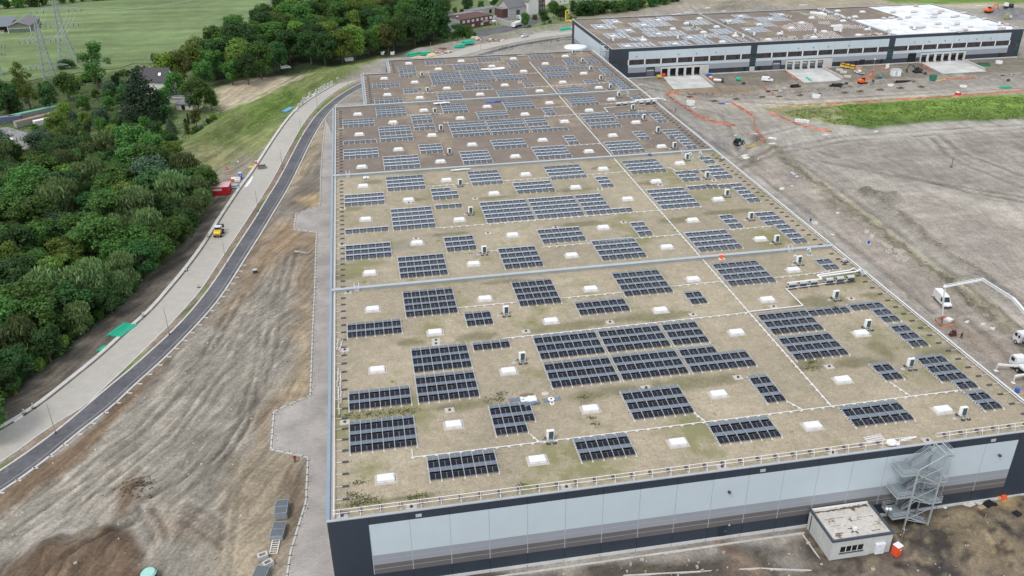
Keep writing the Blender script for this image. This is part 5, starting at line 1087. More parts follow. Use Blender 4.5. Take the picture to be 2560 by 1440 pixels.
tag(b.build('packing_rubbish', M('packing_mix', (.55,.56,.56), .6, island=.55)), 'heap of pale packing rubbish along the dividing wall of the far roof', 'rubbish', None, 'stuff')
b = MB()
for k in range(34): b.box((rg.uniform(262,280), Y0+rg.uniform(1,6.5), ZR+.3),(rg.uniform(.5,2),rg.uniform(.4,1.2),rg.uniform(.3,.7)),rg.random()*3)
tag(b.build('pallet_litter', M('litter_mix', (.5,.42,.37), .7, island=.5)), 'litter of pallets and packs at the front edge of the far roof', 'litter', None, 'stuff')
# roof workers
SK = M('skin', (.45,.28,.2), .6)
def person(x, y, z, rz, label, top, trousers, hat=None, pose=0, h=1.76):
    t = thing('person', label, 'person', (x,y,z), rz)
    vs = [(0,0,.95),(0,0,1.2),(0,0,1.45),(0,0,1.56),(0,.02,1.68),(.1,0,.9),(.11,.04+pose*.12,.48),(.11,-.02+pose*.16,.06),(.11,.12+pose*.16,.03),(-.1,0,.9),(-.11,.04-pose*.12,.48),(-.11,-.02-pose*.2,.06),(-.11,.12-pose*.2,.03),(.2,0,1.42),(.27,.03,1.15),(.26,.2,.95),(-.2,0,1.42),(-.27,.03,1.15),(-.26,.2,.95),(.26,.28,.9),(-.26,.28,.9)]
    ed = [(0,1),(1,2),(2,3),(3,4),(0,5),(5,6),(6,7),(7,8),(0,9),(9,10),(10,11),(11,12),(2,13),(13,14),(14,15),(2,16),(16,17),(17,18),(15,19),(18,20)]
    rad = [.15,.14,.17,.06,.105,.1,.075,.05,.045,.1,.075,.05,.045,.08,.05,.036,.08,.05,.036,.03,.03]
    me = bpy.data.meshes.new('body'); me.from_pydata(vs, ed, []); me.materials.append(trousers); o = link('body', me, t); o.scale = (h/1.76,)*3
    md = o.modifiers.new('skin', 'SKIN')
    for i, r in enumerate(rad): me.skin_vertices[0].data[i].radius = (r, r*.8)
    me.skin_vertices[0].data[0].use_root = True
    o.modifiers.new('sub', 'SUBSURF').levels = 1; o.modifiers['sub'].render_levels = 1
    b = MB(); b.cyl((0,0,.92),(0,0,1.5),.2,10,0,.19); b.cyl((.2,0,1.44),(.275,.03,1.12),.095,7,0,.07); b.cyl((-.2,0,1.44),(-.275,.03,1.12),.095,7,0,.07); o2 = b.build('jacket', top, t); o2.scale = (h/1.76,)*3
    b = MB(); b.ball((0,.01,1.7),(.1,.115,.125),8,6); o3 = b.build('head', SK, t); o3.scale = (h/1.76,)*3
    b = MB(); b.ball((0,.0,1.76),(.13,.145,.1),8,5); o4 = b.build('helmet' if hat else 'hair', hat or M('hair', (.03,.02,.015), .7), t); o4.scale = (h/1.76,)*3
    return t
HIV = M('hi_vis_yellow', (.6,.72,.05), .6); DKT = M('dark_trousers', (.025,.028,.035), .8); HIO = M('hi_vis_orange', (.75,.16,.03), .6)
WK = [(1580,360),(1608,358),(1615,420),(1640,412),(1630,400),(1720,420),(1660,400),(2045,345),(2065,340),(2080,345),(2175,470),(2110,365)]
for i, (u, v) in enumerate(WK): x, y, _ = P2(u, v); person(x, y, ZR, i*1.3, 'tiny roof worker in yellow vest on the far warehouse roof, %s from the left' % ORD[sorted(WK).index((u,v))], HIV if i % 3 else DKT, DKT, WHITE, .5)
for o in bpy.data.objects:
    if o.name.startswith('person'): o['group'] = 'workers on the far roof'

# round white tank behind the near hall
tk = thing('water_tank', 'round white sprinkler tank behind the near warehouse', 'tank', (122.3,340,0))
b = MB(); b.cyl((0,0,0),(0,0,7.8),5.7,40,0,cap=False); b.build('shell', M('tank_grey', (.5,.54,.57), .5, .2), tk); b = MB(); b.cyl((0,0,7.8),(0,0,8.4),5.9,40,0,5.7); b.cyl((0,0,8.4),(0,0,8.7),5.7,40,0,.3); b.build('lid', WHITE, tk)
# stair at its corner
s2 = thing('stair_tower', 'small steel stair tower at the corner of the far warehouse', 'stair tower', (127.0,304.5,0)); b = MB()
for x in (0,2.8):
    for y in (0,4.5): b.beam((x,y,0),(x,y,14.4),.2,.2)
for k in range(5): z = 2.6+k*2.7; b.bb(0,2.8,-1,1.0,z-.06,z); b.bb(0,2.8,3.8,5.6,z+1.2,z+1.26)
b.build('frame', GALV, s2); b = MB()
for k in range(5): z = 2.6+k*2.7; b.beam((.7,1,z),(.7,3.8,z+1.25),.9,.1); b.beam((2.1,3.8,z+1.25),(2.1,1,z+2.6),.9,.1)
b.build('stair_flight', GALV, s2); b = MB()
for k in range(5): z = 2.6+k*2.7; b.tube([(0,1,z+1),(0,-1,z+1),(2.8,-1,z+1),(2.8,1,z+1)],.05,4); b.tube([(0,3.8,z+2.2),(0,5.6,z+2.2),(2.8,5.6,z+2.2)],.05,4)
b.build('railing', LGREY, s2)
# concrete dock slabs with low side walls
for (x0,x1,xa,xb,ya), w in (((156.2,175.6,153.8,173.2,277.2),0),((220.4,240.0,217.8,238.0,275.6),0),((294.6,317.6,290.9,314.6,277.2),0)):
    b = MB(); b.hexa([(xa,ya,.02),(xb,ya,.02),(x1,Y0-.35,.02),(x0,Y0-.35,.02),(xa,ya,.22),(xb,ya,.22),(x1,Y0-.35,.22),(x0,Y0-.35,.22)]); struct(b.build('loading_slab', slab_m))
    b = MB(); b.beam((x1+.2,Y0-.4,.7),(xb+1.2,ya+3,.5),.35,1.0); tag(b.build('retaining_wall', CONC), 'low concrete wall beside the %s loading slab' % {156.2:'left',220.4:'middle',294.6:'right'}[x0], 'wall')
# ------------------------------------------------------------------ vehicles and machines (front = +x)
def heading(u0, v0, u1, v1):
    a = at(u0,v0); c = at(u1,v1); return math.atan2(c[1]-a[1], c[0]-a[0])
def gz_(p): return (p[0], p[1], Hz(p[0], p[1])+.0)
def wheels(t, pts, r, w=.28):
    for x, y in pts:
        b = MB(); b.cyl((x,y-w/2,r),(x,y+w/2,r),r,14); wh = b.build('wheel', TYRE, t)
        s = 1 if y > 0 else -1; b = MB(); b.cyl((x,y+s*w*.5,r),(x,y+s*(w*.5+.02),r),r*.55,10); b.build('rim', LGREY, wh)
def side_profile(t, name, prof, hw, mat, taper=.0):
    b = MB(); n = len(prof); zt = max(z for _, z in prof)
    L = [(x, -hw+taper*max(0,(z-1.0))/max(.1,zt-1.0), z) for x, z in prof]; Rr = [(x, hw-taper*max(0,(z-1.0))/max(.1,zt-1.0), z) for x, z in prof]
    b.poly(L[::-1] if False else L); b.poly(Rr[::-1])
    for i in range(n): j = (i+1) % n; b.poly([L[j], L[i], Rr[i], Rr[j]])
    o = b.build(name, mat, t); 
    m = o.modifiers.new('bevel', 'BEVEL'); m.width = .07; m.segments = 2; return o
def van(label, p, rz, L=5.9, H=2.5, mat=None, group=None):
    t = thing('van', label, 'van', p, rz, group); mat = mat or WHITE; h = L/2
    side_profile(t, 'body', [(-h,.35),(h-.1,.35),(h,.75),(h-.15,1.05),(h-.95,1.3),(h-1.75,H-.12),(h-2.3,H),(-h+.1,H),(-h,H-.3)], .98, mat, .12)
    b = MB(); b.poly([(h-.98,-.8,1.36),(h-.98,.8,1.36),(h-1.68,.76,H-.22),(h-1.68,-.76,H-.22)])
    b2 = [(x+.03, y, z+.03) for x, y, z in b.v]; b = MB(); b.poly(b2); b.build('windscreen', WGLASS, t)
    for s in (-1, 1): b = MB(); b.poly([(h-1.3,s*.99,1.3),(h-2.3,s*.99,1.3),(h-2.3,s*.93,H-.4),(h-1.75,s*.93,H-.4)]); b.build('side_window', WGLASS, t)
    for s in (-.65,.65): b = MB(); b.box((h-.05,s,.85),(.2,.35,.2)); b.build('headlight', LGREY, t)
    b = MB(); b.bb(h-.12,h+.05,-.95,.95,.3,.62); b.bb(-h+.3,h-.4,-1.0,1.0,.3,.48); b.build('bumper', DGREY, t)
    wheels(t, [(h-1.1,.88),(h-1.1,-.88),(-h+1.2,.88),(-h+1.2,-.88)], .36); return t
def pickup(label, p, rz, body=WHITE, L=5.4, tray=None):
    t = thing('pickup_truck', label, 'pickup', p, rz); h = L/2
    side_profile(t, 'cab', [(-.2,.4),(h,.4),(h,1.0),(h-1.1,1.15),(h-1.75,1.8),(-.05,1.8),(-.2,1.2)], .92, body, .15)
    b = MB(); b.bb(h-1.72,h-1.2,-.78,.78,1.2,1.72); b.build('windscreen', WGLASS, t)
    b = MB(); b.bb(.2,1.0,-.93,.93,1.2,1.65); b.build('side_window', WGLASS, t)
    b = MB(); b.bb(-h,-.25,-.92,.92,.6,.75); b.bb(-h,-.25,-.92,-.86,.75,1.15); b.bb(-h,-.25,.86,.92,.75,1.15); b.bb(-h,-h+.06,-.86,.86,.75,1.15); b.bb(-h+.1,-.3,-.85,.85,.75,.9,1); b.build('load_bed', [tray or body, DGREY], t)
    wheels(t, [(h-1,.85),(h-1,-.85),(-h+1,.85),(-h+1,-.85)], .37); return t
def car(label, p, rz, mat, group=None):
    t = thing('parked_car', label, 'car', p, rz, group)
    side_profile(t, 'body', [(-2.1,.3),(2.1,.3),(2.1,.75),(1.1,.9),(.5,1.42),(-1.3,1.42),(-2.0,.95)], .86, mat, .2)
    b = MB(); b.bb(-1.25,.75,-.87,.87,.95,1.3); b.build('side_window', WGLASS, t); wheels(t, [(1.3,.78),(1.3,-.78),(-1.3,.78),(-1.3,-.78)], .32); return t
def excavator(label, p, rz, mat, armrz=0.0, sc=1.0, arm=None):
    t = thing('excavator', label, 'excavator', p, rz); t.scale = (sc,)*3
    for s in (-1.05, 1.05): b = MB(); b.yprism([(-1.9,.1),(1.9,.1),(2.2,.45),(1.9,.85),(-1.9,.85),(-2.2,.45)], s-.28, s+.28); b.build('track', TYRE, t)
    b = MB(); b.bb(-1.0,1.0,-.8,.8,.6,1.0); b.build('undercarriage', DGREY, t)
    b = MB(); b.bb(-2.3,1.2,-1.25,1.25,1.0,1.35); b.yprism([(-2.4,1.35),(-.3,1.35),(-.3,2.2),(-1.9,2.2),(-2.4,1.9)],-1.25,1.25); b.build('upper_body', mat, t)
    b = MB(); b.yprism([(-.2,1.35),(1.3,1.35),(1.35,2.0),(1.0,2.95),(-.2,2.95)],.2,1.2); c = b.build('cab', WGLASS, t); b = MB(); b.bb(-.25,1.05,.18,1.22,2.95,3.05); b.build('cab_roof', mat, c)
    pts = arm or [(1.0,-.3,1.6),(2.6,-.3,3.9),(4.4,-.3,4.2),(5.7,-.3,1.6)]
    b = MB(); b.beam(pts[0],pts[1],.4,.55); b.beam(pts[1],pts[2],.38,.5); b.build('boom', mat, t); b = MB(); b.beam(pts[2],pts[3],.32,.42); b.build('stick', mat, t)
    x, y, z = pts[3]; b = MB(); b.xprism([(-.5,0),(.5,0),(.5,.1),(-.5,.1)],0,.1) if False else b.yprism([(x-.1,z+.1),(x+.35,z-.5),(x-.1,z-1.1),(x-.7,z-.9),(x-.5,z-.1)],y-.55,y+.55); b.build('bucket', DGREY, t)
    b = MB(); b.cyl((1.3,-.3,1.5),(2.3,-.3,3.0),.1,6); b.cyl((2.8,-.3,4.3),(4.2,-.3,4.6),.1,6); b.build('hydraulic_ram', LGREY, t); return t

van('large white panel van parked beside the concrete boom', gz_(at(2354,757)), heading(2340,738,2368,768), 6.4, 2.6)
van('small white van with open side door before the far warehouse', gz_(at(1918,203)), heading(1905,202,1930,204), 5.4, 2.2)
van('white van half hidden under the wood edge', gz_(at(715,172)), 0.3, 4.8, 2.2)
pickup('white pickup driving on the far concrete road', at(1312,92,.1), heading(1322,89,1303,94), WHITE)
pickup('white flatbed truck beside the yellow steel frames', gz_(at(2148,184)), heading(2160,188,2135,178), WHITE, 6.0, LGREY)
excavator('orange excavator digging the long trench', gz_(at(2156,210)), .05, ORANGE, sc=.95)
excavator('dark excavator reaching left before the right loading docks', gz_(at(2292,182)), PI-.1, DGREY, sc=.95)
excavator('orange excavator with yellow boom beyond the far warehouse', gz_(at(2472,34)), .2, ORANGE, sc=1.25)
yp = thing('piling_rig', 'yellow drilling rig with bent mast beside the far road', 'drilling rig', gz_(at(1420,64)), -.1)
b = MB(); b.bb(-1,4.2,-1.2,1.2,.9,2.0); b.bb(2.6,4.2,-1.1,1.1,2.0,2.8); b.build('body', YELLOW, yp); b = MB(); b.beam((-1.6,0,1.0),(-1.6,0,7.5),.6,.6); b.beam((-1.6,0,7.5),(-.2,0,8.2),.5,.5); b.beam((-.2,0,8.0),(.6,0,5),.4,.4); b.build('mast', YELLOW, yp); b = MB(); b.beam((0,0,5.4),(5,0,2.2),.7,.6); b.build('boom', DGREY, yp); wheels(yp, [(0,1.2),(0,-1.2),(3.4,1.2),(3.4,-1.2)], .8, .5)
tr = thing('tractor', 'teal tractor standing in the mud near the orange fence', 'tractor', gz_(at(1846,362)), .35)
b = MB(); b.bb(.2,2.2,-.42,.42,1.0,1.75); b.build('bonnet', M('tractor_teal', (.02,.24,.2), .45), tr); b = MB(); b.bb(-1.2,.3,-.75,.75,1.3,2.7); c = b.build('cab', WGLASS, tr); b = MB(); b.bb(-1.3,.4,-.8,.8,2.7,2.82); b.build('cab_roof', MATS['tractor_teal'], c); wheels(tr, [(-.7,1.0),(-.7,-1.0)], .95, .55); wheels(tr, [(1.6,.85),(1.6,-.85)], .65, .4); b = MB(); b.bb(-2.0,-1.2,-1.2,1.2,.5,.8); b.build('linkage', DGREY, tr)
# wheel loader on the new road
wl = thing('wheel_loader', 'yellow and grey wheel loader with raised fork working on the road kerb', 'wheel loader', at(548,588,.1), heading(540,592,556,562))
b = MB(); b.yprism([(-2.3,.9),(-.4,.9),(-.4,2.0),(-1.9,1.95),(-2.3,1.6)],-.95,.95); b.build('engine_hood', YELLOW, wl)
b = MB(); b.bb(-2.36,-2.28,-.7,.7,1.0,1.2); b.build('rear_grille', DGREY, wl)
b = MB(); b.bb(-.5,.9,-.75,.75,1.3,2.75); c = b.build('cab', WGLASS, wl); b = MB(); b.bb(-.65,1.0,-.85,.85,2.75,2.88); b.build('cab_roof', M('roof_pale', (.6,.68,.72), .4), c)
b = MB(); b.bb(-.6,1.9,-.5,.5,.75,1.3); b.bb(-.9,.2,-1.0,1.0,1.2,1.35); b.build('chassis', LGREY, wl); b = MB(); b.beam((1.0,-.45,1.3),(3.1,-.45,1.9),.18,.35); b.beam((1.0,.45,1.3),(3.1,.45,1.9),.18,.35); b.build('lift_arm', LGREY, wl); b = MB(); b.bb(3.0,3.2,-1.0,1.0,1.2,2.3); b.beam((3.2,-.5,1.3),(4.4,-.5,1.3),.12,.12); b.beam((3.2,.5,1.3),(4.4,.5,1.3),.12,.12); b.build('fork', DGREY, wl)
wheels(wl, [(-1.3,.95),(-1.3,-.95),(1.5,.95),(1.5,-.95)], .68, .5)

# concrete pump: white four-axle truck with folded-out boom
pa = at(2512,912); hd = heading(2545,935,2512,908)
pt = thing('concrete_pump', 'white concrete pump truck with outriggers and long jointed boom', 'concrete pump', gz_((pa[0]+1.6,pa[1]-3.6,0)), hd)
side_profile(pt, 'cab', [(1.2,.7),(3.3,.7),(3.4,1.6),(3.15,2.85),(2.9,3.05),(1.3,3.05),(1.2,2.5)], 1.22, WHITE, .1)
b = MB(); b.poly([(3.43,-1.05,1.75),(3.43,1.05,1.75),(3.22,1.0,2.75),(3.22,-1.0,2.75)]); b.build('windscreen', WGLASS, pt)
for s in (-1,1): b = MB(); b.bb(1.9,2.9,s*1.16,s*1.235,1.85,2.65) if s > 0 else b.bb(1.9,2.9,-1.235,-1.16,1.85,2.65); b.build('side_window', WGLASS, pt)
b = MB(); b.bb(3.3,3.5,-1.2,1.2,.5,1.0); b.build('bumper', DGREY, pt); b = MB(); b.bb(-8,1.1,-.5,.5,.8,1.15); b.bb(-8,.9,-1.22,-.6,.9,1.0,1); b.build('chassis', [DGREY, LGREY], pt)
b = MB(); b.bb(-7.5,.9,-.9,.9,1.15,1.75); b.bb(-1.6,.6,-1.15,1.15,1.5,1.9); b.cyl((-.6,0,1.8),(-.6,0,3.1),.55,12); b.build('superstructure', WHITE, pt)
wheels(pt, [(2.2,1.05),(2.2,-1.05),(.4,1.05),(.4,-1.05),(-4.2,1.05),(-4.2,-1.05),(-5.6,1.05),(-5.6,-1.05)], .52, .34)
for (xa,ya),(xb,yb) in (((.6,1.1),(1.6,5.2)),((.6,-1.1),(1.6,-4.5)),((-5.5,1.1),(-7.5,3.8)),((-2.6,1.2),(-3.2,4.6))):
    b = MB(); b.beam((xa,ya,1.5),(xb,yb,1.7),.35,.4); b.beam((xb,yb,1.7),(xb,yb,.15),.2,.2); b.bb(xb-.4,xb+.4,yb-.35,yb+.35,.02,.14); b.build('outrigger', WHITE, pt)
base = at(2352,804); h0 = tall(base, 717)
BP = [(base[0],base[1],1.6), at(2362,717,h0), at(2457,699,h0+2.5), at(2533,747,h0+3.0), at(2575,795,h0+1.5), at(2640,905,4.0)]
inv = Matrix.LocRotScale(pt.location, pt.rotation_euler, (1,1,1)).inverted(); BL = [inv @ Vector(p) for p in BP]; BL[-1] = Vector((-.6,0,3.2))
b = MB()
for i, w in enumerate((.22,.34,.46,.55,.6)): b.beam(BL[i], BL[i+1], w, w*1.15)
for q in BL[1:-1]: b.ball(q, .42, 8, 6)
b.build('boom', WHITE, pt)
b = MB(); off = Vector((.25,.3,.35)); b.tube([q+off for q in BL[1:-1]], .09, 6); b.build('delivery_pipe', LGREY, pt)
b = MB(); b.tube([BL[0], inv @ Vector((base[0]-.6,base[1]-1.2,.2))], .09, 6); b.build('hose', BLACK, pt)
ma = at(2547,880); mt = thing('mixer_truck', 'white truck cab parked behind the concrete pump', 'truck', gz_((ma[0]+2.2,ma[1]+.6,0)), hd)
side_profile(mt, 'cab', [(1.2,.7),(3.3,.7),(3.4,1.6),(3.15,2.85),(2.9,3.05),(1.0,3.05),(.9,2.5)], 1.22, WHITE, .1)
b = MB(); b.poly([(3.43,-1.05,1.75),(3.43,1.05,1.75),(3.22,1.0,2.75),(3.22,-1.0,2.75)]); b.build('windscreen', WGLASS, mt)
for s in (-1,1): b = MB(); b.bb(2.2,2.95,min(s*1.16,s*1.235),max(s*1.16,s*1.235),1.85,2.65); b.bb(1.3,1.8,min(s*1.16,s*1.235),max(s*1.16,s*1.235),1.85,2.5); b.build('side_window', WGLASS, mt)
b = MB(); b.bb(3.3,3.5,-1.2,1.2,.5,1.0); b.build('bumper', DGREY, mt); b = MB(); b.bb(-6,1.1,-.5,.5,.8,1.15); b.build('chassis', DGREY, mt); b = MB(); b.cyl((-5.5,0,2.4),(-2.5,0,2.2),1.2,14,0,1.3); b.cyl((-2.5,0,2.2),(.4,0,2.0),1.3,14,0,.8); b.build('drum', LGREY, mt)
wheels(mt, [(2.2,1.05),(2.2,-1.05),(-3.6,1.05),(-3.6,-1.05),(-5,1.05),(-5,-1.05)], .52, .34)

# ------------------------------------------------------------------ orange safety netting
NET = M('orange_net', (.66,.235,.15), .7, var=.25, scale=.6); NETY = M('yellow_net', (.6,.45,.18), .7, var=.15, scale=.6)
def net(label, pts, h=1.0, yellow=(), seed=0):
    r = random.Random(seed); w = resample(A2(pts), 1.6); t = thing('safety_net', label, 'safety netting', (*w[0],0), 0, 'orange safety netting'); x0, y0 = w[0]
    b = MB(); L = []
    for i, (x, y) in enumerate(w):
        z = Hz(x,y); hh = h*(.55+.35*r.random()); lean = r.uniform(-.25,.25); L.append(((x-x0,y-y0,z+.03),(x-x0+lean,y-y0+lean*.6+.18*(i % 2),z+hh*.55),(x-x0+lean*1.6,y-y0+lean,z+hh)))
    for i in range(len(L)-1):
        m = 1 if any(a <= i/len(L) <= c for a, c in yellow) else 0
        for k in (0,1): b.poly([L[i][k],L[i+1][k],L[i+1][k+1],L[i][k+1]], m)
    b.build('netting', [NET, NETY], t)
    b = MB()
    for i in range(0, len(L), 3): b.beam(L[i][0], (L[i][0][0],L[i][0][1],L[i][0][2]+h+.2), .05, .05)
    b.build('stake', BROWNBOX, t); return t
net('orange netting curving down beside the right roof edge to a loose end', [(1665,236),(1690,256),(1720,276),(1745,292),(1780,305),(1810,311),(1842,317)], 1.2, seed=1)
net('short orange net stub running right from its left corner', [(1664,234),(1680,235),(1700,239)], 1.2, seed=2)
net('orange netting along the ditch bank with a yellow tail', [(1828,258),(1850,272),(1872,284),(1885,300),(1888,320),(1900,340),(1914,354),(1900,364),(1880,367),(1862,371)], 1.2, [(.88,1)], 3)
net('long orange and yellow net along the back of the green rectangle', [(1924,274),(1975,268),(2040,264),(2080,262),(2140,258),(2200,254),(2320,246),(2440,238),(2600,226)], 1.0, [(0,.2),(.26,.3),(.38,.44)], 4)
net('orange net along the front left of the green rectangle', [(1924,282),(1960,297),(1995,312),(2030,322),(2088,331)], .9, seed=5)
for i, (pts, l) in enumerate((([(1653,186),(1660,200),(1668,206)],'orange net at the left end of the left loading slab'),([(1754,186),(1772,200),(1788,212)],'orange net beside the retaining wall of the left slab'),([(1961,179),(1978,191),(1996,201)],'orange net along the left side of the middle loading slab'),([(2066,171),(2090,186),(2112,200)],'orange net along the right side of the middle loading slab'),([(2298,160),(2315,170),(2332,180)],'orange net on the left side of the right loading slab'),([(2417,154),(2440,165),(2466,176)],'orange net on the right side of the right loading slab'),([(1903,212),(1915,225),(1938,238)],'orange net by the pit near the small white van'),([(1967,228),(1990,225),(2016,222)],'flat orange net under the black foil heap'),([(2190,168),(2215,174),(2245,176)],'crumpled orange net at the white board'),([(2132,170),(2160,172)],'orange net in front of the far warehouse doors'),([(2338,205),(2380,200),(2442,197)],'orange and yellow net by the sand heap at the trench'),([(1728,246),(1742,250)],'small crumpled piece of orange net in the mud'))):
    net(l, pts, 1.0 if i != 7 else .4, [(0,.25)] if i == 10 else (), 10+i)
pit = [(2338,800),(2345,812),(2362,818),(2382,813),(2385,803),(2375,797),(2352,796),(2338,800)]
net('ring of orange netting around a shaft under the boom hose', pit, .9, seed=31)
x, y, z = gz_(at(2370,806)); b = MB(); b.bb(-1.1,1.1,-.8,.8,0,.9); b.bb(-.5,.8,-.6,.6,.9,1.1,1); tag(b.build('shaft_cover', [CONC, WHITE], None, (x,y,z), .5), 'square concrete shaft inside the orange netting ring', 'shaft')

# ------------------------------------------------------------------ concrete rings and other pipes
RINGM = M('ring_concrete', (.55,.52,.48), .9, var=.12, scale=2)
def ring(label, u, v, r=.8, h=.9, cone=False, mat=None, group='concrete manhole rings'):
    p = gz_(at(u,v)); b = MB(); n = 16; r2 = r*.62 if cone else r; k = .8
    for i in range(n):
        a, c = 2*PI*i/n, 2*PI*(i+1)/n
        def q(rr, zz, an): return (rr*math.cos(an), rr*math.sin(an), zz)
        b.poly([q(r,0,a),q(r,0,c),q(r2,h,c),q(r2,h,a)]); b.poly([q(r2,h,a),q(r2,h,c),q(r2*k,h,c),q(r2*k,h,a)]); b.poly([q(r2*k,h,a),q(r2*k,h,c),q(r*k,0.02,c),q(r*k,.02,a)])
    return tag(b.build('concrete_ring', mat or RINGM, None, p), label, 'concrete ring', group)
RG = [(987,885,.8,.9,1),(1035,932,.8,1.1,1),(1115,980,.8,.35,0),(1163,1015,.75,.6,0),(1187,1035,.75,.6,0),(1215,1055,.75,.7,0),(1205,1090,.9,.5,0),(1278,1098,.75,.9,0),(1313,1115,.85,.9,0),(1305,1158,.9,1.2,0),(1363,1170,.95,1.0,0)]
for i, (x, y, r, h, c) in enumerate(RG): ring('%s concrete manhole %s, %s from the back in the line beside the trench' % ('pale' if i % 2 else 'grey', 'cone' if c else 'ring', ORD[i]), 1920+x/4, 360+y/4, r, h, c)
ring('small pale ring half buried on the trench bank near the van', 2464, 790, .6, .25); ring('small ring lying behind the white truck cab', 2539, 851, .7, .3)
ring('wide white shaft ring left of the orange ditch netting', 1726, 262, 1.9, 1.5, mat=WHITE); ring('white shaft ring in front of the middle loading slab', 2040, 243, 1.8, 1.3, mat=WHITE); ring('low white ring on the trench line', 2226, 215, 1.4, .6, mat=WHITE); ring('white ring right of the right loading slab', 2497, 158, 1.7, 1.2, mat=WHITE); ring('flat white ring in the mud before the green rectangle', 2408, 217, 1.6, .6, mat=WHITE)
def bundle(label, a, c, nrow, r, mat, lay=2, name='pipe_bundle', cat='pipes', group=None, z0=None):
    A, B_ = a, c; rz = math.atan2(B_[1]-A[1], B_[0]-A[0]); L = math.hypot(B_[0]-A[0], B_[1]-A[1])
    b = MB(); rr = random.Random(int(L*100))
    for k in range(lay):
        for i in range(nrow-k): o = rr.uniform(-.3,.3)*r*6; b.cyl((o,(i-(nrow-k)/2)*2.05*r,r+k*1.75*r),(L+o,(i-(nrow-k)/2)*2.05*r,r+k*1.75*r),r,8)
    return tag(b.build(name, mat, None, (A[0],A[1],Hz(A[0],A[1])), rz), label, cat, group)
bundle('fan of bright green plastic pipes on the verge beside the wood', at(282,842), at(325,811), 12, .16, GREENP, 1); bundle('few loose green pipes on the verge nearer the camera', at(246,878), at(263,865), 4, .13, GREENP, 1)
g_ = 'green pipe bundles by the far road'
for i, (u0,v0,u1,v1,n,l) in enumerate(((1020,141,1043,137,4,'left bundle of large green pipes behind the near hall roof'),(1052,139,1072,136,3,'second bundle of green pipes behind the near hall roof'),(1140,121,1160,118,3,'low bundle of green pipes at the far road kerb'),(1158,115,1180,112,5,'tall bundle of green pipes at the far road kerb'),(1401,77,1424,74,3,'green pipe bundle beside the far warehouse corner'))): bundle(l, at(u0,v0), at(u1,v1), n, .45, GREENP, 2, group=g_)
bundle('pale blue pipes lying on the grass bank', at(709,281), at(726,271), 4, .3, M('pale_blue_pipe', (.14,.42,.62), .4), 1)
bundle('two green pipes standing on the middle loading slab', (222.0,277.0,0), (221.2,279.0,0), 1, .3, GREENP, 1); bundle('green pipe lying across the middle loading slab', at(2018,195), at(2029,203), 2, .28, GREENP, 1)
bundle('galvanised crash barrier beams stacked beside the red container', at(577,469), at(599,468), 3, .35, M('zinc_beam', (.45,.52,.57), .4, .4), 2, 'beam_stack', 'steel beams')
bundle('black plastic pipe coils heaped before the middle slab', at(2078,217), at(2102,216), 3, .45, BLACK, 2, 'foil_heap', 'foil heap'); bundle('long black foil heap by the trench', at(2240,206), at(2274,205), 2, .5, BLACK, 2, 'foil_heap', 'foil heap'); bundle('black foil heap lying on flat orange net', at(1978,219), at(1998,217), 2, .4, BLACK, 2, 'foil_heap', 'foil heap')

# ------------------------------------------------------------------ boxes, toilets, masts
def toilet(label, p, rz, mat, roof=WHITE):
    t = thing('portable_toilet', label, 'portable toilet', p, rz); b = MB(); b.bb(-.56,.56,-.56,.56,.1,2.1); b.build('cabin', mat, t)
    b = MB(); b.bb(-.4,.4,-.6,-.555,.18,2.0); d = b.build('door', mat, t); b = MB(); b.bb(-.2,.2,-.62,-.6,1.4,1.65); b.build('notice', WHITE, d)
    b = MB(); b.hexa([(-.6,-.6,2.1),(.6,-.6,2.1),(.6,.6,2.1),(-.6,.6,2.1),(-.45,-.45,2.35),(.45,-.45,2.35),(.45,.45,2.35),(-.45,.45,2.35)]); b.build('roof', roof, t); b = MB(); b.bb(-.62,.62,-.62,.62,0,.1); b.build('skid', DGREY, t); return t
x, y, _ = at(2240,1390); toilet('orange portable toilet with white roof beside the concrete hut', (88.9+.3,-8.6,Hz(89,-8.6)), .35, M('toilet_orange', (.75,.09,.03), .45))
toilet('bright orange toilet cabin beside the left loading slab', gz_(at(1776,203)), .2, MATS['toilet_orange']); toilet('blue toilet cabin next to the red container', gz_(at(602,447)), .15, M('toilet_blue', (.05,.12,.5), .45), M('roof_lightblue', (.4,.55,.75), .5))

def drum(label, u, v):
    t = thing('barrel', label, 'barrel', gz_(at(u,v))); b = MB(); b.cyl((0,0,.12),(0,0,1.0),.3,12); b.build('drum', M('drum_blue', (.03,.08,.38), .45), t); b = MB(); b.bb(-.6,.6,-.6,.6,0,.12); b.build('pallet', LGREY, t)
drum('dark blue barrel beyond the right roof edge beside a wrapped pallet', 2026, 553); drum('blue barrel on a pale pallet near the concrete rings', 2171, 610)
x, y, z = gz_(at(2542,980)); b = MB(); b.cyl((0,0,0),(0,0,1.0),.5,12,0); b.bb(-1.2,1.3,-1.2,-.6,0,.15,1); tag(b.build('blue_drum', [BLUE, BROWNBOX], None, (x,y,z)), 'blue drum on a board at the right edge below the pump', 'drum')
b = MB(); b.box((0,0,.25),(1.6,1.2,.5)); b.box((.3,.2,.6),(1,.8,.3),.3); tag(b.build('wrapped_pallet', M('pale_wrap', (.62,.6,.56), .6, island=.2), None, gz_(at(2037,560))), 'pale wrapped pallet beside the dark blue toilet', 'pallet')
for i, (u, v) in enumerate(((1979,440),(1984,443),(1991,448))): b = MB(); b.bb(-.6,.6,-.5,.5,0,1.15); b.bb(-.62,.62,-.52,.52,1.15,1.2,1); tag(b.build('paving_pallet', [M('pallet_grey', (.36,.37,.38), .8, var=.15, scale=3), LGREY], None, gz_(at(u,v)), .6), 'grey block pallet on the haul track, %s of three' % ('left','middle','right')[i], 'pallet', 'pallets of grey blocks')
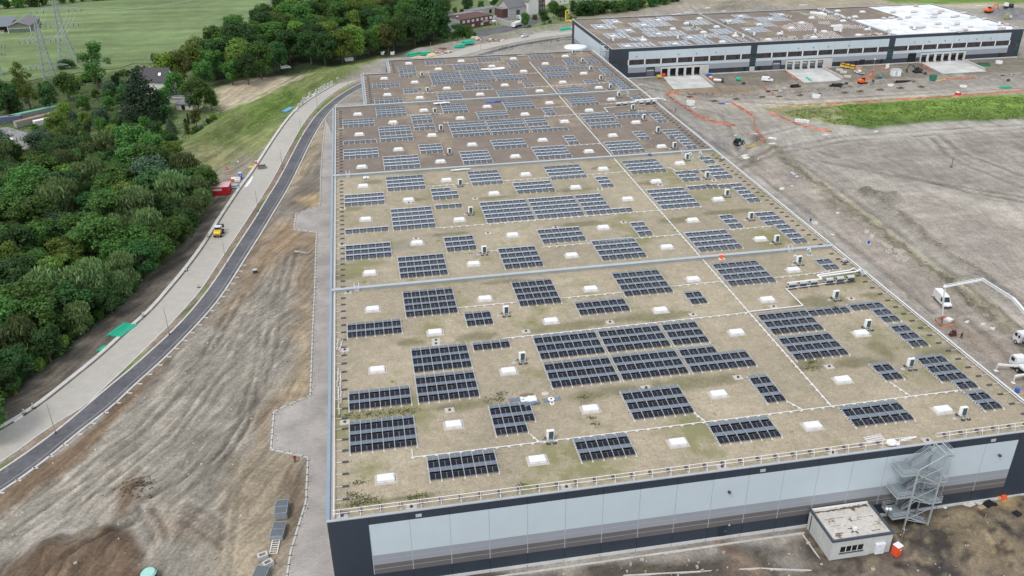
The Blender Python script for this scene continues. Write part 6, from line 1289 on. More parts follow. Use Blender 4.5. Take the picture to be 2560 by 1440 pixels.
WS = [(1955,472,2.2,1.4),(1980,466,1.2,.7),(2094,533,1.7,.9),(2082,588,1.5,.9),(1862,389,3.6,2.0),(1866,395,3.8,2.2),(1895,398,1.2,.8),(1838,339,2,.8),(1883,337,4,1.6),(1938,349,1.6,.8),(1928,366,3.4,1.4),(1930,346,4,2),(2065,337,4.2,1.1),(2190,330,3,1.0),(2417,806,1.6,.7),(2481,822,1.8,.9),(2457,810,1.5,.6),(1690,36,9,1.5),(1720,31,8,1.2),(1770,23,5,2),(1810,28,5,2),(2008,13,8,2),(2450,14,12,2),(1820,258,3,2),(1733,270,3,1.2)]
pw = M('pale_sheet', (.66,.64,.6), .7, var=.15, island=.2)
for i, (u, v, w, d) in enumerate(sorted(WS, key=lambda q: -q[1])):
    p = gz_(at(u,v)); r = random.Random(i); b = MB(); n = 9; pts = [(w*.5*(.7+.5*r.random())*math.cos(2*PI*k/n), d*.5*(.7+.5*r.random())*math.sin(2*PI*k/n), .1+.25*r.random()) for k in range(n)]
    for k in range(n): b.poly([(0,0,.35),pts[k],pts[(k+1)%n]]); b.poly([pts[k],(pts[k][0],pts[k][1],-.2),(pts[(k+1)%n][0],pts[(k+1)%n][1],-.2),pts[(k+1)%n]])
    tag(b.build('foil_scrap', pw, None, p, r.random()*.5), 'pale foil scrap or plank on the right-hand mud, %s counting from the camera' % ORD[i], 'scrap', 'pale scraps on the right-hand mud')
# red site container with its sign
cp = at(523,491); ct = thing('site_container', 'red corrugated site container with a white name board and two-part roof', 'container', (cp[0]+.15,cp[1]+.1,.0), -.06)
b = MB(); Lc, Wc, Hc = 6.4, 5.0, 2.9; b.bb(0,Lc,0,Wc,.15,Hc)
for k in range(26): x = .12+k*.245; b.bb(x,x+.12,-.03,.0,.3,Hc-.15,1)
for k in range(18): y = .2+k*.26; b.bb(Lc,Lc+.03,y,y+.13,.3,Hc-.15,1)
b.build('wall', [M('container_red', (.36,.012,.02), .4, var=.1), M('container_red2', (.42,.018,.025), .4)], ct)
b = MB(); b.bb(-.05,Lc+.05,-.05,Wc/2-.04,Hc,Hc+.08); b.bb(-.05,Lc+.05,Wc/2+.04,Wc+.05,Hc,Hc+.08)
for k in range(22): x = .1+k*.29; b.bb(x,x+.12,-.02,Wc/2-.06,Hc+.08,Hc+.12,1); b.bb(x,x+.12,Wc/2+.06,Wc,Hc+.08,Hc+.12,1)
b.build('roof', [M('roof_pink', (.62,.25,.27), .25, spec=.8), M('roof_rib', (.7,.45,.45), .3)], ct)
b = MB(); b.bb(.75,4.15,-.07,-.035,1.75,2.4); sg = b.build('name_board', M('board_grey', (.62,.6,.6), .5), ct)
def text(s, size, mat, parent, loc, rot, name='lettering', ext=.01):
    c = bpy.data.curves.new(name, 'FONT'); c.body = s; c.size = size; c.extrude = ext; c.align_x = 'CENTER'; c.align_y = 'CENTER'; c.resolution_u = 2; c.materials.append(mat)
    o = bpy.data.objects.new(name, c); COL.objects.link(o); bpy.context.view_layer.update(); me_ = bpy.data.meshes.new_from_object(o); bpy.data.objects.remove(o); o = link(name, me_, parent, loc); o.rotation_euler = rot; return o
text('BAUKOGEN', .52, M('letter_navy', (.03,.03,.12), .5), sg, (2.45,-.075,2.07), (PI/2,0,0))
x, y, z = gz_(at(575,456)); t = thing('barrier_pole', 'tall red and white hoist pole behind the red container', 'pole', (x,y,z)); b = MB()
for k in range(12): b.cyl((0,0,k*.45),(-.0,0,(k+1)*.45),.12,7,k % 2)
b.box((-.1,0,5.0),(.7,.2,1.0)); b.build('pole', [M('pole_red', (.65,.06,.05), .5), WHITE], t)
def mast(label, p, h, lamps=2, base=None):
    t = thing('light_mast', label, 'light mast', p); b = MB(); b.cyl((0,0,0),(0,0,h),.06,6); b.build('mast', DGREY if base is RED else LGREY, t); b = MB(); b.ball((-.3,0,h),(.28,.25,.3),8,6); 
    if lamps > 1: b.ball((.3,0,h-.15),(.28,.25,.3),8,6)
    b.build('lamp_head', WHITE, t)
    if base: b = MB(); b.bb(-.5,.5,-.45,.45,.3,1.0); b.build('trailer', base, t)
    return t
mp_ = gz_(at(603,440)); mast('thin red mast with white lamp head behind the blue toilet', mp_, tall(mp_, 404), 1); mast('lamp mast with two white heads on a red crate between hut and stair', (90.2,-3.3,Hz(90.2,-3.3)), 4.8, 2, RED); mast('light mast on an orange base before the far warehouse', gz_(at(2182,180)), 6.5, 2, ORANGE)
def simple(name, label, cat, u, v, parts, rz=0.0, z=None, group=None):
    p = gz_(at(u,v)); p = (p[0],p[1],p[2] if z is None else z); t = thing(name, label, cat, p, rz, group)
    for nm, m, f in parts: b = MB(); f(b); b.build(nm, m, t)
    return t
simple('barrel_group', 'orange crate beside the crash barrier beams', 'crate', 586,452, [('crate', M('crate_orange', (.8,.16,.09), .5), lambda b: b.bb(-1.0,.8,-1.0,1.2,0,1.0)),('lid', WHITE, lambda b: b.bb(-.9,.7,-.9,1.1,1.0,1.04))], .2)
for i,(u,v) in enumerate(((595,450),(594,455))): simple('water_box', 'white tank box right of the orange crate, %s one' % ('rear','front')[i], 'tank', u, v, [('tank', WHITE, lambda b: b.bb(-.9,.9,-.5,.5,.15,1.0)),('frame', DGREY, lambda b: b.bb(-.95,.95,-.55,.55,0,.15))], 0)
simple('skip', 'grey open steel box standing on the concrete road', 'skip', 655,421, [('body', M('skip_grey', (.2,.19,.18), .6, .2), lambda b: (b.bb(-1.4,1.4,-1,1,0,.1), b.bb(-1.4,-1.3,-1,1,.1,1), b.bb(1.3,1.4,-1,1,.1,1), b.bb(-1.3,1.3,-1,-.9,.1,1), b.bb(-1.3,1.3,.9,1,.1,1))),('load', DGREY, lambda b: b.bb(-1.2,1.2,-.85,.85,.1,.5))], .1, .1)
simple('marker_drum', 'orange marker drum at the kerb beside the grey skip', 'drum', 641,411, [('drum', ORANGE, lambda b: b.bb(-.35,.35,-.3,.3,0,1.2)),('cap', WHITE, lambda b: b.bb(-.3,.3,-.25,.25,1.2,1.35))])
simple('yellow_tarp', 'yellow sheet on the bank behind the blue toilet', 'sheet', 629,418, [('sheet', M('sheet_yellow', (.6,.5,.05), .6), lambda b: b.ball((0,0,.1),(1.5,.8,.35),10,5))])
bm = MB(); w = A2([(611,471),(617,460),(630,443),(634,442),(628,456),(618,468)]); bm.prism(w, .09, .2); tag(bm.build('white_sheet', WHITE, None, (0,0,.02)), 'long white foil strip lying in the road gutter', 'foil')
simple('puddle_frame', 'grey control box on the brown soil beside the footpath', 'box', 638,682, [('box', DGREY, lambda b: b.bb(-.5,.5,-.5,.5,0,.9)),('lid', LGREY, lambda b: b.bb(-.55,.55,-.55,.55,.9,1.0))], .3)
simple('grey_foil', 'crumpled grey foil on the soil near the paved bay', 'foil', 752,632, [('foil', M('foil_grey', (.35,.38,.4), .4, var=.3, scale=2), lambda b: (b.box((-1,.5,.2),(1.6,.9,.3),-.4), b.box((.6,-.2,.15),(1.8,.5,.25),-.5), b.box((1.8,-.8,.12),(1.4,.35,.2),-.2)))])
# mesh fence stacks, frame, blocks and the red worker at the lower left
for i, (u, v, rz, n, h, l) in enumerate(((706,1283,-.05,14,1.5,'taller stack of galvanised mesh fence panels beside the paved drive'),(697,1334,-.14,9,1.0,'lower stack of mesh fence panels in front of the taller one'),(652,1447,-.25,9,1.1,'fence panel stack cut by the bottom edge of the photo'))):
    x, y, z = gz_(at(u,v)); t = thing('fence_stack', l, 'fence panels', (x,y,z), rz, 'stacks of mesh fence panels'); y_ = 1.7
    b = MB()
    for k in range(n):
        zz = .15+k*h/n
        for xx in (-1.05,1.05): b.beam((xx,-y_,zz),(xx,y_,zz),.05,.05)
        for yy in (-y_,0,y_): b.beam((-1.05,yy,zz),(1.05,yy,zz),.05,.05)
    b.build('panel_frame', M('zinc', (.5,.56,.6), .4, .4), t)
    b = MB(); b.bb(-1.0,1.0,-y_+.05,y_-.05,.1,.1+h*.96); 
    for q in range(26): b.bb(-1.0,1.0,-y_+.08+q*.13,-y_+.095+q*.13,h*.98+.02,h*.98+.035,1)
    for q in range(16): b.bb(-.98+q*.13,-.965+q*.13,-y_+.05,y_-.05,h*.98+.02,h*.98+.04,1)
    b.build('mesh', [M('mesh_dark', (.13,.155,.165), .5, .3, island=.1), MATS['zinc']], t); b = MB(); b.bb(-1.1,1.1,-1.2,-1.05,0,.1); b.bb(-1.1,1.1,1.05,1.2,0,.1); b.build('bearer', BROWNBOX, t)
x, y, z = gz_(at(688,1366)); t = thing('steel_rack', 'white ladder-like steel frame lying beside the mesh fence stacks', 'frame', (x,y,z+.2), -.1); b = MB()
for xx in (-.6,.6): b.beam((xx,-1.9,0),(xx,1.9,0),.14,.1)
for k in range(8): b.beam((-.6,-1.8+k*.51,0),(.6,-1.8+k*.51,0),.1,.08)
b.build('frame', WHITE, t)
for i, (u, v, l) in enumerate(((658,1396,'hollow grey concrete block behind its twin by the drive'),(671,1415,'hollow concrete block with rusty foot by the drive'))):
    simple('concrete_block', l, 'concrete block', u, v, [('block', CONC, lambda b: (b.bb(-.8,.8,-.55,-.3,0,.95), b.bb(-.8,.8,.3,.55,0,.95), b.bb(-.8,-.5,-.3,.3,0,.95), b.bb(.5,.8,-.3,.3,0,.95))),('foot', M('rust', (.22,.09,.05), .8) if i else DGREY, lambda b: b.bb(-.85,.85,-.6,.6,-.1,.06))], .3+.2*i)
simple('round_tank', 'pale turquoise machine cab cut by the bottom edge', 'machine', 375,1447, [('canopy', M('pale_turquoise', (.33,.62,.55), .4), lambda b: b.cyl((0,0,1.2),(0,0,1.5),1.25,14,0,1.0)),('body', DGREY, lambda b: b.bb(-1,1,-1,1,.2,1.2))])
x, y, z = gz_(at(738,1156)); person(x, y, z, .4, 'worker in red jacket standing at the corner of the paved bay', M('red_jacket', (.5,.03,.03), .7), DKT, WHITE)
x, y, z = gz_(at(2402,848)); person(x, y, z, 1.2, 'worker in dark clothing walking on the haul track below the boom', M('dark_jacket', (.03,.03,.035), .8), DKT, None, 1)
x, y, z = gz_(at(1689,281)); person(x, y, z, .6, 'worker in red jacket beside the far right roof edge', MATS['red_jacket'], DKT, None, 1)
x, y, z = gz_(at(1942,222)); person(x, y, z, .6, 'worker in bright yellow jacket in the cable pit', M('bright_yellow', (.62,.75,.02), .6), HIV, None, 0)
simple('compactor', 'dark red compactor on the haul track near the walking worker', 'compactor', 2381,840, [('engine', M('dark_red', (.12,.02,.02), .5), lambda b: (b.bb(-.6,.6,-.45,.45,.3,1.0), b.bb(-.2,.5,-.3,.3,1.0,1.4))),('plate', DGREY, lambda b: b.bb(-.8,.8,-.5,.5,.05,.3)),('handle', LGREY, lambda b: b.tube([(-.6,-.3,.8),(-1.3,-.3,1.3),(-1.3,.3,1.3),(-.6,.3,.8)],.04,5))])
# kerb edge supports along the footpath
KS = [(a/4, 720+c/4) for a, c in ((2280,25),(2235,90),(2180,155),(2120,230),(2060,300),(1997,372),(1925,450),(1850,528),(1772,610),(1690,692),(1600,775),(1500,868),(1400,962),(1298,1054),(1182,1152),(1062,1250),(938,1357))]+[(a/4, 1080+c/4) for a, c in ((800,25),(660,133),(512,245),(353,363),(185,487),(15,612))]+[(a/4, 360+c/4) for a, c in ((2445,1215),(2410,1275),(2370,1337),(2330,1400))]
KS.sort(key=lambda q: q[1])
for i, (u, v) in enumerate(KS): x, y, z = gz_(at(u,v)); b = MB(); b.box((0,0,.08),(1.15,.28,.18)); tag(b.build('kerb_support', RINGM, None, (x,y,z), -.25), 'short pale concrete foot against the footpath edging, %s from the far end' % ORD[i], 'concrete foot', 'concrete feet along the footpath edge')
# beacons along the kerb, lamp posts, L-shaped blocks
BE = [(521,592,'orange-white'),(466,677,'white'),(359,790,'white'),(84,1020,'amber-topped'),(61,1034,'white'),(497,718,'red-white')]
for i, (u, v, k) in enumerate(BE):
    p = at(u,v,.2); t = thing('beacon', '%s striped warning beacon on the road kerb, %s from the far end' % (k, ORD[i]), 'warning beacon', p, 0, 'warning beacons on the kerb'); b = MB(); b.bb(-.4,.4,-.2,.2,0,.14); b.build('foot', DGREY, t); b = MB()
    for q in range(5): b.bb(-.16,.16,-.03,.03,.14+q*.2,.34+q*.2,q % 2)
    b.build('board', [WHITE, M('beacon_red', (.6,.1,.05), .5) if k[0] in 'or' else M('beacon_grey', (.3,.3,.3), .5)], t)
    if k[0] in 'ao': b = MB(); b.cyl((0,0,1.14),(0,0,1.35),.12,8); b.build('lamp', ORANGE, t)
b = MB(); a = at(35,1054,.24); c = at(57,1040,.24); b.beam(a,c,.35,.25); tag(b.build('kerb_beam', WHITE), 'white kerb beam lying on the kerb at the left edge', 'beam')
LP = [(140,1085,1000),(424,838,768),(567,665,605),(646,530,485),(707,425,378),(754,342,297),(795,277,240),(870,215,180),(1078,140,120),(1202,125,82),(1322,91,64)]
for i, (u, v, vt) in enumerate(LP):
    p = at(u,v,.02); h = 7.4; t = thing('lamp_post', 'slim grey lamp post without lamp beside the footpath, %s from the camera' % ORD[i], 'lamp post', p, 0, 'lamp posts along the footpath'); b = MB(); b.cyl((0,0,0),(0,0,h),.1,8,0,.055); b.build('post', M('post_grey', (.33,.35,.36), .5, .3), t); b = MB(); b.cyl((0,0,0),(0,0,.5),.16,8); b.build('base', DGREY, t)
LB = [(400,1110),(440,1075),(470,1045),(490,1015),(520,985),(545,970),(580,950),(610,935),(640,920),(665,905),(695,885),(730,870),(765,850),(790,825),(825,815),(855,795),(900,785),(935,765),(990,740),(1030,735),(1080,715),(1125,695),(1170,680)]
rb = random.Random(4)
for i, (x, y) in enumerate(LB):
    p = at(640+x/4-1.5, y/4, .1); flat = i in (0, 4, 6, 13, 16, 17, 19); rz = 1.1+rb.uniform(-.35,.35); b = MB()
    if flat: b.bb(-1,1,-.8,.8,0,.25); b.bb(-1,1,-.8,-.55,.25,.6)
    else: b.bb(-.8,.8,-.15,.15,0,1.9); b.bb(-.8,.8,.15,1.2,0,.2)
    tag(b.build('wall_element', M('pale_precast', (.6,.59,.55), .85, var=.1), None, p, rz), '%s L-shaped precast wall block beside the road, %s from the near end' % ('tipped' if flat else 'upright', ORD[i]), 'wall block', 'precast wall blocks along the road')

# ------------------------------------------------------------------ other machines and heaps before the far warehouse
simple('transformer_hut', 'white transformer cabin with grey roof standing in the mud', 'cabin', 2238,190, [('cabin', WHITE, lambda b: b.bb(-2,2,-1.5,1.5,.4,3.2)),('roof', M('cabin_roof', (.4,.47,.5), .5), lambda b: b.bb(-2.1,2.1,-1.6,1.6,3.2,3.35)),('plinth', CONC, lambda b: b.bb(-2.05,2.05,-1.55,1.55,0,.4)),('door', LGREY, lambda b: b.bb(-.9,.1,-1.55,-1.5,.5,2.7))], -.1)
simple('shoring_set', 'yellow steel shoring frames leaning beside the white flatbed truck', 'shoring frames', 2118,172, [('frame', YELLOW, lambda b: [b.bb(-3.6+k*2.4,-1.6+k*2.4,-.8,.8,1.0-k*.3,2.6-k*.3) for k in range(3)]),('rail', BLACK, lambda b: (b.beam((-4,-.85,2.6),(3.8,-.85,1.2),.2,.35), b.beam((-4,.85,2.7),(3.8,.85,1.3),.2,.35)))], -.55)
for i,(u,v) in enumerate(((2098,176),(2108,182),(2118,193))): simple('formwork_stack', 'pale formwork stack between netting and yellow frames, %s' % ('rear one','middle one','front one')[i], 'formwork', u, v, [('boards', CONC, lambda b: [b.bb(-1.6,1.6,-1+q*.7,-.5+q*.7,0,.8) for q in range(3)]),('bearer', BROWNBOX, lambda b: b.bb(-1.7,-1.5,-1.1,1.2,.8,.92))], -.5)
simple('white_board', 'upright white site board in front of the glazed stairwell', 'board', 2217,174, [('board', WHITE, lambda b: b.bb(-.9,.9,-.06,.06,.3,3.0)),('stand', BROWNBOX, lambda b: (b.bb(-.8,-.7,-.05,.3,0,1), b.bb(.7,.8,-.05,.3,0,1)))])
simple('bulk_tank', 'green plastic tank lying in the mud left of the small van', 'tank', 1845,203, [('tank', GREENP, lambda b: b.ball((0,0,1.1),(1.2,1.1,1.1),12,8)),('neck', BLACK, lambda b: b.cyl((0,0,2.1),(0,0,2.4),.3,8))])
simple('silo', 'toppled white mixing silo beside the left loading slab', 'silo', 1796,206, [('barrel', WHITE, lambda b: b.cyl((-2.2,.8,1.2),(1.2,-.4,1.0),.6,10)),('drum', DGREY, lambda b: b.cyl((1.2,-.4,1.1),(2.2,-.7,1.1),1.1,12))])
simple('blue_bin', 'blue bin behind the orange toilet of the left slab', 'bin', 1772,190, [('bin', BLUE, lambda b: b.bb(-.9,.9,-.6,.6,.1,1.3)),('lid', M('lid_blue', (.2,.35,.6), .5), lambda b: b.bb(-.95,.95,-.65,.65,1.3,1.45))])
simple('yellow_heap', 'mustard-coloured drum left of the left loading slab', 'drum', 1646,197, [('drum', M('mustard', (.5,.36,.1), .6), lambda b: b.cyl((-.9,0,1),(.9,.2,1),1.0,12)),('end', M('mustard_dark', (.3,.2,.06), .6), lambda b: b.cyl((.9,.2,1),(.95,.2,1),.8,10))])
simple('orange_skip', 'orange mesh container at the left loading slab corner', 'mesh box', 1656,192, [('box', ORANGE, lambda b: (b.bb(-1.2,1.2,-.8,.8,0,1.6))),('rim', RED, lambda b: b.bb(-1.25,1.25,-.85,.85,1.6,1.7))])
simple('site_bin', 'dark green container beside the trench netting', 'container', 2331,203, [('body', M('bin_green', (.02,.18,.11), .5), lambda b: b.bb(-1.2,1.2,-1.2,1.2,.1,2.3)),('lid', DGREY, lambda b: b.bb(-1.25,1.25,-1.25,1.25,2.3,2.4))])
simple('green_skip', 'green open skip beside the right loading slab', 'skip', 2458,164, [('skip', M('skip_green', (.03,.22,.1), .5), lambda b: b.hexa([(-2.2,-1,0),(2.2,-1,0),(2.2,1,0),(-2.2,1,0),(-3,-1.2,1.3),(3,-1.2,1.3),(3,1.2,1.3),(-3,1.2,1.3)])),('load', DGREY, lambda b: b.bb(-2.6,2.6,-1,1,1.3,1.5))], -.3)
simple('green_sheet', 'flat green box in the mud before the green rectangle', 'box', 2513,220, [('box', GREENP, lambda b: b.bb(-2.5,2.5,-.8,.8,0,.6)),('lid', M('bin_green2', (.03,.3,.2), .5), lambda b: b.bb(-2.4,2.4,-.7,.7,.6,.7))])
simple('red_crate', 'red and white crate at the corner of the green rectangle netting', 'crate', 2394,239, [('crate', RED, lambda b: b.bb(-1,1,-.8,.8,0,1.5)),('sheet', WHITE, lambda b: b.bb(-.9,.3,-.7,.9,1.5,1.75))])
simple('stone_pallets', 'white sack pallets at the front left of the green rectangle', 'sacks', 2004,305, [('sacks', WHITE, lambda b: [b.box((-2.2+k*1.1,.5*(k%2)-k*.25,.6),(.95,.9,1.2),.2) for k in range(5)]),('bearer', BROWNBOX, lambda b: b.bb(-2.8,2.8,-1,.6,-.1,.06))], -.35)
simple('blue_pipes', 'blue covered pipe stack beside the ditch', 'pipes', 1812,259, [('pipes', M('dull_blue', (.16,.18,.35), .6), lambda b: [b.cyl((-2.5,k*.5,.3),(2.5,k*.5,.3),.26,7) for k in range(3)]),('strap', LGREY, lambda b: b.bb(-.1,.1,-.3,1.4,.1,.6))], -.05)
simple('hand_tools', 'small generator and hoses in the cable pit', 'generator', 1932,229, [('generator', DGREY, lambda b: (b.box((-2,0,.3),(2.4,1.2,.6),.2), b.box((1.5,.5,.2),(2.6,.6,.4),-.4))),('board', LGREY, lambda b: b.box((3.4,-.6,.2),(1.8,1.0,.3)))])
simple('generator', 'small white generator board right of the cable pit', 'generator', 1960,224, [('box', LGREY, lambda b: b.bb(-.8,.8,-.5,.5,.1,.9)),('frame', DGREY, lambda b: b.bb(-.9,.9,-.6,.6,0,.1))])
simple('compressor', 'small grey and green trailer machine near the transformer cabin', 'machine', 2196,196, [('body', M('machine_green', (.08,.3,.22), .5), lambda b: b.bb(.2,1.8,-.6,.6,.5,1.5)),('drawbar', DGREY, lambda b: (b.beam((-2.4,0,.5),(.2,0,.7),.2,.2), b.cyl((.8,-.8,.4),(.8,.8,.4),.4,10)))])
simple('dump_truck', 'dark dumper standing beyond the far warehouse', 'dumper', 2513,33, [('cab', WHITE, lambda b: b.bb(-1.6,.2,-1.2,1.2,1,3.2)),('body', DGREY, lambda b: (b.bb(.3,4,-1.3,1.3,1.2,2.6), b.bb(-2,4,-1,1,.6,1.2))),('wheel', TYRE, lambda b: [b.cyl((xx,-1.4,.7),(xx,1.4,.7),.7,12) for xx in (-1,2,3.4)])])
simple('tank_trailer', 'pale green trailer machine behind the far warehouse corner', 'machine', 2517,48, [('body', M('machine_olive', (.3,.32,.16), .6), lambda b: b.bb(-2,.6,-1,1,.5,3)),('drum', LGREY, lambda b: b.cyl((1,0,1.2),(2.6,0,1.2),1.0,12))])
for i,(u,v,l) in enumerate(((2312,186,'black tyre tracks parts lying by the dark excavator'),(2506,190,'dark machine part in the mud right of the sand heap'),(2520,203,'small dark stake group near the right frame edge'),(2285,204,'small dark pump by the trench'),(2115,211,'small dark frame left of the orange excavator'),(1858,211,'small grey frame beside the green tank'))):
    simple('machine_part', l, 'machine part', u, v, [('part', DGREY, lambda b: (b.box((0,0,.5),(1.4,.9,1.0),.4), b.box((.9,.4,.3),(1.2,.6,.6),1.0))),('bracket', M('bracket_rust', (.16,.09,.06), .7), lambda b: b.beam((-.8,0,.2),(.4,.2,1.2),.15,.15))])
# pits: dark shafts in the ground with frames
for i,(u,v) in enumerate(((1725,229+14),(1785,254),(1840,249),(1905,243),(1947,242),(2000,239),(2045,236),(2112,232),(2150,229),(2200,225),(2250,221),(2302,218))):
    x, y, z = gz_(at(u,v)); b = MB(); b.bb(-1.1,1.1,-.8,.8,-.3,.34); b.bb(-1.3,1.3,-1.0,-.8,-.3,.45,1); b.bb(-1.3,-1.1,-.8,1,-.3,.45,1); b.bb(1.1,1.3,-.8,1,-.3,.42,1); tag(b.build('shaft_pit', [M('pit_dark', (.018,.014,.012), .95), M('pit_soil', (.17,.13,.095), .95, var=.3, scale=3)], None, (x,y,z), .2*(i%3)), 'dark excavated shaft in the churned mud, %s from the left' % ORD[i], 'pit', 'shafts before the far warehouse')
for i,(u,v,l) in enumerate(((1690,226,'yellow sand patch'),)): pass
# near facade litter
simple('orange_tubs', 'two orange plastic tubs at the foot of the navy corner', 'tubs', 2500,1247, [('tub', M('tub_orange', (.8,.12,.03), .5), lambda b: (b.box((-.5,.2,.35),(.8,.6,.7),.2), b.box((.35,-.25,.4),(.8,.7,.8),-.2))),('rim', ORANGE, lambda b: b.box((.35,-.25,.82),(.9,.8,.06),-.2))])
simple('black_sheet', 'black foil bundle beside the concrete plinth', 'foil', 2471,1262, [('foil', BLACK, lambda b: (b.box((0,0,.25),(1.6,1.1,.5),.3), b.box((.9,-.2,.15),(.9,.6,.3),-.3))),('plank', BROWNBOX, lambda b: b.box((-1.6,-.4,.06),(1.4,.8,.1),.2))])
for i,(u,v,h,l) in enumerate(((2460,1302,1.1,'wooden survey stake right of the stair tower'),(2345,1325,.8,'wooden survey stake nearest the stair tower'),(2255,1343,1.6,'leaning pale post below the stair tower'))): simple('survey_stake', l, 'stake', u, v, [('stake', BROWNBOX, lambda b: b.beam((0,0,-.2),(.12,0,h),.09,.09)),('tip', RED if i < 2 else WHITE, lambda b: b.beam((.11,0,h-.02),(.13,0,h+.12),.095,.095))])
for i,(u,v,l) in enumerate(((2422,1262,'pale concrete slab lying by the plinth'),(2362,1270,'small white plate on the mud beside the stair'),(2450,1257,'grey pallet board by the plinth'),(2542,1286,'dark coil lying at the right edge of the mud'))): b = MB(); b.box((0,0,.1),((2.0,1.2,.14),(.5,.5,.1),(1.6,.9,.14),(1.1,1.1,.4))[i], .3); tag(b.build('slab_piece', (RINGM, WHITE, CONC, BLACK)[i], None, gz_(at(u,v))), l, 'slab')
b = MB(); rs = random.Random(9)
for k in range(260):
    x = rs.uniform(2,121); y = rs.uniform(-18,-1.8) if x > 60 else rs.uniform(-9,-1.8)
    if 77 < x < 91 and y > -10.5: continue
    s = abs(rs.gauss(.12,.1))+.05; b.box((x,y,Hz(x,y)+s*.25),(s*1.6,s,s),rs.random()*3)
tag(b.build('mud_stones', M('stone_mix', (.36,.32,.27), .9, island=.5)), 'loose stones scattered over the mud before the near facade', 'stones', None, 'stuff')
b = MB(); wy = A2([(30,1240),(300,1000),(640,700),(760,800),(760,990),(650,1120),(720,1300),(560,1440),(0,1440)])
for k in range(900):
    x = rs.uniform(-65,-2); y = rs.uniform(-12,130)
    if inside(np.array([x]),np.array([y]),wy)[0]: s = abs(rs.gauss(.1,.1))+.04; b.box((x,y,Hz(x,y)+s*.2),(s*1.5,s,s*.8),rs.random()*3)
tag(b.build('yard_stones', M('stone_mix2', (.4,.365,.31), .9, island=.45)), 'loose stones on the grey gravel yard left of the hall', 'stones', None, 'stuff')
b = MB()
for pl, r in ((TRENCH, 2.6),(BANK, 1.8),(TRENCH_N, 2.2)):
    for x, y in resample(pl, .55):
        for _ in range(2): xx, yy = x+rs.gauss(0,r*.5), y+rs.gauss(0,r*.5); s = abs(rs.gauss(.12,.11))+.06; b.box((xx,yy,Hz(xx,yy)+s*.1),(s*1.6,s*1.1,s*.8),rs.random()*3)
tag(b.build('clods', M('clod_mix', (.27,.245,.205), .95, island=.3)), 'clods of soil along the ditches right of the hall', 'clods', None, 'stuff')
b = MB(); 
for cx, cy, n, s in ((*at(338,1222)[:2],170,.26),):
    for k in range(n): a, r = rs.random()*2*PI, abs(rs.gauss(0,1.7)); x, y = cx+r*math.cos(a), cy+r*math.sin(a); q = s*(.4+rs.random()); b.box((x,y,Hz(x,y)+.05),(q*1.3,q,q*.9),rs.random()*3)
tag(b.build('soil_clods', M('soil_dark', (.12,.09,.06), .95, island=.3)), 'dark clods on the small soil heap in the gravel yard', 'clods', None, 'stuff')
# ------------------------------------------------------------------ houses, barn, pylons
def gable(root, x0, x1, y0, y1, h, rise, wall, roof, over=.4, along='x', dz=.12, nm='roof'):
    b = MB(); b.bb(x0,x1,y0,y1,0,h)
    if along == 'x': ym = (y0+y1)/2; b.xprism([(y0,h),(y1,h),(ym,h+rise)],x0,x1)
    else: xm = (x0+x1)/2; b.yprism([(x0,h),(x1,h),(xm,h+rise)],y0,y1)
    w = b.build('wall', wall, root); b = MB(); s = rise/((y1-y0)/2 if along == 'x' else (x1-x0)/2)
    if along == 'x':
        b.xprism([(y0-over,h-over*s+.02),(ym,h+rise+.02),(ym,h+rise+dz+.1),(y0-over,h-over*s+dz+.1)],x0-over,x1+over); b.xprism([(y1+over,h-over*s+.02),(y1+over,h-over*s+dz+.1),(ym+.01,h+rise+dz+.1),(ym+.01,h+rise+.02)],x0-over,x1+over)
    else:
        b.yprism([(x0-over,h-over*s+.02),(xm,h+rise+.02),(xm,h+rise+dz+.1),(x0-over,h-over*s+dz+.1)],y0-over,y1+over); b.yprism([(x1+over,h-over*s+.02),(x1+over,h-over*s+dz+.1),(xm+.01,h+rise+dz+.1),(xm+.01,h+rise+.02)],y0-over,y1+over)
    r = b.build(nm, roof, root); return w, r
def wins(root, L, face, pos, w=1.1, h=1.4, mat=None):
    """windows on a wall plane: face '-y' or '-x'"""
    for a, z in L:
        b = MB()
        if face == '-y': b.bb(a-w/2,a+w/2,pos-.05,pos-.01,z,z+h)
        else: b.bb(pos-.05,pos-.01,a-w/2,a+w/2,z,z+h)
        o = b.build('window', mat or WHITE, root); b = MB()
        if face == '-y': b.bb(a-w/2+.12,a-.04,pos-.07,pos-.05,z+.12,z+h-.12); b.bb(a+.04,a+w/2-.12,pos-.07,pos-.05,z+.12,z+h-.12)
        else: b.bb(pos-.07,pos-.05,a-w/2+.12,a+w/2-.12,z+.12,z+h-.12)
        b.build('pane', WGLASS if not mat else LGREY, o)
SLATE = M('slate_roof', (.055,.052,.06), .7, var=.2, scale=1.5); PLAST = M('white_plaster', (.66,.65,.62), .85, var=.06); BRICK = M('dark_brick', (.10,.045,.04), .85, var=.2, scale=4); GPLAST = M('grey_plaster', (.42,.42,.41), .85, var=.1); ROOFG = M('grey_tile_roof', (.15,.15,.155), .75, var=.15, scale=1.5); FELT = M('felt_roof', (.2,.2,.21), .85, var=.25, scale=.4)
hp = at(425,237); t = thing('house', 'white-walled house with steep dark slate roof among the trees', 'house', (hp[0]-2.0,hp[1]+1.5,0), -.28)
w, r = gable(t, -13, 1.5, -.5, 8.5, 6.0, 5.2, PLAST, SLATE, .5, 'x'); b = MB(); b.bb(-10.6,-9.9,3.6,4.4,9.5,12.2); b.build('chimney', BRICK, r); b = MB(); b.poly([(-2.8,1.2,8.35),(-1.6,1.2,8.35),(-1.6,2.1,9.45),(-2.8,2.1,9.45)]); b.build('roof_window', LGREY, r); wins(t, [(-10,1.2),(-6,1.2),(-2,1.2)], '-y', -.5)
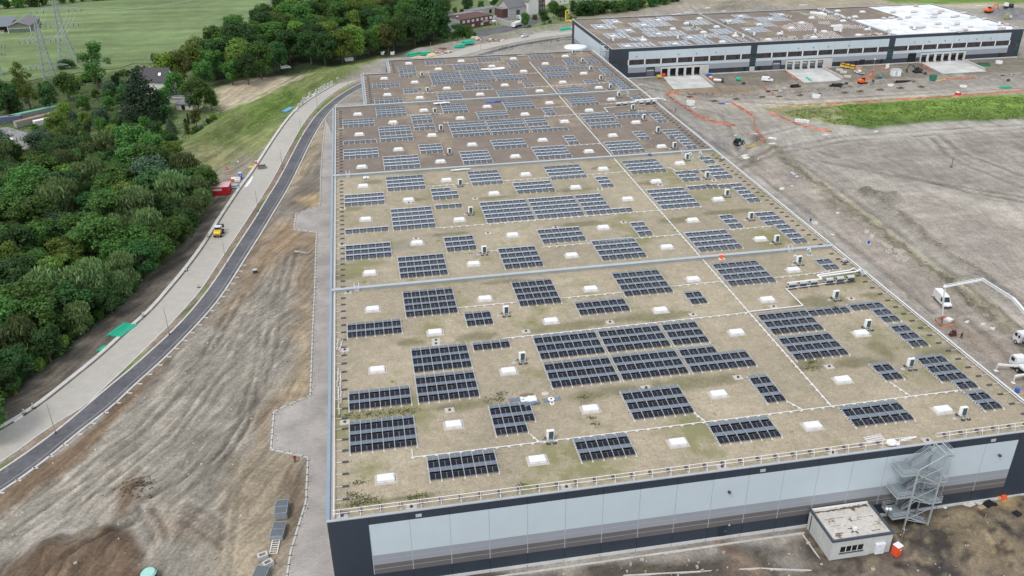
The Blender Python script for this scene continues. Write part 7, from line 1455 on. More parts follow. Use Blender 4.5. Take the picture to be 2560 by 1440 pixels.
sp = at(442,275); t = thing('shed', 'low flat-roofed white shed behind the thuja hedge', 'shed', (sp[0],sp[1],0), -.3); b = MB(); b.bb(0,9.5,0,5.5,0,2.6); b.build('wall', PLAST, t); b = MB(); b.hexa([(-.4,-.5,2.6),(9.9,-.5,2.6),(9.9,5.9,3.0),(-.4,5.9,3.0),(-.4,-.5,2.75),(9.9,-.5,2.75),(9.9,5.9,3.15),(-.4,5.9,3.15)]); b.build('roof', FELT, t); b = MB(); b.bb(2.4,4.0,-.06,.0,0,2.2); b.build('door', BLACK, t); wins(t, [(6.2,1.0)], '-y', 0)
sp = at(424,258); t = thing('shed', 'flat grey annex between the white house and the shed', 'shed', (sp[0],sp[1],0), -.3); b = MB(); b.bb(0,8.5,0,6,0,2.9); b.build('wall', GPLAST, t); b = MB(); b.bb(-.3,8.8,-.4,6.3,2.9,3.1); b.build('roof', FELT, t); b = MB(); b.bb(-.3,8.8,-.5,-.35,2.5,2.8); b.build('gutter', WHITE, t)
bp_ = at(23,84); t = thing('barn', 'green-walled farm barn with grey pitched roof and white gable trim', 'barn', (bp_[0],bp_[1],0), .05)
gable(t, 0, 12.5, 0, 26, 4.2, 2.4, M('barn_green', (.10,.14,.11), .8, var=.25, scale=.8), ROOFG, .5, 'y'); b = MB(); b.beam((0,-.1,4.2),(6.25,-.1,6.7),.1,.35); b.beam((6.25,-.1,6.7),(12.5,-.1,4.2),.1,.35); b.beam((-.1,-.1,0),(-.1,-.1,4.2),.3,.12); b.beam((12.6,-.1,0),(12.6,-.1,4.2),.3,.12); b.beam((0,-.12,2.8),(12.5,-.12,2.8),.1,.16); b.build('trim', WHITE, t); b = MB(); b.bb(.3,12.2,-.05,-.01,2.9,4.1); b.build('boarding', M('barn_boards', (.2,.17,.12), .85, var=.3, scale=2), t)
t = thing('barn', 'dark open lean-to at the left edge beside the barn', 'barn', (bp_[0]-14,bp_[1]+3,0), .05); b = MB(); b.bb(0,13,6,22,0,4); b.build('wall', DGREY, t); b = MB(); b.hexa([(-1,0,3.6),(13.5,0,3.6),(13.5,23,6.0),(-1,23,6.0),(-1,0,3.8),(13.5,0,3.8),(13.5,23,6.2),(-1,23,6.2)]); b.build('roof', M('barn_tin', (.13,.15,.18), .6), t)
for i in range(3): b = MB(); b.bb(-4,4,-1,1,.0,.9); b.bb(-4,4,-1,1,1.2,1.5,1); tag(b.build('bale_stack', [WHITE, BROWNBOX], None, (bp_[0]-9+i*.8,bp_[1]-1+i*1.6,0), .05), 'white and brown goods rack before the lean-to, %s' % ('front one','middle one','rear one')[i], 'rack')
b = MB(); b.poly([(*p,.35) for p in A2([(66,82),(100,78),(98,66),(70,45),(60,50),(75,66)])]); struct(b.build('farm_yard', M('yard_gravel', (.36,.30,.27), .95, var=.12, scale=.3)))
car('dark car parked in the farm yard by the barn', at(76,76,.4), .4, M('car_dark', (.02,.025,.04), .3))
for i,(u,v,l) in enumerate(((60,60,'white-capped round silo behind the barn'),(70,58,'brown small silo behind the barn'),(68,76,'white trailer beside the barn corner'))):
    p = at(u,v,.3); t = thing('farm_silo', l, 'silo' if i < 2 else 'trailer', p); b = MB(); b.cyl((0,0,0),(0,0,3.4-i),1.3,12); b.build('barrel', (LGREY,BROWNBOX,WHITE)[i], t); b = MB(); b.cyl((0,0,3.4-i),(0,0,4.0-i),1.4,12,0,.5); b.build('cap', WHITE, t)
# lattice pylons
STEEL = M('pylon_steel', (.30,.345,.345), .6, .2, var=.1)
def pylon(label, p, h, arms, wb=6.5, wt=1.1, rz=0.0, th=.2):
    t = thing('pylon', label, 'pylon', p, rz); b = MB(); n = 13
    def half(z): 
        k = z/h; return (wb/2)*(1-k/.45)+(1.5)*(k/.45) if k < .45 else 1.5+(wt/2-1.5)*(k-.45)/.55
    Z = [h*(1-(1-i/n)**1.15) for i in range(n+1)]
    for a, c in zip(Z[:-1], Z[1:]):
        A = half(a); C = half(c)
        for sx, sy in ((-1,-1),(1,-1),(1,1),(-1,1)): b.beam((sx*A,sy*A,a),(sx*C,sy*C,c),th*1.35,th*1.35)
        for k in range(4):
            s0, s1 = [(-1,-1),(1,-1),(1,1),(-1,1)][k], [(-1,-1),(1,-1),(1,1),(-1,1)][(k+1)%4]
            b.beam((s0[0]*A,s0[1]*A,a),(s1[0]*C,s1[1]*C,c),th*.6,th*.6); b.beam((s1[0]*A,s1[1]*A,a),(s0[0]*C,s0[1]*C,c),th*.6,th*.6)
    b.build('tower', STEEL, t); ins = []
    for z, L, hgt in arms:
        w = half(z)
        for s in (-1,1):
            b = MB()
            for sy in (-1,1):
                b.beam((s*w,sy*w,z),(s*L,0,z),th*.8,th*.8); b.beam((s*w,sy*w,z+hgt),(s*L,0,z+.1),th*.7,th*.7)
                for k in range(5): q0, q1 = k/5, (k+1)/5; b.beam((s*(w+(L-w)*q0),sy*w*(1-q0),z),(s*(w+(L-w)*q1),sy*w*(1-q1),z+hgt*(1-q1)),th*.5,th*.5)
            o = b.build('cross_arm', STEEL, t)
            b = MB()
            for q in (.5,.75,1.0): b.cyl((s*L*q,0,z),(s*L*q,0,z-1.4),.13,6)
            b.build('insulator', DGREY, o)
    return t
p1 = at(128,209); p2 = at(172,158)
h1 = tall(p1, 38); h2_ = tall(p2, -12)
pylon('nearer lattice pylon in the field with a low wide cross-arm', p1, h1, [(tall(p1,165),9.5,1.2),(tall(p1,100),9.0,2.0)], 5.5, .8, .1, .22)
pylon('taller lattice pylon standing behind the nearer one', p2, h2_, [(tall(p2,62),9.0,1.6),(tall(p2,26),12.0,2.2)], 8.5, 1.0, .12, .24)
pylon('small distant lattice pylon at the far end of the crop field', at(682,16), 26, [(15,8,1.4),(20,9,1.5)], 6, 1, .2, .26)
pylon('lattice pylon cut by the left edge of the photo', at(-6,190), 20, [(11,6,1.2),(15,7,1.2)], 4.5, .8, .2, .2)
b = MB(); q0 = Vector(p2)+Vector((11.5,1.4,tall(p2,26)-1.4)); q1 = Vector(at(682,16))+Vector((-8,0,18)); 
for dx in (0,-2.6): b.tube([(q0+Vector((dx,0,0))).lerp(q1, k/8)-Vector((0,0,4*math.sin(PI*k/8)*1.2)) for k in range(9)], .05, 4)
tag(b.build('power_line', M('wire', (.5,.53,.5), .4, .4)), 'pale power lines crossing the crop field to the distant pylon', 'power line')
b = MB()
for dx in (-9,-7,-5,5,7,9):
    a = Vector(p2)+Vector((dx,dx*.12,tall(p2,26)-1.4)); c = Vector(p1)+Vector((dx*.8,dx*.1,tall(p1,100)-1.0)); b.tube([a.lerp(c,k/5)-Vector((0,0,2.2*math.sin(PI*k/5))) for k in range(6)], .055, 4)
tag(b.build('power_line', M('wire', (.5,.53,.5), .4, .4)), 'slack pale power lines hanging between the two near pylons', 'power line')
# containers at the left edge
def container(label, u0, v0, u1, v1, L, mat, roof, h=2.6, w=2.45):
    a = at(u0,v0); t = thing('shipping_container', label, 'container', (a[0],a[1],0), heading(u0,v0,u1,v1)); b = MB(); b.bb(0,L,0,w,.15,h)
    for k in range(int(L/.3)): b.bb(.1+k*.3,.25+k*.3,-.04,0,.3,h-.2)
    b.build('wall', mat, t); b = MB(); b.bb(-.03,L+.03,-.06,w+.03,h,h+.05); b.build('roof', roof, t); b = MB(); b.bb(-.05,0,.1,w-.1,.25,h-.1); b.build('door', mat, t); return t
CG = M('container_greygreen', (.22,.27,.24), .6, var=.15, scale=.8)
container('long grey container with turquoise roof at the left edge', 28,306,96,291, 21, CG, M('turq_roof', (.16,.42,.31), .5, var=.2)); container('rusty-topped grey container in front of the turquoise-roofed one', 44,321,104,306, 18, M('container_beige', (.27,.29,.25), .6, var=.15, scale=.8), M('rust_roof', (.33,.2,.15), .8, var=.3, scale=.5))
container('white caravan-like box half hidden by a tree', 90,317,118,311, 7, M('caravan', (.62,.6,.56), .6), WHITE, 2.2); container('blue container at the very left edge', -25,312,18,308, 12, M('container_blue', (.09,.12,.2), .6, var=.15), M('dull_roof', (.2,.2,.22), .7))
simple('orange_hut', 'orange hut cut by the left edge of the photo', 'hut', -4,374, [('wall', M('hut_orange', (.5,.3,.14), .7), lambda b: b.bb(-4,5.2,-1,3,0,3)),('roof', WHITE, lambda b: b.bb(-4.2,5.4,-1.3,3.3,3,3.2))], .1)
PO = [(14,371),(20,376),(24,378),(31,369),(37,380),(45,373),(50,383),(55,381),(10,360),(28,360),(45,360)]
for i, (u, v) in enumerate(sorted(PO)): x, y, _ = at(u,v); b = MB(); b.cyl((0,0,0),(0,0,2.7 if v < 365 else 2.0),.11,6); b.box((0,0,1.6),(.5,.12,.12)); tag(b.build('fence_post', M('post_black', (.035,.03,.035), .7), None, (x,y,0)), 'dark post in the small yard by the orange hut, %s from the left' % ORD[i], 'post', 'dark posts at the orange hut')
# brick office, garages and houses at the top centre
op = at(1152,76); rzO = heading(1152,76,1232,62); t = thing('office_building', 'flat-roofed dark brick office with white windows beside the street', 'office', (op[0],op[1],0), rzO)
Lo = math.hypot(at(1232,62)[0]-op[0], at(1232,62)[1]-op[1]); b = MB(); b.bb(0,Lo,0,16,0,6.2); b.build('wall', BRICK, t); b = MB(); b.bb(-12,Lo-.3,.4,22,0,5.9); b.build('rear_wall', GPLAST, t); b = MB(); b.bb(-12.2,Lo-.4,.5,22.2,5.9,6.05); b.bb(-4,-2.8,8,9,6.05,6.5,1); b.bb(5,6.5,10,11,6.05,6.4,1); b.build('roof', [FELT, WHITE], t)
wins(t, [(2.6+k*3.6,3.9) for k in range(8)]+[(2.6+k*7.2,1.0) for k in range(4)], '-y', 0, 1.9, 1.5, WHITE); b = MB(); b.bb(Lo-8,Lo-3.5,-.05,-.01,2.6,3.6); b.build('sign_board', M('sign_grey', (.45,.33,.33), .6), t); b = MB(); b.tube([(Lo-2,-2.5,0),(Lo-2,-2.5,2.6),(Lo+1,-2.5,2.6),(Lo+1,-2.5,0)],.12,5); b.bb(Lo-2,Lo+1,-2.5,0,2.6,2.75); b.build('porch', WHITE, t)
gp = at(1178,40); t = thing('garage_row', 'row of low white garages behind the brick office', 'garages', (gp[0],gp[1],0), rzO); b = MB(); b.bb(0,24,0,7,0,3); b.build('wall', PLAST, t); b = MB(); b.bb(-.3,24.3,-.3,7.3,3,3.2); b.build('roof', FELT, t)
for k in range(5): b = MB(); b.bb(10+k*2.8,12.3+k*2.8,-.05,0,0,2.3); b.build('garage_door', LGREY if k != 2 else BLACK, t)
fp = at(1235,56); t = thing('boundary_wall', 'grey yard wall right of the brick office', 'wall', (fp[0],fp[1],0), heading(1235,44,1275,55)); b = MB(); b.bb(0,22,0,.4,0,3.0); b.build('wall', GPLAST, t); b = MB(); b.bb(0,22,-.1,.5,3.0,3.2); b.build('coping', LGREY, t)
hp = at(1272,44); t = thing('house', 'long grey house with dark hipped roof joined to a brick end', 'house', (hp[0],hp[1],0), rzO-.02); w, r = gable(t, 0, 21, 0, 11, 6, 4.2, GPLAST, ROOFG, .4, 'x'); b = MB(); b.bb(-4.5,-.01,1,9,0,5.5); b.build('brick_end', BRICK, t); b = MB(); b.bb(-4.7,.2,.8,9.2,5.5,5.7); b.build('end_roof', FELT, t); b = MB(); b.bb(6.5,9.5,-.06,-.01,1.0,4.0); b.build('gate_door', DGREY, t); wins(t, [(2,1.2),(4,1.2),(7,4.4),(10,4.4),(14,4.2)], '-y', 0, .9, 1.2)
hp = at(1321,38); t = thing('house', 'tall white gabled house with brown tiled side', 'house', (hp[0],hp[1],0), rzO-.02); w, r = gable(t, 0, 9, 0, 16, 8.2, 5.0, PLAST, ROOFG, .3, 'y'); b = MB(); b.bb(9.0,9.06,0.2,15.8,0,8.0); b.bb(8.99,18.5,4,12,0,7.6); b.build('brown_wing', M('brown_slate', (.075,.05,.05), .7, var=.15), t); b = MB(); b.xprism([(3.6,7.5),(12.4,7.5),(8,11)],9,18.8); b.build('wing_roof', ROOFG, t); wins(t, [(4.4,9.4)], '-y', 0, .7, 1.0); wins(t, [(10.6+k*2.2,4.6) for k in range(4)]+[(10.6+k*2.2,1.4) for k in range(4)], '-y', 4, .8, 1.8)
hp = at(1392,14); t = thing('house', 'house with dark dormer roof half hidden at the top edge', 'house', (hp[0]-4,hp[1],0), rzO-.1); w, r = gable(t, 0, 16, 0, 10, 5.5, 5.5, PLAST, SLATE, .4, 'x'); wins(t, [(3,1.2),(8,1.2),(12,1.2)], '-y', 0); b = MB(); b.bb(5,11,1,4,7.2,8.4); b.build('dormer', SLATE, r)
for k,(u,v,w,l) in enumerate(((1478,4,14,'white house far left of the hedge at the top edge'),(1230,2,12,'pale house wall between far trees'))): hp = at(u,v); t = thing('house', l, 'house', (hp[0],hp[1],0), rzO); gable(t, 0, w, 0, 9, 5, 4, PLAST, ROOFG, .4, 'x')
car('dark blue car parked beside the brick office', at(1247,56,.1), .3, M('car_blue', (.03,.04,.2), .25)); car('white car behind the dark blue car', at(1236,52,.1), .3, WHITE); car('teal car under the trees left of the office', at(1096,72,.1), .2, M('car_teal', (.05,.2,.24), .3))
t = simple('tank_truck', 'white tank lorry parked on the street behind the bush', 'lorry', 1291,68, [('tank', WHITE, lambda b: b.cyl((-4,0,2.2),(3,0,2.2),1.5,14)),('cab', WHITE, lambda b: b.bb(3.4,5.6,-1.2,1.2,.8,3.2)),('wheel', TYRE, lambda b: [b.cyl((xx,-1.3,.6),(xx,1.3,.6),.6,12) for xx in (-3,-1.5,4.4)])], .9); 
t = simple('lorry', 'white lorry cab parked further up the street', 'lorry', 1306,52, [('cab', WHITE, lambda b: b.bb(-1.3,1.3,-1.2,1.2,.7,3.3)),('screen', WGLASS, lambda b: b.bb(-1.1,1.1,-1.25,-1.2,1.8,2.8)),('load', LGREY, lambda b: b.bb(-1.3,1.3,1.4,6,1,2.6))], .3)
t = simple('yard_gate', 'white lattice gate at the street yard', 'gate', 1284,58, [('frame', WHITE, lambda b: [b.beam((-2+k*.8,0,0),(-2+k*.8,0,1.8),.1,.1) for k in range(6)]+[b.beam((-2,0,1.7),(2,0,1.7),.1,.1)]),('post', GPLAST, lambda b: b.bb(2.1,2.5,-.2,.2,0,2.2))])
for i,(u,v,rz,l) in enumerate(((1080,140,.2,'pale yellow sand bag heap behind the far roof edge'),(1045,143,.1,'flat ochre sand strip behind the far roof edge'))): b = MB(); b.ball((0,0,0),((3.4,1.8,1.6),(4.5,1.0,.5))[i],12,6); tag(b.build('sand_heap', M('sand_yellow', (.62,.5,.24), .9, var=.1), None, gz_(at(u,v)), rz), l, 'sand heap')
for cx, (u,v,n,l) in enumerate(((1100,133,22,'brown and white boulders heaped behind the near hall'),(1220,105,26,'row of pale boulders along the far bank'))):
    x0, y0, z0 = at(u,v); b = MB(); rr = random.Random(cx)
    for k in range(n): x = rr.uniform(-6,8)*(1.6 if cx else .9); y = rr.uniform(-2,2.5); s = rr.uniform(.5,1.1); b.ball((x,y,Hz(x0+x,y0+y)+.3),(s*1.3,s,s*.8),7,5,k % 2)
    tag(b.build('boulder_heap', [M('boulder_pale', (.52,.48,.42), .9, island=.2), M('boulder_brown', (.27,.2,.16), .9, island=.2)], None, (x0,y0,0), .1), l, 'boulders', None, 'stuff')
for i,(u,v,l) in enumerate(((873,152,'white sheeted stack at the wood edge'),(956,137,'white goat-like sheet bundle under the trees'),(981,137,'white sheet bundle right of the other under the trees'),(1353-2,0,'x'))):
    if l == 'x': continue
    b = MB(); b.box((0,0,.8),((4.5,1.5,1.6),(1.6,.9,1.4),(2,.9,1.5))[i],.15); b.box((.9,0,1.4),(.5,.5,.9),.3); tag(b.build('sheet_bundle', WHITE, None, gz_(at(u,v))), l, 'bundle')
for i,(u,v,l) in enumerate(((1105,126,'dull red sheet on the bank behind the near hall'),)): b = MB(); b.ball((0,0,0),(2.6,1.2,.5),10,5); tag(b.build('red_sheet', M('dull_red', (.28,.06,.05), .7), None, gz_(at(u,v))), l, 'sheet')
simple('bank_drum', 'white barrel beside the drilling rig at the warehouse corner', 'barrel', 1433,74, [('barrel', WHITE, lambda b: b.cyl((-1,0,1),(1.6,0,1),1.0,12)),('stand', LGREY, lambda b: b.bb(-1,1.6,-.8,.8,0,.3))])
x, y, _ = at(2378,418); b = MB(); b.cyl((0,0,-.2),(.1,0,3.4),.09,6); b.box((-.1,0,.1),(.9,.6,.2)); tag(b.build('marker_post', M('post_dark', (.05,.05,.05), .8), None, (x,y,0)), 'lone dark marker post on the wide bare ground', 'post')
# ------------------------------------------------------------------ trees
def leaf_mat(name, c, var=.45, hue=.07):
    m, t, N, L, B = nt(name); B.inputs['Roughness'].default_value = .75; B.inputs['Specular IOR Level'].default_value = .22
    g = N.new('ShaderNodeNewGeometry'); oi = N.new('ShaderNodeObjectInfo')
    mr = N.new('ShaderNodeMapRange'); mr.inputs['To Min'].default_value = 1-var; mr.inputs['To Max'].default_value = 1+var; L.new(g.outputs['Random Per Island'], mr.inputs['Value'])
    m2 = N.new('ShaderNodeMapRange'); m2.inputs['To Min'].default_value = .72; m2.inputs['To Max'].default_value = 1.55; L.new(oi.outputs['Random'], m2.inputs['Value'])
    mu = N.new('ShaderNodeMath'); mu.operation = 'MULTIPLY'; L.new(mr.outputs[0], mu.inputs[0]); L.new(m2.outputs[0], mu.inputs[1])
    hs = N.new('ShaderNodeHueSaturation'); hs.inputs['Color'].default_value = (*c,1); L.new(mu.outputs[0], hs.inputs['Value'])
    m3 = N.new('ShaderNodeMapRange'); m3.inputs['To Min'].default_value = .5-hue*.25; m3.inputs['To Max'].default_value = .5+hue*.3; L.new(oi.outputs['Random'], m3.inputs['Value']); L.new(m3.outputs[0], hs.inputs['Hue'])
    L.new(hs.outputs[0], B.inputs['Base Color'])
    tr = N.new('ShaderNodeBsdfTranslucent'); L.new(hs.outputs[0], tr.inputs['Color']); mx = N.new('ShaderNodeMixShader'); mx.inputs[0].default_value = .32
    o = next(n for n in N if n.type == 'OUTPUT_MATERIAL'); L.new(B.outputs[0], mx.inputs[1]); L.new(tr.outputs[0], mx.inputs[2]); L.new(mx.outputs[0], o.inputs['Surface']); return m
LEAF = {'dark': leaf_mat('leaf_dark', (.046,.108,.032)), 'mid': leaf_mat('leaf_mid', (.075,.158,.036)), 'light': leaf_mat('leaf_light', (.135,.215,.042)), 'birch': leaf_mat('leaf_birch', (.125,.182,.068)), 'blue': leaf_mat('leaf_bluegreen', (.072,.12,.07)), 'lime': leaf_mat('leaf_lime', (.135,.20,.03)), 'olive': leaf_mat('leaf_olive', (.115,.14,.04)), 'fir': leaf_mat('leaf_fir', (.032,.062,.034))}
BARK = M('bark', (.10,.08,.06), .9, var=.3, scale=2); BARKW = M('birch_bark', (.45,.43,.4), .8, var=.3, scale=2)
def leaf(b, c, s, nrm, rg, droop=0.0):
    d = Vector((rg.gauss(0,1),rg.gauss(0,1),rg.gauss(0,1))).normalized()*.9+Vector(nrm)
    d.normalize(); a = d.orthogonal().normalized(); a = Matrix.Rotation(rg.random()*6.28, 3, d) @ a; e = d.cross(a)
    w = s*rg.uniform(.6,1.2); h = s*rg.uniform(.6,1.2); c = Vector(c)
    if droop: a = Vector((rg.gauss(0,.3),rg.gauss(0,.3),-1)).normalized(); e = a.cross(Vector((rg.gauss(0,1),rg.gauss(0,1),.2))).normalized(); w = s*1.7; h = s*.42
    b.poly([c-a*w*.5, c+e*h*.5-a*w*.08, c+a*w*.5, c-e*h*.5+a*w*.08])
def crown(kind, seed):
    """leaf clumps on a 10 m high tree"""
    rg = random.Random(seed); b = MB(); lobes = []
    if kind == 'broad':
        for i in range(17):
            a = rg.random()*6.28; z = rg.uniform(3.0,8.6); r = (3.4*math.sqrt(max(.05,1-((z-5.2)/4.6)**2)))*rg.uniform(.55,1.0); lobes.append((r*math.cos(a),r*math.sin(a),z,rg.uniform(1.1,1.9)))
        lobes.append((0,0,8.3,1.6)); n, k, s, dr = 62, 5, .46, 0
    elif kind == 'tall':
        for i in range(18):
            a = rg.random()*6.28; z = rg.uniform(2.4,9.2); r = (2.1*math.sqrt(max(.05,1-((z-5.2)/5.2)**2)))*rg.uniform(.5,1.0); lobes.append((r*math.cos(a),r*math.sin(a),z,rg.uniform(.8,1.35)))
        n, k, s, dr = 46, 5, .40, 0
    elif kind == 'airy':
        for i in range(26):
            a = rg.random()*6.28; z = rg.uniform(2.6,9.5); r = (2.6*math.sqrt(max(.05,1-((z-5.0)/5.4)**2)))*rg.uniform(.3,1.05); lobes.append((r*math.cos(a),r*math.sin(a),z,rg.uniform(.5,.95)))
        n, k, s, dr = 22, 6, .30, 0
    elif kind == 'birch':
        for i in range(20):
            a = rg.random()*6.28; z = rg.uniform(2.8,9.0); r = (2.2*math.sqrt(max(.05,1-((z-5.0)/5.0)**2)))*rg.uniform(.4,1.0); lobes.append((r*math.cos(a),r*math.sin(a),z,rg.uniform(.8,1.4)))
        n, k, s, dr = 46, 6, .62, 1
    elif kind == 'fir':
        for i in range(60):
            z = 9.8-9.0*math.sqrt((i+.5)/60); r = (10-z)*.30; a = i*2.4; lobes.append((r*.75*math.cos(a),r*.75*math.sin(a),z,.35+r*.38))
        n, k, s, dr = 13, 5, .34, 0
    elif kind == 'column':
        for i in range(24): z = .8+8.4*i/23; r = 1.5*math.sin(PI*min(1,(10-z)/9.5)*.62)+.25; a = i*2.4; lobes.append((r*.4*math.cos(a),r*.4*math.sin(a),z,r*.8))
        n, k, s, dr = 26, 5, .36, 0
    else:                                           # bush: wide, down to the ground
        for i in range(15): a = rg.random()*6.28; z = rg.uniform(1.2,7.6); r = 4.2*math.sqrt(max(.05,1-(z/9.5)**2))*rg.uniform(.3,1); lobes.append((r*math.cos(a),r*math.sin(a),z,rg.uniform(1.4,2.5)))
        n, k, s, dr = 44, 5, .72, 0
    for x, y, z, R in lobes:
        for i in range(n):
            d = Vector((rg.gauss(0,1),rg.gauss(0,1),rg.gauss(0,1)+.25)).normalized(); p = Vector((x,y,z))+d*R*(rg.uniform(.55,1.08)); 
            for j in range(k): leaf(b, p+Vector((rg.gauss(0,.28),rg.gauss(0,.28),rg.gauss(0,.22)))*(s/.45), s, d+Vector((0,0,.5)), rg, dr)
    return b
def trunk(kind, seed):
    rg = random.Random(seed); b = MB(); h = 8.0 if kind != 'bush' else 4
    pts = [Vector((0,0,-.3))]; 
    for i in range(1,6): pts.append(Vector((rg.gauss(0,.12),rg.gauss(0,.12),h*i/5)))
    for i in range(5): b.cyl(pts[i], pts[i+1], .26*(1-i/6), 7, 0, .26*(1-(i+1)/6), False)
    for i in range(9 if kind in ('broad','airy','tall') else 5):
        z = rg.uniform(.25,.85)*h; a = rg.random()*6.28; r = rg.uniform(1.2,2.6) if kind != 'fir' else .8; p = Vector((0,0,z)); q = p+Vector((math.cos(a)*r, math.sin(a)*r, rg.uniform(.6,2.0))); b.cyl(p, q, .1, 5, 0, .03, False)
    return b
TC = {}
def tree_meshes(kind, col, v):
    k = (kind, col, v)
    if k not in TC:
        if (kind, v) not in TC: TC[(kind,v)] = crown(kind, hash_(kind)*7+v)
        b = TC[(kind,v)]; TC[k] = (b.mesh('crown', LEAF[col]), trunk(kind, v+31).mesh('trunk', BARKW if kind == 'birch' else BARK))
    return TC[k]
def hash_(s): return sum(ord(c)*(i+1) for i, c in enumerate(s))
rt = random.Random(21)
def tree(kind, col, p, h, label, group=None, wide=1.0, name='tree', cat='tree', v=None):
    c, t = tree_meshes(kind, col, rt.randrange(2 if kind not in ('fir','column') else 1) if v is None else v)
    r = thing(name, label, cat, (p[0],p[1],p[2] if len(p) > 2 else 0), rt.random()*6.28, group); s = h/10.0
    r.scale = (s*wide, s*wide, s); link('crown', c, r); link('trunk', t, r); return r
def scatter(poly, dmin, n, rg, taken):
    xs_ = [p[0] for p in poly]; ys_ = [p[1] for p in poly]; out = []
    cell = {}
    for x, y in taken: cell.setdefault((int(x//dmin),int(y//dmin)),[]).append((x,y))
    for _ in range(n):
        x, y = rg.uniform(min(xs_),max(xs_)), rg.uniform(min(ys_),max(ys_))
        i, j = int(x//dmin), int(y//dmin)
        if any((x-a)**2+(y-c)**2 < dmin*dmin for ii in (i-1,i,i+1) for jj in (j-1,j,j+1) for a, c in cell.get((ii,jj),())): continue
        if not inside(np.array([x]),np.array([y]),poly)[0]: continue
        u, w = pxy((x,y,8)); 
        if -110 < u < 2640 and -130 < w < 1560: out.append((x,y)); cell.setdefault((i,j),[]).append((x,y))
    return out
# single trees read off the photograph: (x, base, top in quarter-zoomed pixels), kind, colour, width, label
T1 = [(990,890,405,'airy','mid',1.15,'tall airy tree standing alone before the crop field, right of the pylons'),(310,1095,615,'airy','light',.75,'tall thin pale tree at the left, in front of the pylon'),(75,1150,790,'tall','dark',1.15,'dark tree with bare trunk at the left edge behind the containers'),(700,1010,720,'broad','mid',1.0,'rounded mid-green tree right below the nearer pylon'),(510,1110,840,'tall','dark',1.2,'dark tree left of the rounded one below the pylon'),(150,1130,960,'bush','dark',1.0,'dark bush above the turquoise container roof'),
 (660,1195,1010,'bush','lime',.8,'bright lime-green round bush right of the containers'),(840,1110,945,'bush','mid',.8,'mid-green bush right of the lime-green one'),(1040,1265,1060,'bush','blue',.75,'blue-green willow bush in the scrub below the white house'),(1310,1260,1040,'bush','blue',.8,'broad blue-green bush left of the dark conifer'),(960,970,880,'bush','light',.9,'pale bush under the tall airy tree'),(1110,960,800,'bush','blue',1.0,'blue-green scrub tree left of the white house'),(1090,1100,950,'bush','mid',1.0,'green bush before the blue-green scrub'),(1230,960,840,'bush','mid',1.0,'green bush at the left of the dark house roof'),
 (1450,1180,640,'fir','fir',1.5,'big dark conifer in front of the slate-roofed house'),(1640,1110,870,'tall','mid',1.3,'green tree between conifer and white house wall'),(1680,1190,1035,'bush','dark',1.0,'dark bush before the low white shed'),(1550,1250,1120,'column','fir',1.6,'dark rounded conifer left of the pair in the garden'),(1640,1240,1130,'column','fir',1.5,'dark rounded conifer, middle one in the garden'),(1720,1340,1165,'fir','blue',1.3,'blue-green spruce in the garden'),(1890,1240,1125,'column','fir',.7,'slender dark cypress on the garden lawn'),(1860,1250,1180,'column','fir',1.6,'small dark thuja left of the cypress'),(1970,1270,1080,'tall','olive',1.1,'brownish tree right of the slender cypress'),(1880,1340,1225,'column','olive',1.5,'small bronze conifer on the garden lawn'),
 (1990,1120,780,'broad','mid',1.0,'large rounded green tree beside the bare brown patch'),(2125,1110,880,'tall','mid',1.1,'green tree at the edge of the bare brown patch'),(1780,1010,720,'broad','mid',.85,'green tree behind the low flat shed'),(1700,860,525,'broad','lime',.95,'large lime-green tree behind the slate roof'),(1830,860,500,'broad','olive',.8,'green tree with rusty top behind the slate roof'),(1565,640,525,'bush','blue',.9,'small blue-green tree at the edge of the crop field'),(2050,870,610,'broad','mid',.95,'mid-green tree left in the tree band'),(2330,850,600,'tall','mid',1.2,'upright green tree at the band edge above the brown patch'),(2490,850,540,'broad','dark',.9,'dark round tree at the band edge above the brown patch'),(2170,720,390,'broad','dark',1.1,'wide dark tree at the left end of the tree band'),(2430,640,220,'broad','dark',1.0,'dark tree rising at the left of the tree band'),(2270,560,265,'broad','mid',1.0,'green tree behind the wide dark one at the band end'),
 (600,1410,1120,'broad','light',.9,'pale green tree right of the rusty container'),(370,1340,1230,'bush','mid',1.0,'small green bush in front of the white box'),(480,1330,1240,'bush','mid',1.0,'green bush left of the pale green tree'),(1380,1400,1240,'bush','light',.9,'pale bush above the wood at the grass bank foot'),(1520,1420,1250,'bush','dark',1.1,'wide dark-green bush at the foot of the grass bank'),(1660,1410,1290,'bush','mid',.9,'green bush at the top corner of the grass bank'),(1130,1410,1240,'bush','light',.9,'light bush in the meadow above the wood'),(1090,1445,1330,'bush','olive',.9,'brownish bush in the meadow above the wood'),(330,1425,1350,'bush','fir',1.2,'dark hedge bush below the container yard'),(680,690,580,'bush','dark',1.6,'dark bush around the pylon foot'),(2140,1210,1130,'bush','lime',1.0,'lime-green bush at the corner of the bare patch'),(2090,1240,1180,'bush','blue',1.0,'small bush with pale flowers by the grass bank'),(1960,1350,1255,'bush','mid',1.0,'green bush along the grass bank edge'),(2020,1330,1250,'bush','blue',.8,'blue-green bush along the grass bank edge'),(1400,820,640,'fir','fir',.8,'small dark spruce left of the house roof'),(200,900,840,'bush','light',1.2,'low pale scrub at the field edge left'),(470,880,800,'bush','light',1.2,'low pale scrub at the foot of the pylon'),(860,820,730,'bush','light',1.4,'pale scrub left of the tall airy tree'),(1230,760,690,'bush','light',1.6,'pale flowering scrub at the crop field edge')]
taken = []
for x, yb, yt, k, c, w, l in T1:
    p = at(x/4, yb/4); tree(k, c, p, max(2.0,tall(p, yt/4)), l, None, w, 'bush' if k == 'bush' else 'conifer_tree' if k in ('fir','column') else 'tree', 'bush' if k == 'bush' else 'tree'); taken.append(p[:2])
S6 = 6.737; Cx = 1080
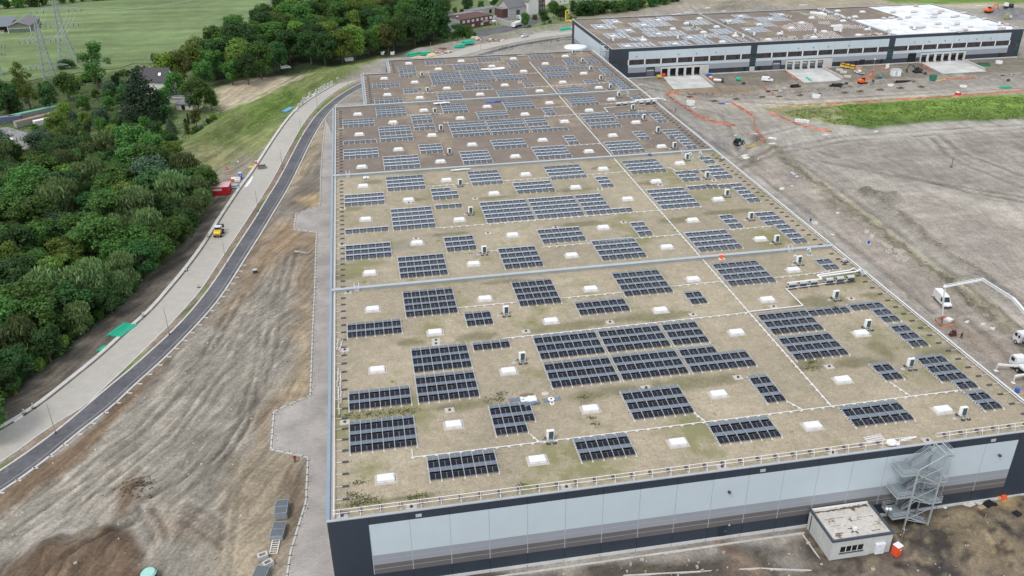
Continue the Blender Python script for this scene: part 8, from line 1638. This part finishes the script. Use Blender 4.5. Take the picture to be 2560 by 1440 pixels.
T2 = [(20,690,-120,'broad','dark',1.0,'huge dark tree left of the brick office'),(200,715,410,'broad','dark',1.0,'left one of the dark bushes before the brick office'),(430,725,395,'broad','dark',.95,'middle dark bush tree before the brick office'),(590,700,420,'broad','mid',.9,'right bush tree before the brick office'),(710,625,530,'bush','mid',1.0,'small bush at the street corner'),(590,215,-40,'broad','dark',1.0,'dark tree behind the white garages'),(380,225,110,'bush','light',1.0,'light bush behind the office roof'),(500,240,140,'bush','mid',1.0,'green bush behind the office roof'),(830,160,10,'broad','mid',1.0,'green tree behind the garages'),(200,240,-60,'broad','dark',.9,'dark tree above the brick office roof'),(1050,130,-80,'broad','dark',1.0,'dark tree left of the long grey house'),(1350,60,-90,'broad','dark',1.0,'dark tree behind the long grey house'),(1560,480,205,'broad','mid',.75,'leafy street tree before the white lorries'),(1730,335,235,'bush','olive',.9,'olive bush in front of the white gabled house'),(1890,410,175,'broad','dark',1.1,'dark bush tree right of the white gabled house'),(2170,345,95,'broad','dark',1.15,'big dark bush before the dormer house'),(2385,235,10,'tall','dark',1.2,'dark street tree on a lawn at the top edge'),(2370,395,265,'bush','mid',1.2,'low green bush beside the drilling rig'),(2050,310,0,'broad','mid',.8,'tree between the two houses at the top'),(1640,470,420,'bush','light',1.2,'pale grass bush at the street verge'),(1980,420,330,'bush','mid',1.0,'small bush below the dark bush tree')]
for x, yb, yt, k, c, w, l in T2:
    p = at(Cx+x/S6, yb/S6); tree(k, c, p, max(2.0,tall(p, yt/S6)), l, None, w, 'bush' if k == 'bush' else 'tree', 'bush' if k == 'bush' else 'tree'); taken.append(p[:2])
HB = [(740,150,-10),(850,140,-10),(960,125,-5),(1070,110,-10),(1180,95,-20),(1290,75,-30),(1400,60,-35),(1510,40,-45),(1620,20,-50),(690,120,20),(1240,60,-60)]
for i, (x, yb, yt) in enumerate(HB):
    p = at(1280+x/4, yb/4+1); tree('bush', ('dark','mid')[i % 2], p, max(4.5,tall(p, yt/4)), 'dark hedge tree in the row above the far warehouse, %s from the left' % ORD[sorted(HB).index((x,yb,yt))], 'hedge trees above the far warehouse', 1.5, 'bush', 'bush'); taken.append(p[:2])
GARD = A2([(-40,405),(60,395),(160,330),(300,365),(330,395),(440,408),(470,375),(400,330),(300,300),(250,270),(150,262),(110,300),(40,262),(-40,262),(-40,300),(30,290),(120,290),(125,320),(70,350),(60,385),(-40,385)])
gpts = scatter(A2([(60,395),(120,330),(160,300),(300,300),(400,330),(470,375),(440,405),(330,392),(180,382)]), 5.2, 9000, random.Random(5), taken)+scatter(A2([(-40,262),(-20,215),(110,215),(200,205),(320,190),(340,225),(300,265),(200,262),(120,268)]), 6.5, 6000, random.Random(8), taken)
for x, y in gpts[:75]:
    r = rt.random(); c = 'mid' if r < .4 else 'light' if r < .6 else 'dark' if r < .8 else 'blue'
    tree('bush' if r < .75 else 'tall', c, (x,y,0), rt.uniform(3,6.5), {'mid':'mid-green','light':'pale green','dark':'dark green','blue':'blue-green'}[c]+' garden shrub in the scrub between wood, containers and white house', 'garden shrubs, '+c, .95, 'bush', 'bush'); taken.append((x,y))
# the wood beside the road
WOOD = A2([(-120,1180),(-10,1035),(95,935),(285,785),(412,650),(498,560),(522,500),(490,445),(440,410),(330,395),(180,385),(60,400),(-120,420)])
rw = random.Random(77); pts = scatter(WOOD, 6.6, 26000, rw, taken)
WL = {'dark': 'dark green broadleaf tree packed in the wood left of the concrete road','mid': 'mid-green broadleaf tree packed in the wood left of the concrete road','light': 'yellow-green tree standing out in the wood left of the concrete road','birch': 'olive-green drooping birch in the wood left of the concrete road','blue': 'grey-green willow-like tree in the wood left of the concrete road'}
edge = smoothpl(A2([(-10,1035),(95,935),(285,785),(412,650),(498,560),(522,500)]))
for x, y in pts[:290]:
    de = float(segdist(np.array([x]),np.array([y]),edge)[0]); r = rw.random()
    if de < 16: c = 'birch' if r < .45 else 'mid' if r < .72 else 'dark'
    else: c = 'dark' if r < .28 else 'mid' if r < .60 else 'birch' if r < .76 else 'light' if r < .93 else 'blue'
    k = 'birch' if c == 'birch' else 'broad' if rw.random() < .75 else 'tall'
    h = rw.uniform(7.5,14.5) if de > 4 else rw.uniform(6.5,10)
    if c == 'light': h *= .85
    tree(k, c, (x,y,0), h, WL[c], 'wood trees, '+c, 1.22 if k == 'broad' else 1.35)
# bushes along its edge
eb = resample(edge, 3.4)
for i, (x, y) in enumerate(eb):
    tree('bush', ('mid','dark','light')[i % 3], (x-rw.uniform(.5,2.5), y, 0), rw.uniform(2.2,3.8), 'low leafy bush at the wood edge beside the road kerb', 'bushes along the wood edge', 1.0, 'bush', 'bush')
# tree band in the middle distance
BAND = A2([(470,192),(545,208),(640,206),(720,188),(860,160),(1000,130),(1095,105),(1120,60),(1090,20),(1100,-10),(900,-15),(760,25),(690,65),(570,110)])
pts = scatter(BAND, 8.6, 16000, rw, taken)
BL = {'dark': 'dark broadleaf tree in the dense band behind the grass bank','mid': 'mid-green broadleaf tree in the dense band behind the grass bank','light': 'light green broadleaf tree in the dense band behind the grass bank','olive': 'rusty-olive tree in the dense band behind the grass bank'}
for x, y in pts[:150]:
    r = rw.random(); c = 'dark' if r < .40 else 'mid' if r < .72 else 'light' if r < .95 else 'olive'
    tree('broad' if rw.random() < .8 else 'tall', c, (x,y,0), rw.uniform(12,19), BL[c], 'band trees, '+c, .95)
# far edge of the field
for i, (x, y) in enumerate(resample(A2([(-60,30),(0,24),(90,17),(190,6),(300,-4),(420,-14)]), 9)): tree('bush', ('dark','mid')[i % 2], (x,y,0), rw.uniform(7,11), 'hedge bush along the far edge of the crop field', 'hedge beyond the crop field', .95, 'bush', 'bush')
for i, (u, v) in enumerate(((720,6),(742,2),(1120,0),(1160,-6),(1010,-16),(1060,-20),(960,-18))): p = at(u, v); tree('broad', 'dark', p, 13, 'dark tree at the top edge between field and office, %s from the left' % ORD[sorted([720,742,960,1010,1060,1120,1160]).index(u)], 'trees at the top edge', 1.0)
# undergrowth and scrub as masses
def ground_leaves(name, label, poly, n, s, mats, hmax, cat='undergrowth'):
    b = MB(); rg = random.Random(len(name)); w = poly; xs_ = [p[0] for p in w]; ys_ = [p[1] for p in w]
    X = np.array([rg.uniform(min(xs_),max(xs_)) for _ in range(n)]); Y = np.array([rg.uniform(min(ys_),max(ys_)) for _ in range(n)]); k = inside(X,Y,w); X, Y = X[k], Y[k]; nn = vnoise(X,Y,5,8); Z = Hf(X,Y)
    for x, y, q, z in zip(X,Y,nn,Z):
        if q < .3: continue
        leaf(b, (x,y,z+rg.random()*hmax*q+.1), s*rg.uniform(.6,1.3), (0,0,1.6), rg); b.m[-1] = rg.randrange(len(mats))
    return tag(b.build(name, mats), label, cat, None, 'stuff')
ground_leaves('undergrowth', 'leafy undergrowth filling the floor of the wood', WOOD, 15000, 1.1, [LEAF['dark'],LEAF['mid']], 2.0)
ground_leaves('meadow_scrub', 'pale grassy scrub around the houses and pylons', A2([(0,330),(120,330),(330,370),(440,380),(560,290),(540,230),(430,200),(380,160),(200,185),(60,205),(-60,215),(-60,330)]), 16000, .8, [LEAF['mid'],LEAF['light'],leaf_mat('leaf_pale', (.2,.235,.12))], .8, 'scrub')
ground_leaves('bank_tufts', 'grass tufts on the berm behind the row of precast blocks', A2([(430,385),(450,450),(560,425),(640,390),(700,340),(745,272),(835,215),(960,166),(900,165),(760,210),(690,235),(560,297)]), 9000, .42, [leaf_mat('tuft_green', (.15,.22,.055)),leaf_mat('tuft_dry', (.24,.23,.12))], .25, 'grass')
ground_leaves('rough_grass', 'bright weeds on the fenced green rectangle', A2([(1935,282),(2100,264),(2560,238),(2700,230),(2700,298),(2340,300),(2150,317),(2085,310),(1990,292)]), 12000, .75, [leaf_mat('weed_green', (.165,.245,.055)),leaf_mat('weed_light', (.21,.26,.08)),leaf_mat('weed_dark', (.13,.21,.045))], .4, 'weeds')
ground_leaves('bank_weeds', 'weeds on the slope between footpath and far warehouse', A2([(1180,150),(1240,132),(1300,118),(1380,106),(1440,100),(1440,96),(1370,100),(1290,110),(1220,126)]), 2500, .8, [LEAF['mid'],MATS.get('x') or LEAF['light']], .6, 'weeds')
mo = [(905,1248,22),(890,1258,10),(935,1253,12),(1055,1243,10),(895,1210,12),(1165,540,0),(1305,1218,7)]
b = MB(); rg = random.Random(6)
for u, v, r in [(900,1245,9),(925,1252,8),(885,1262,5),(1052,1240,6),(896,1208,5),(880,1237,6),(1306,1216,5),(1480,1045,3),(1487,1060,4),(1458,993,4),(2028,905,5),(2020,922,8),(860,1040,10),(920,1035,12),(980,1030,12),(1020,1028,8),(1030,1245,4),(1240,1000,8),(1250,985,5)]:
    x0, y0, _ = at(u, v, ZR)
    for k in range(int(r*9)): leaf(b, (x0+rg.gauss(0,r*.13), y0+rg.gauss(0,r*.07), ZR+.05+rg.random()*.06), .24, (0,0,2), rg)
tag(b.build('roof_sedum', leaf_mat('sedum', (.085,.13,.025))), 'green sedum cushions growing on the nearest roof section', 'sedum', None, 'stuff')
# ------------------------------------------------------------------ light, air and camera
w = bpy.data.worlds.new('World'); SC.world = w; w.use_nodes = True; N = w.node_tree.nodes; L = w.node_tree.links
bg = N['Background']; sky = N.new('ShaderNodeTexSky'); sky.sky_type = 'NISHITA'; sky.sun_disc = False
EL, AZ = math.radians(55), math.radians(-130)
sky.sun_elevation = EL; sky.sun_rotation = AZ; sky.air_density = 1.3; sky.dust_density = 5.0; sky.ozone_density = 1.0; sky.altitude = 100
# high overcast: a soft cloud layer over most of the blue sky
tc = N.new('ShaderNodeTexCoord'); cn = N.new('ShaderNodeTexNoise'); cn.inputs['Scale'].default_value = 2.2; cn.inputs['Detail'].default_value = 5; L.new(tc.outputs['Generated'], cn.inputs['Vector'])
cr = N.new('ShaderNodeValToRGB'); cr.color_ramp.elements[0].position = .3; cr.color_ramp.elements[0].color = (4.6,5.0,5.7,1); cr.color_ramp.elements[1].position = .7; cr.color_ramp.elements[1].color = (7.6,7.8,8.1,1); L.new(cn.outputs['Fac'], cr.inputs['Fac'])
sx = N.new('ShaderNodeSeparateXYZ'); L.new(tc.outputs['Generated'], sx.inputs[0]); gm = N.new('ShaderNodeMapRange'); gm.interpolation_type = 'SMOOTHSTEP'; gm.inputs['From Min'].default_value = .34; gm.inputs['From Max'].default_value = .64; gm.inputs['To Min'].default_value = 1.75; gm.inputs['To Max'].default_value = .95; L.new(sx.outputs['Z'], gm.inputs['Value'])
gs = N.new('ShaderNodeVectorMath'); gs.operation = 'SCALE'; L.new(cr.outputs['Color'], gs.inputs[0]); L.new(gm.outputs[0], gs.inputs['Scale'])
mix = N.new('ShaderNodeMix'); mix.data_type = 'RGBA'; mix.inputs['Factor'].default_value = .8; L.new(sky.outputs[0], mix.inputs['A']); L.new(gs.outputs[0], mix.inputs['B']); L.new(mix.outputs['Result'], bg.inputs['Color']); bg.inputs['Strength'].default_value = .12
sd = bpy.data.lights.new('sun', 'SUN'); sd.energy = 1.45; sd.angle = math.radians(16); sd.color = (1,.965,.92)
so = bpy.data.objects.new('sun', sd); COL.objects.link(so)
dv = Vector((math.sin(AZ)*math.cos(EL), math.cos(AZ)*math.cos(EL), math.sin(EL)))   # towards the sun
so.rotation_euler = dv.to_track_quat('Z', 'Y').to_euler(); so.location = (0,0,200)
cd = bpy.data.cameras.new('camera'); co = bpy.data.objects.new('camera', cd); COL.objects.link(co)
cd.sensor_width = 36; cd.lens = 36*CF/2560; cd.clip_start = 1; cd.clip_end = 9000
co.matrix_world = Matrix(((CR[0],CU[0],-CW[0],CC[0]),(CR[1],CU[1],-CW[1],CC[1]),(CR[2],CU[2],-CW[2],CC[2]),(0,0,0,1)))
SC.camera = co
SC.view_settings.view_transform = 'Standard'; SC.view_settings.look = 'None'; SC.view_settings.gamma = 1; SC.view_settings.exposure = 0.2; SC.view_settings.use_curve_mapping = False
SC.cycles.max_bounces = 6; SC.cycles.diffuse_bounces = 3; SC.cycles.transparent_max_bounces = 4; SC.cycles.caustics_reflective = False; SC.cycles.caustics_refractive = False
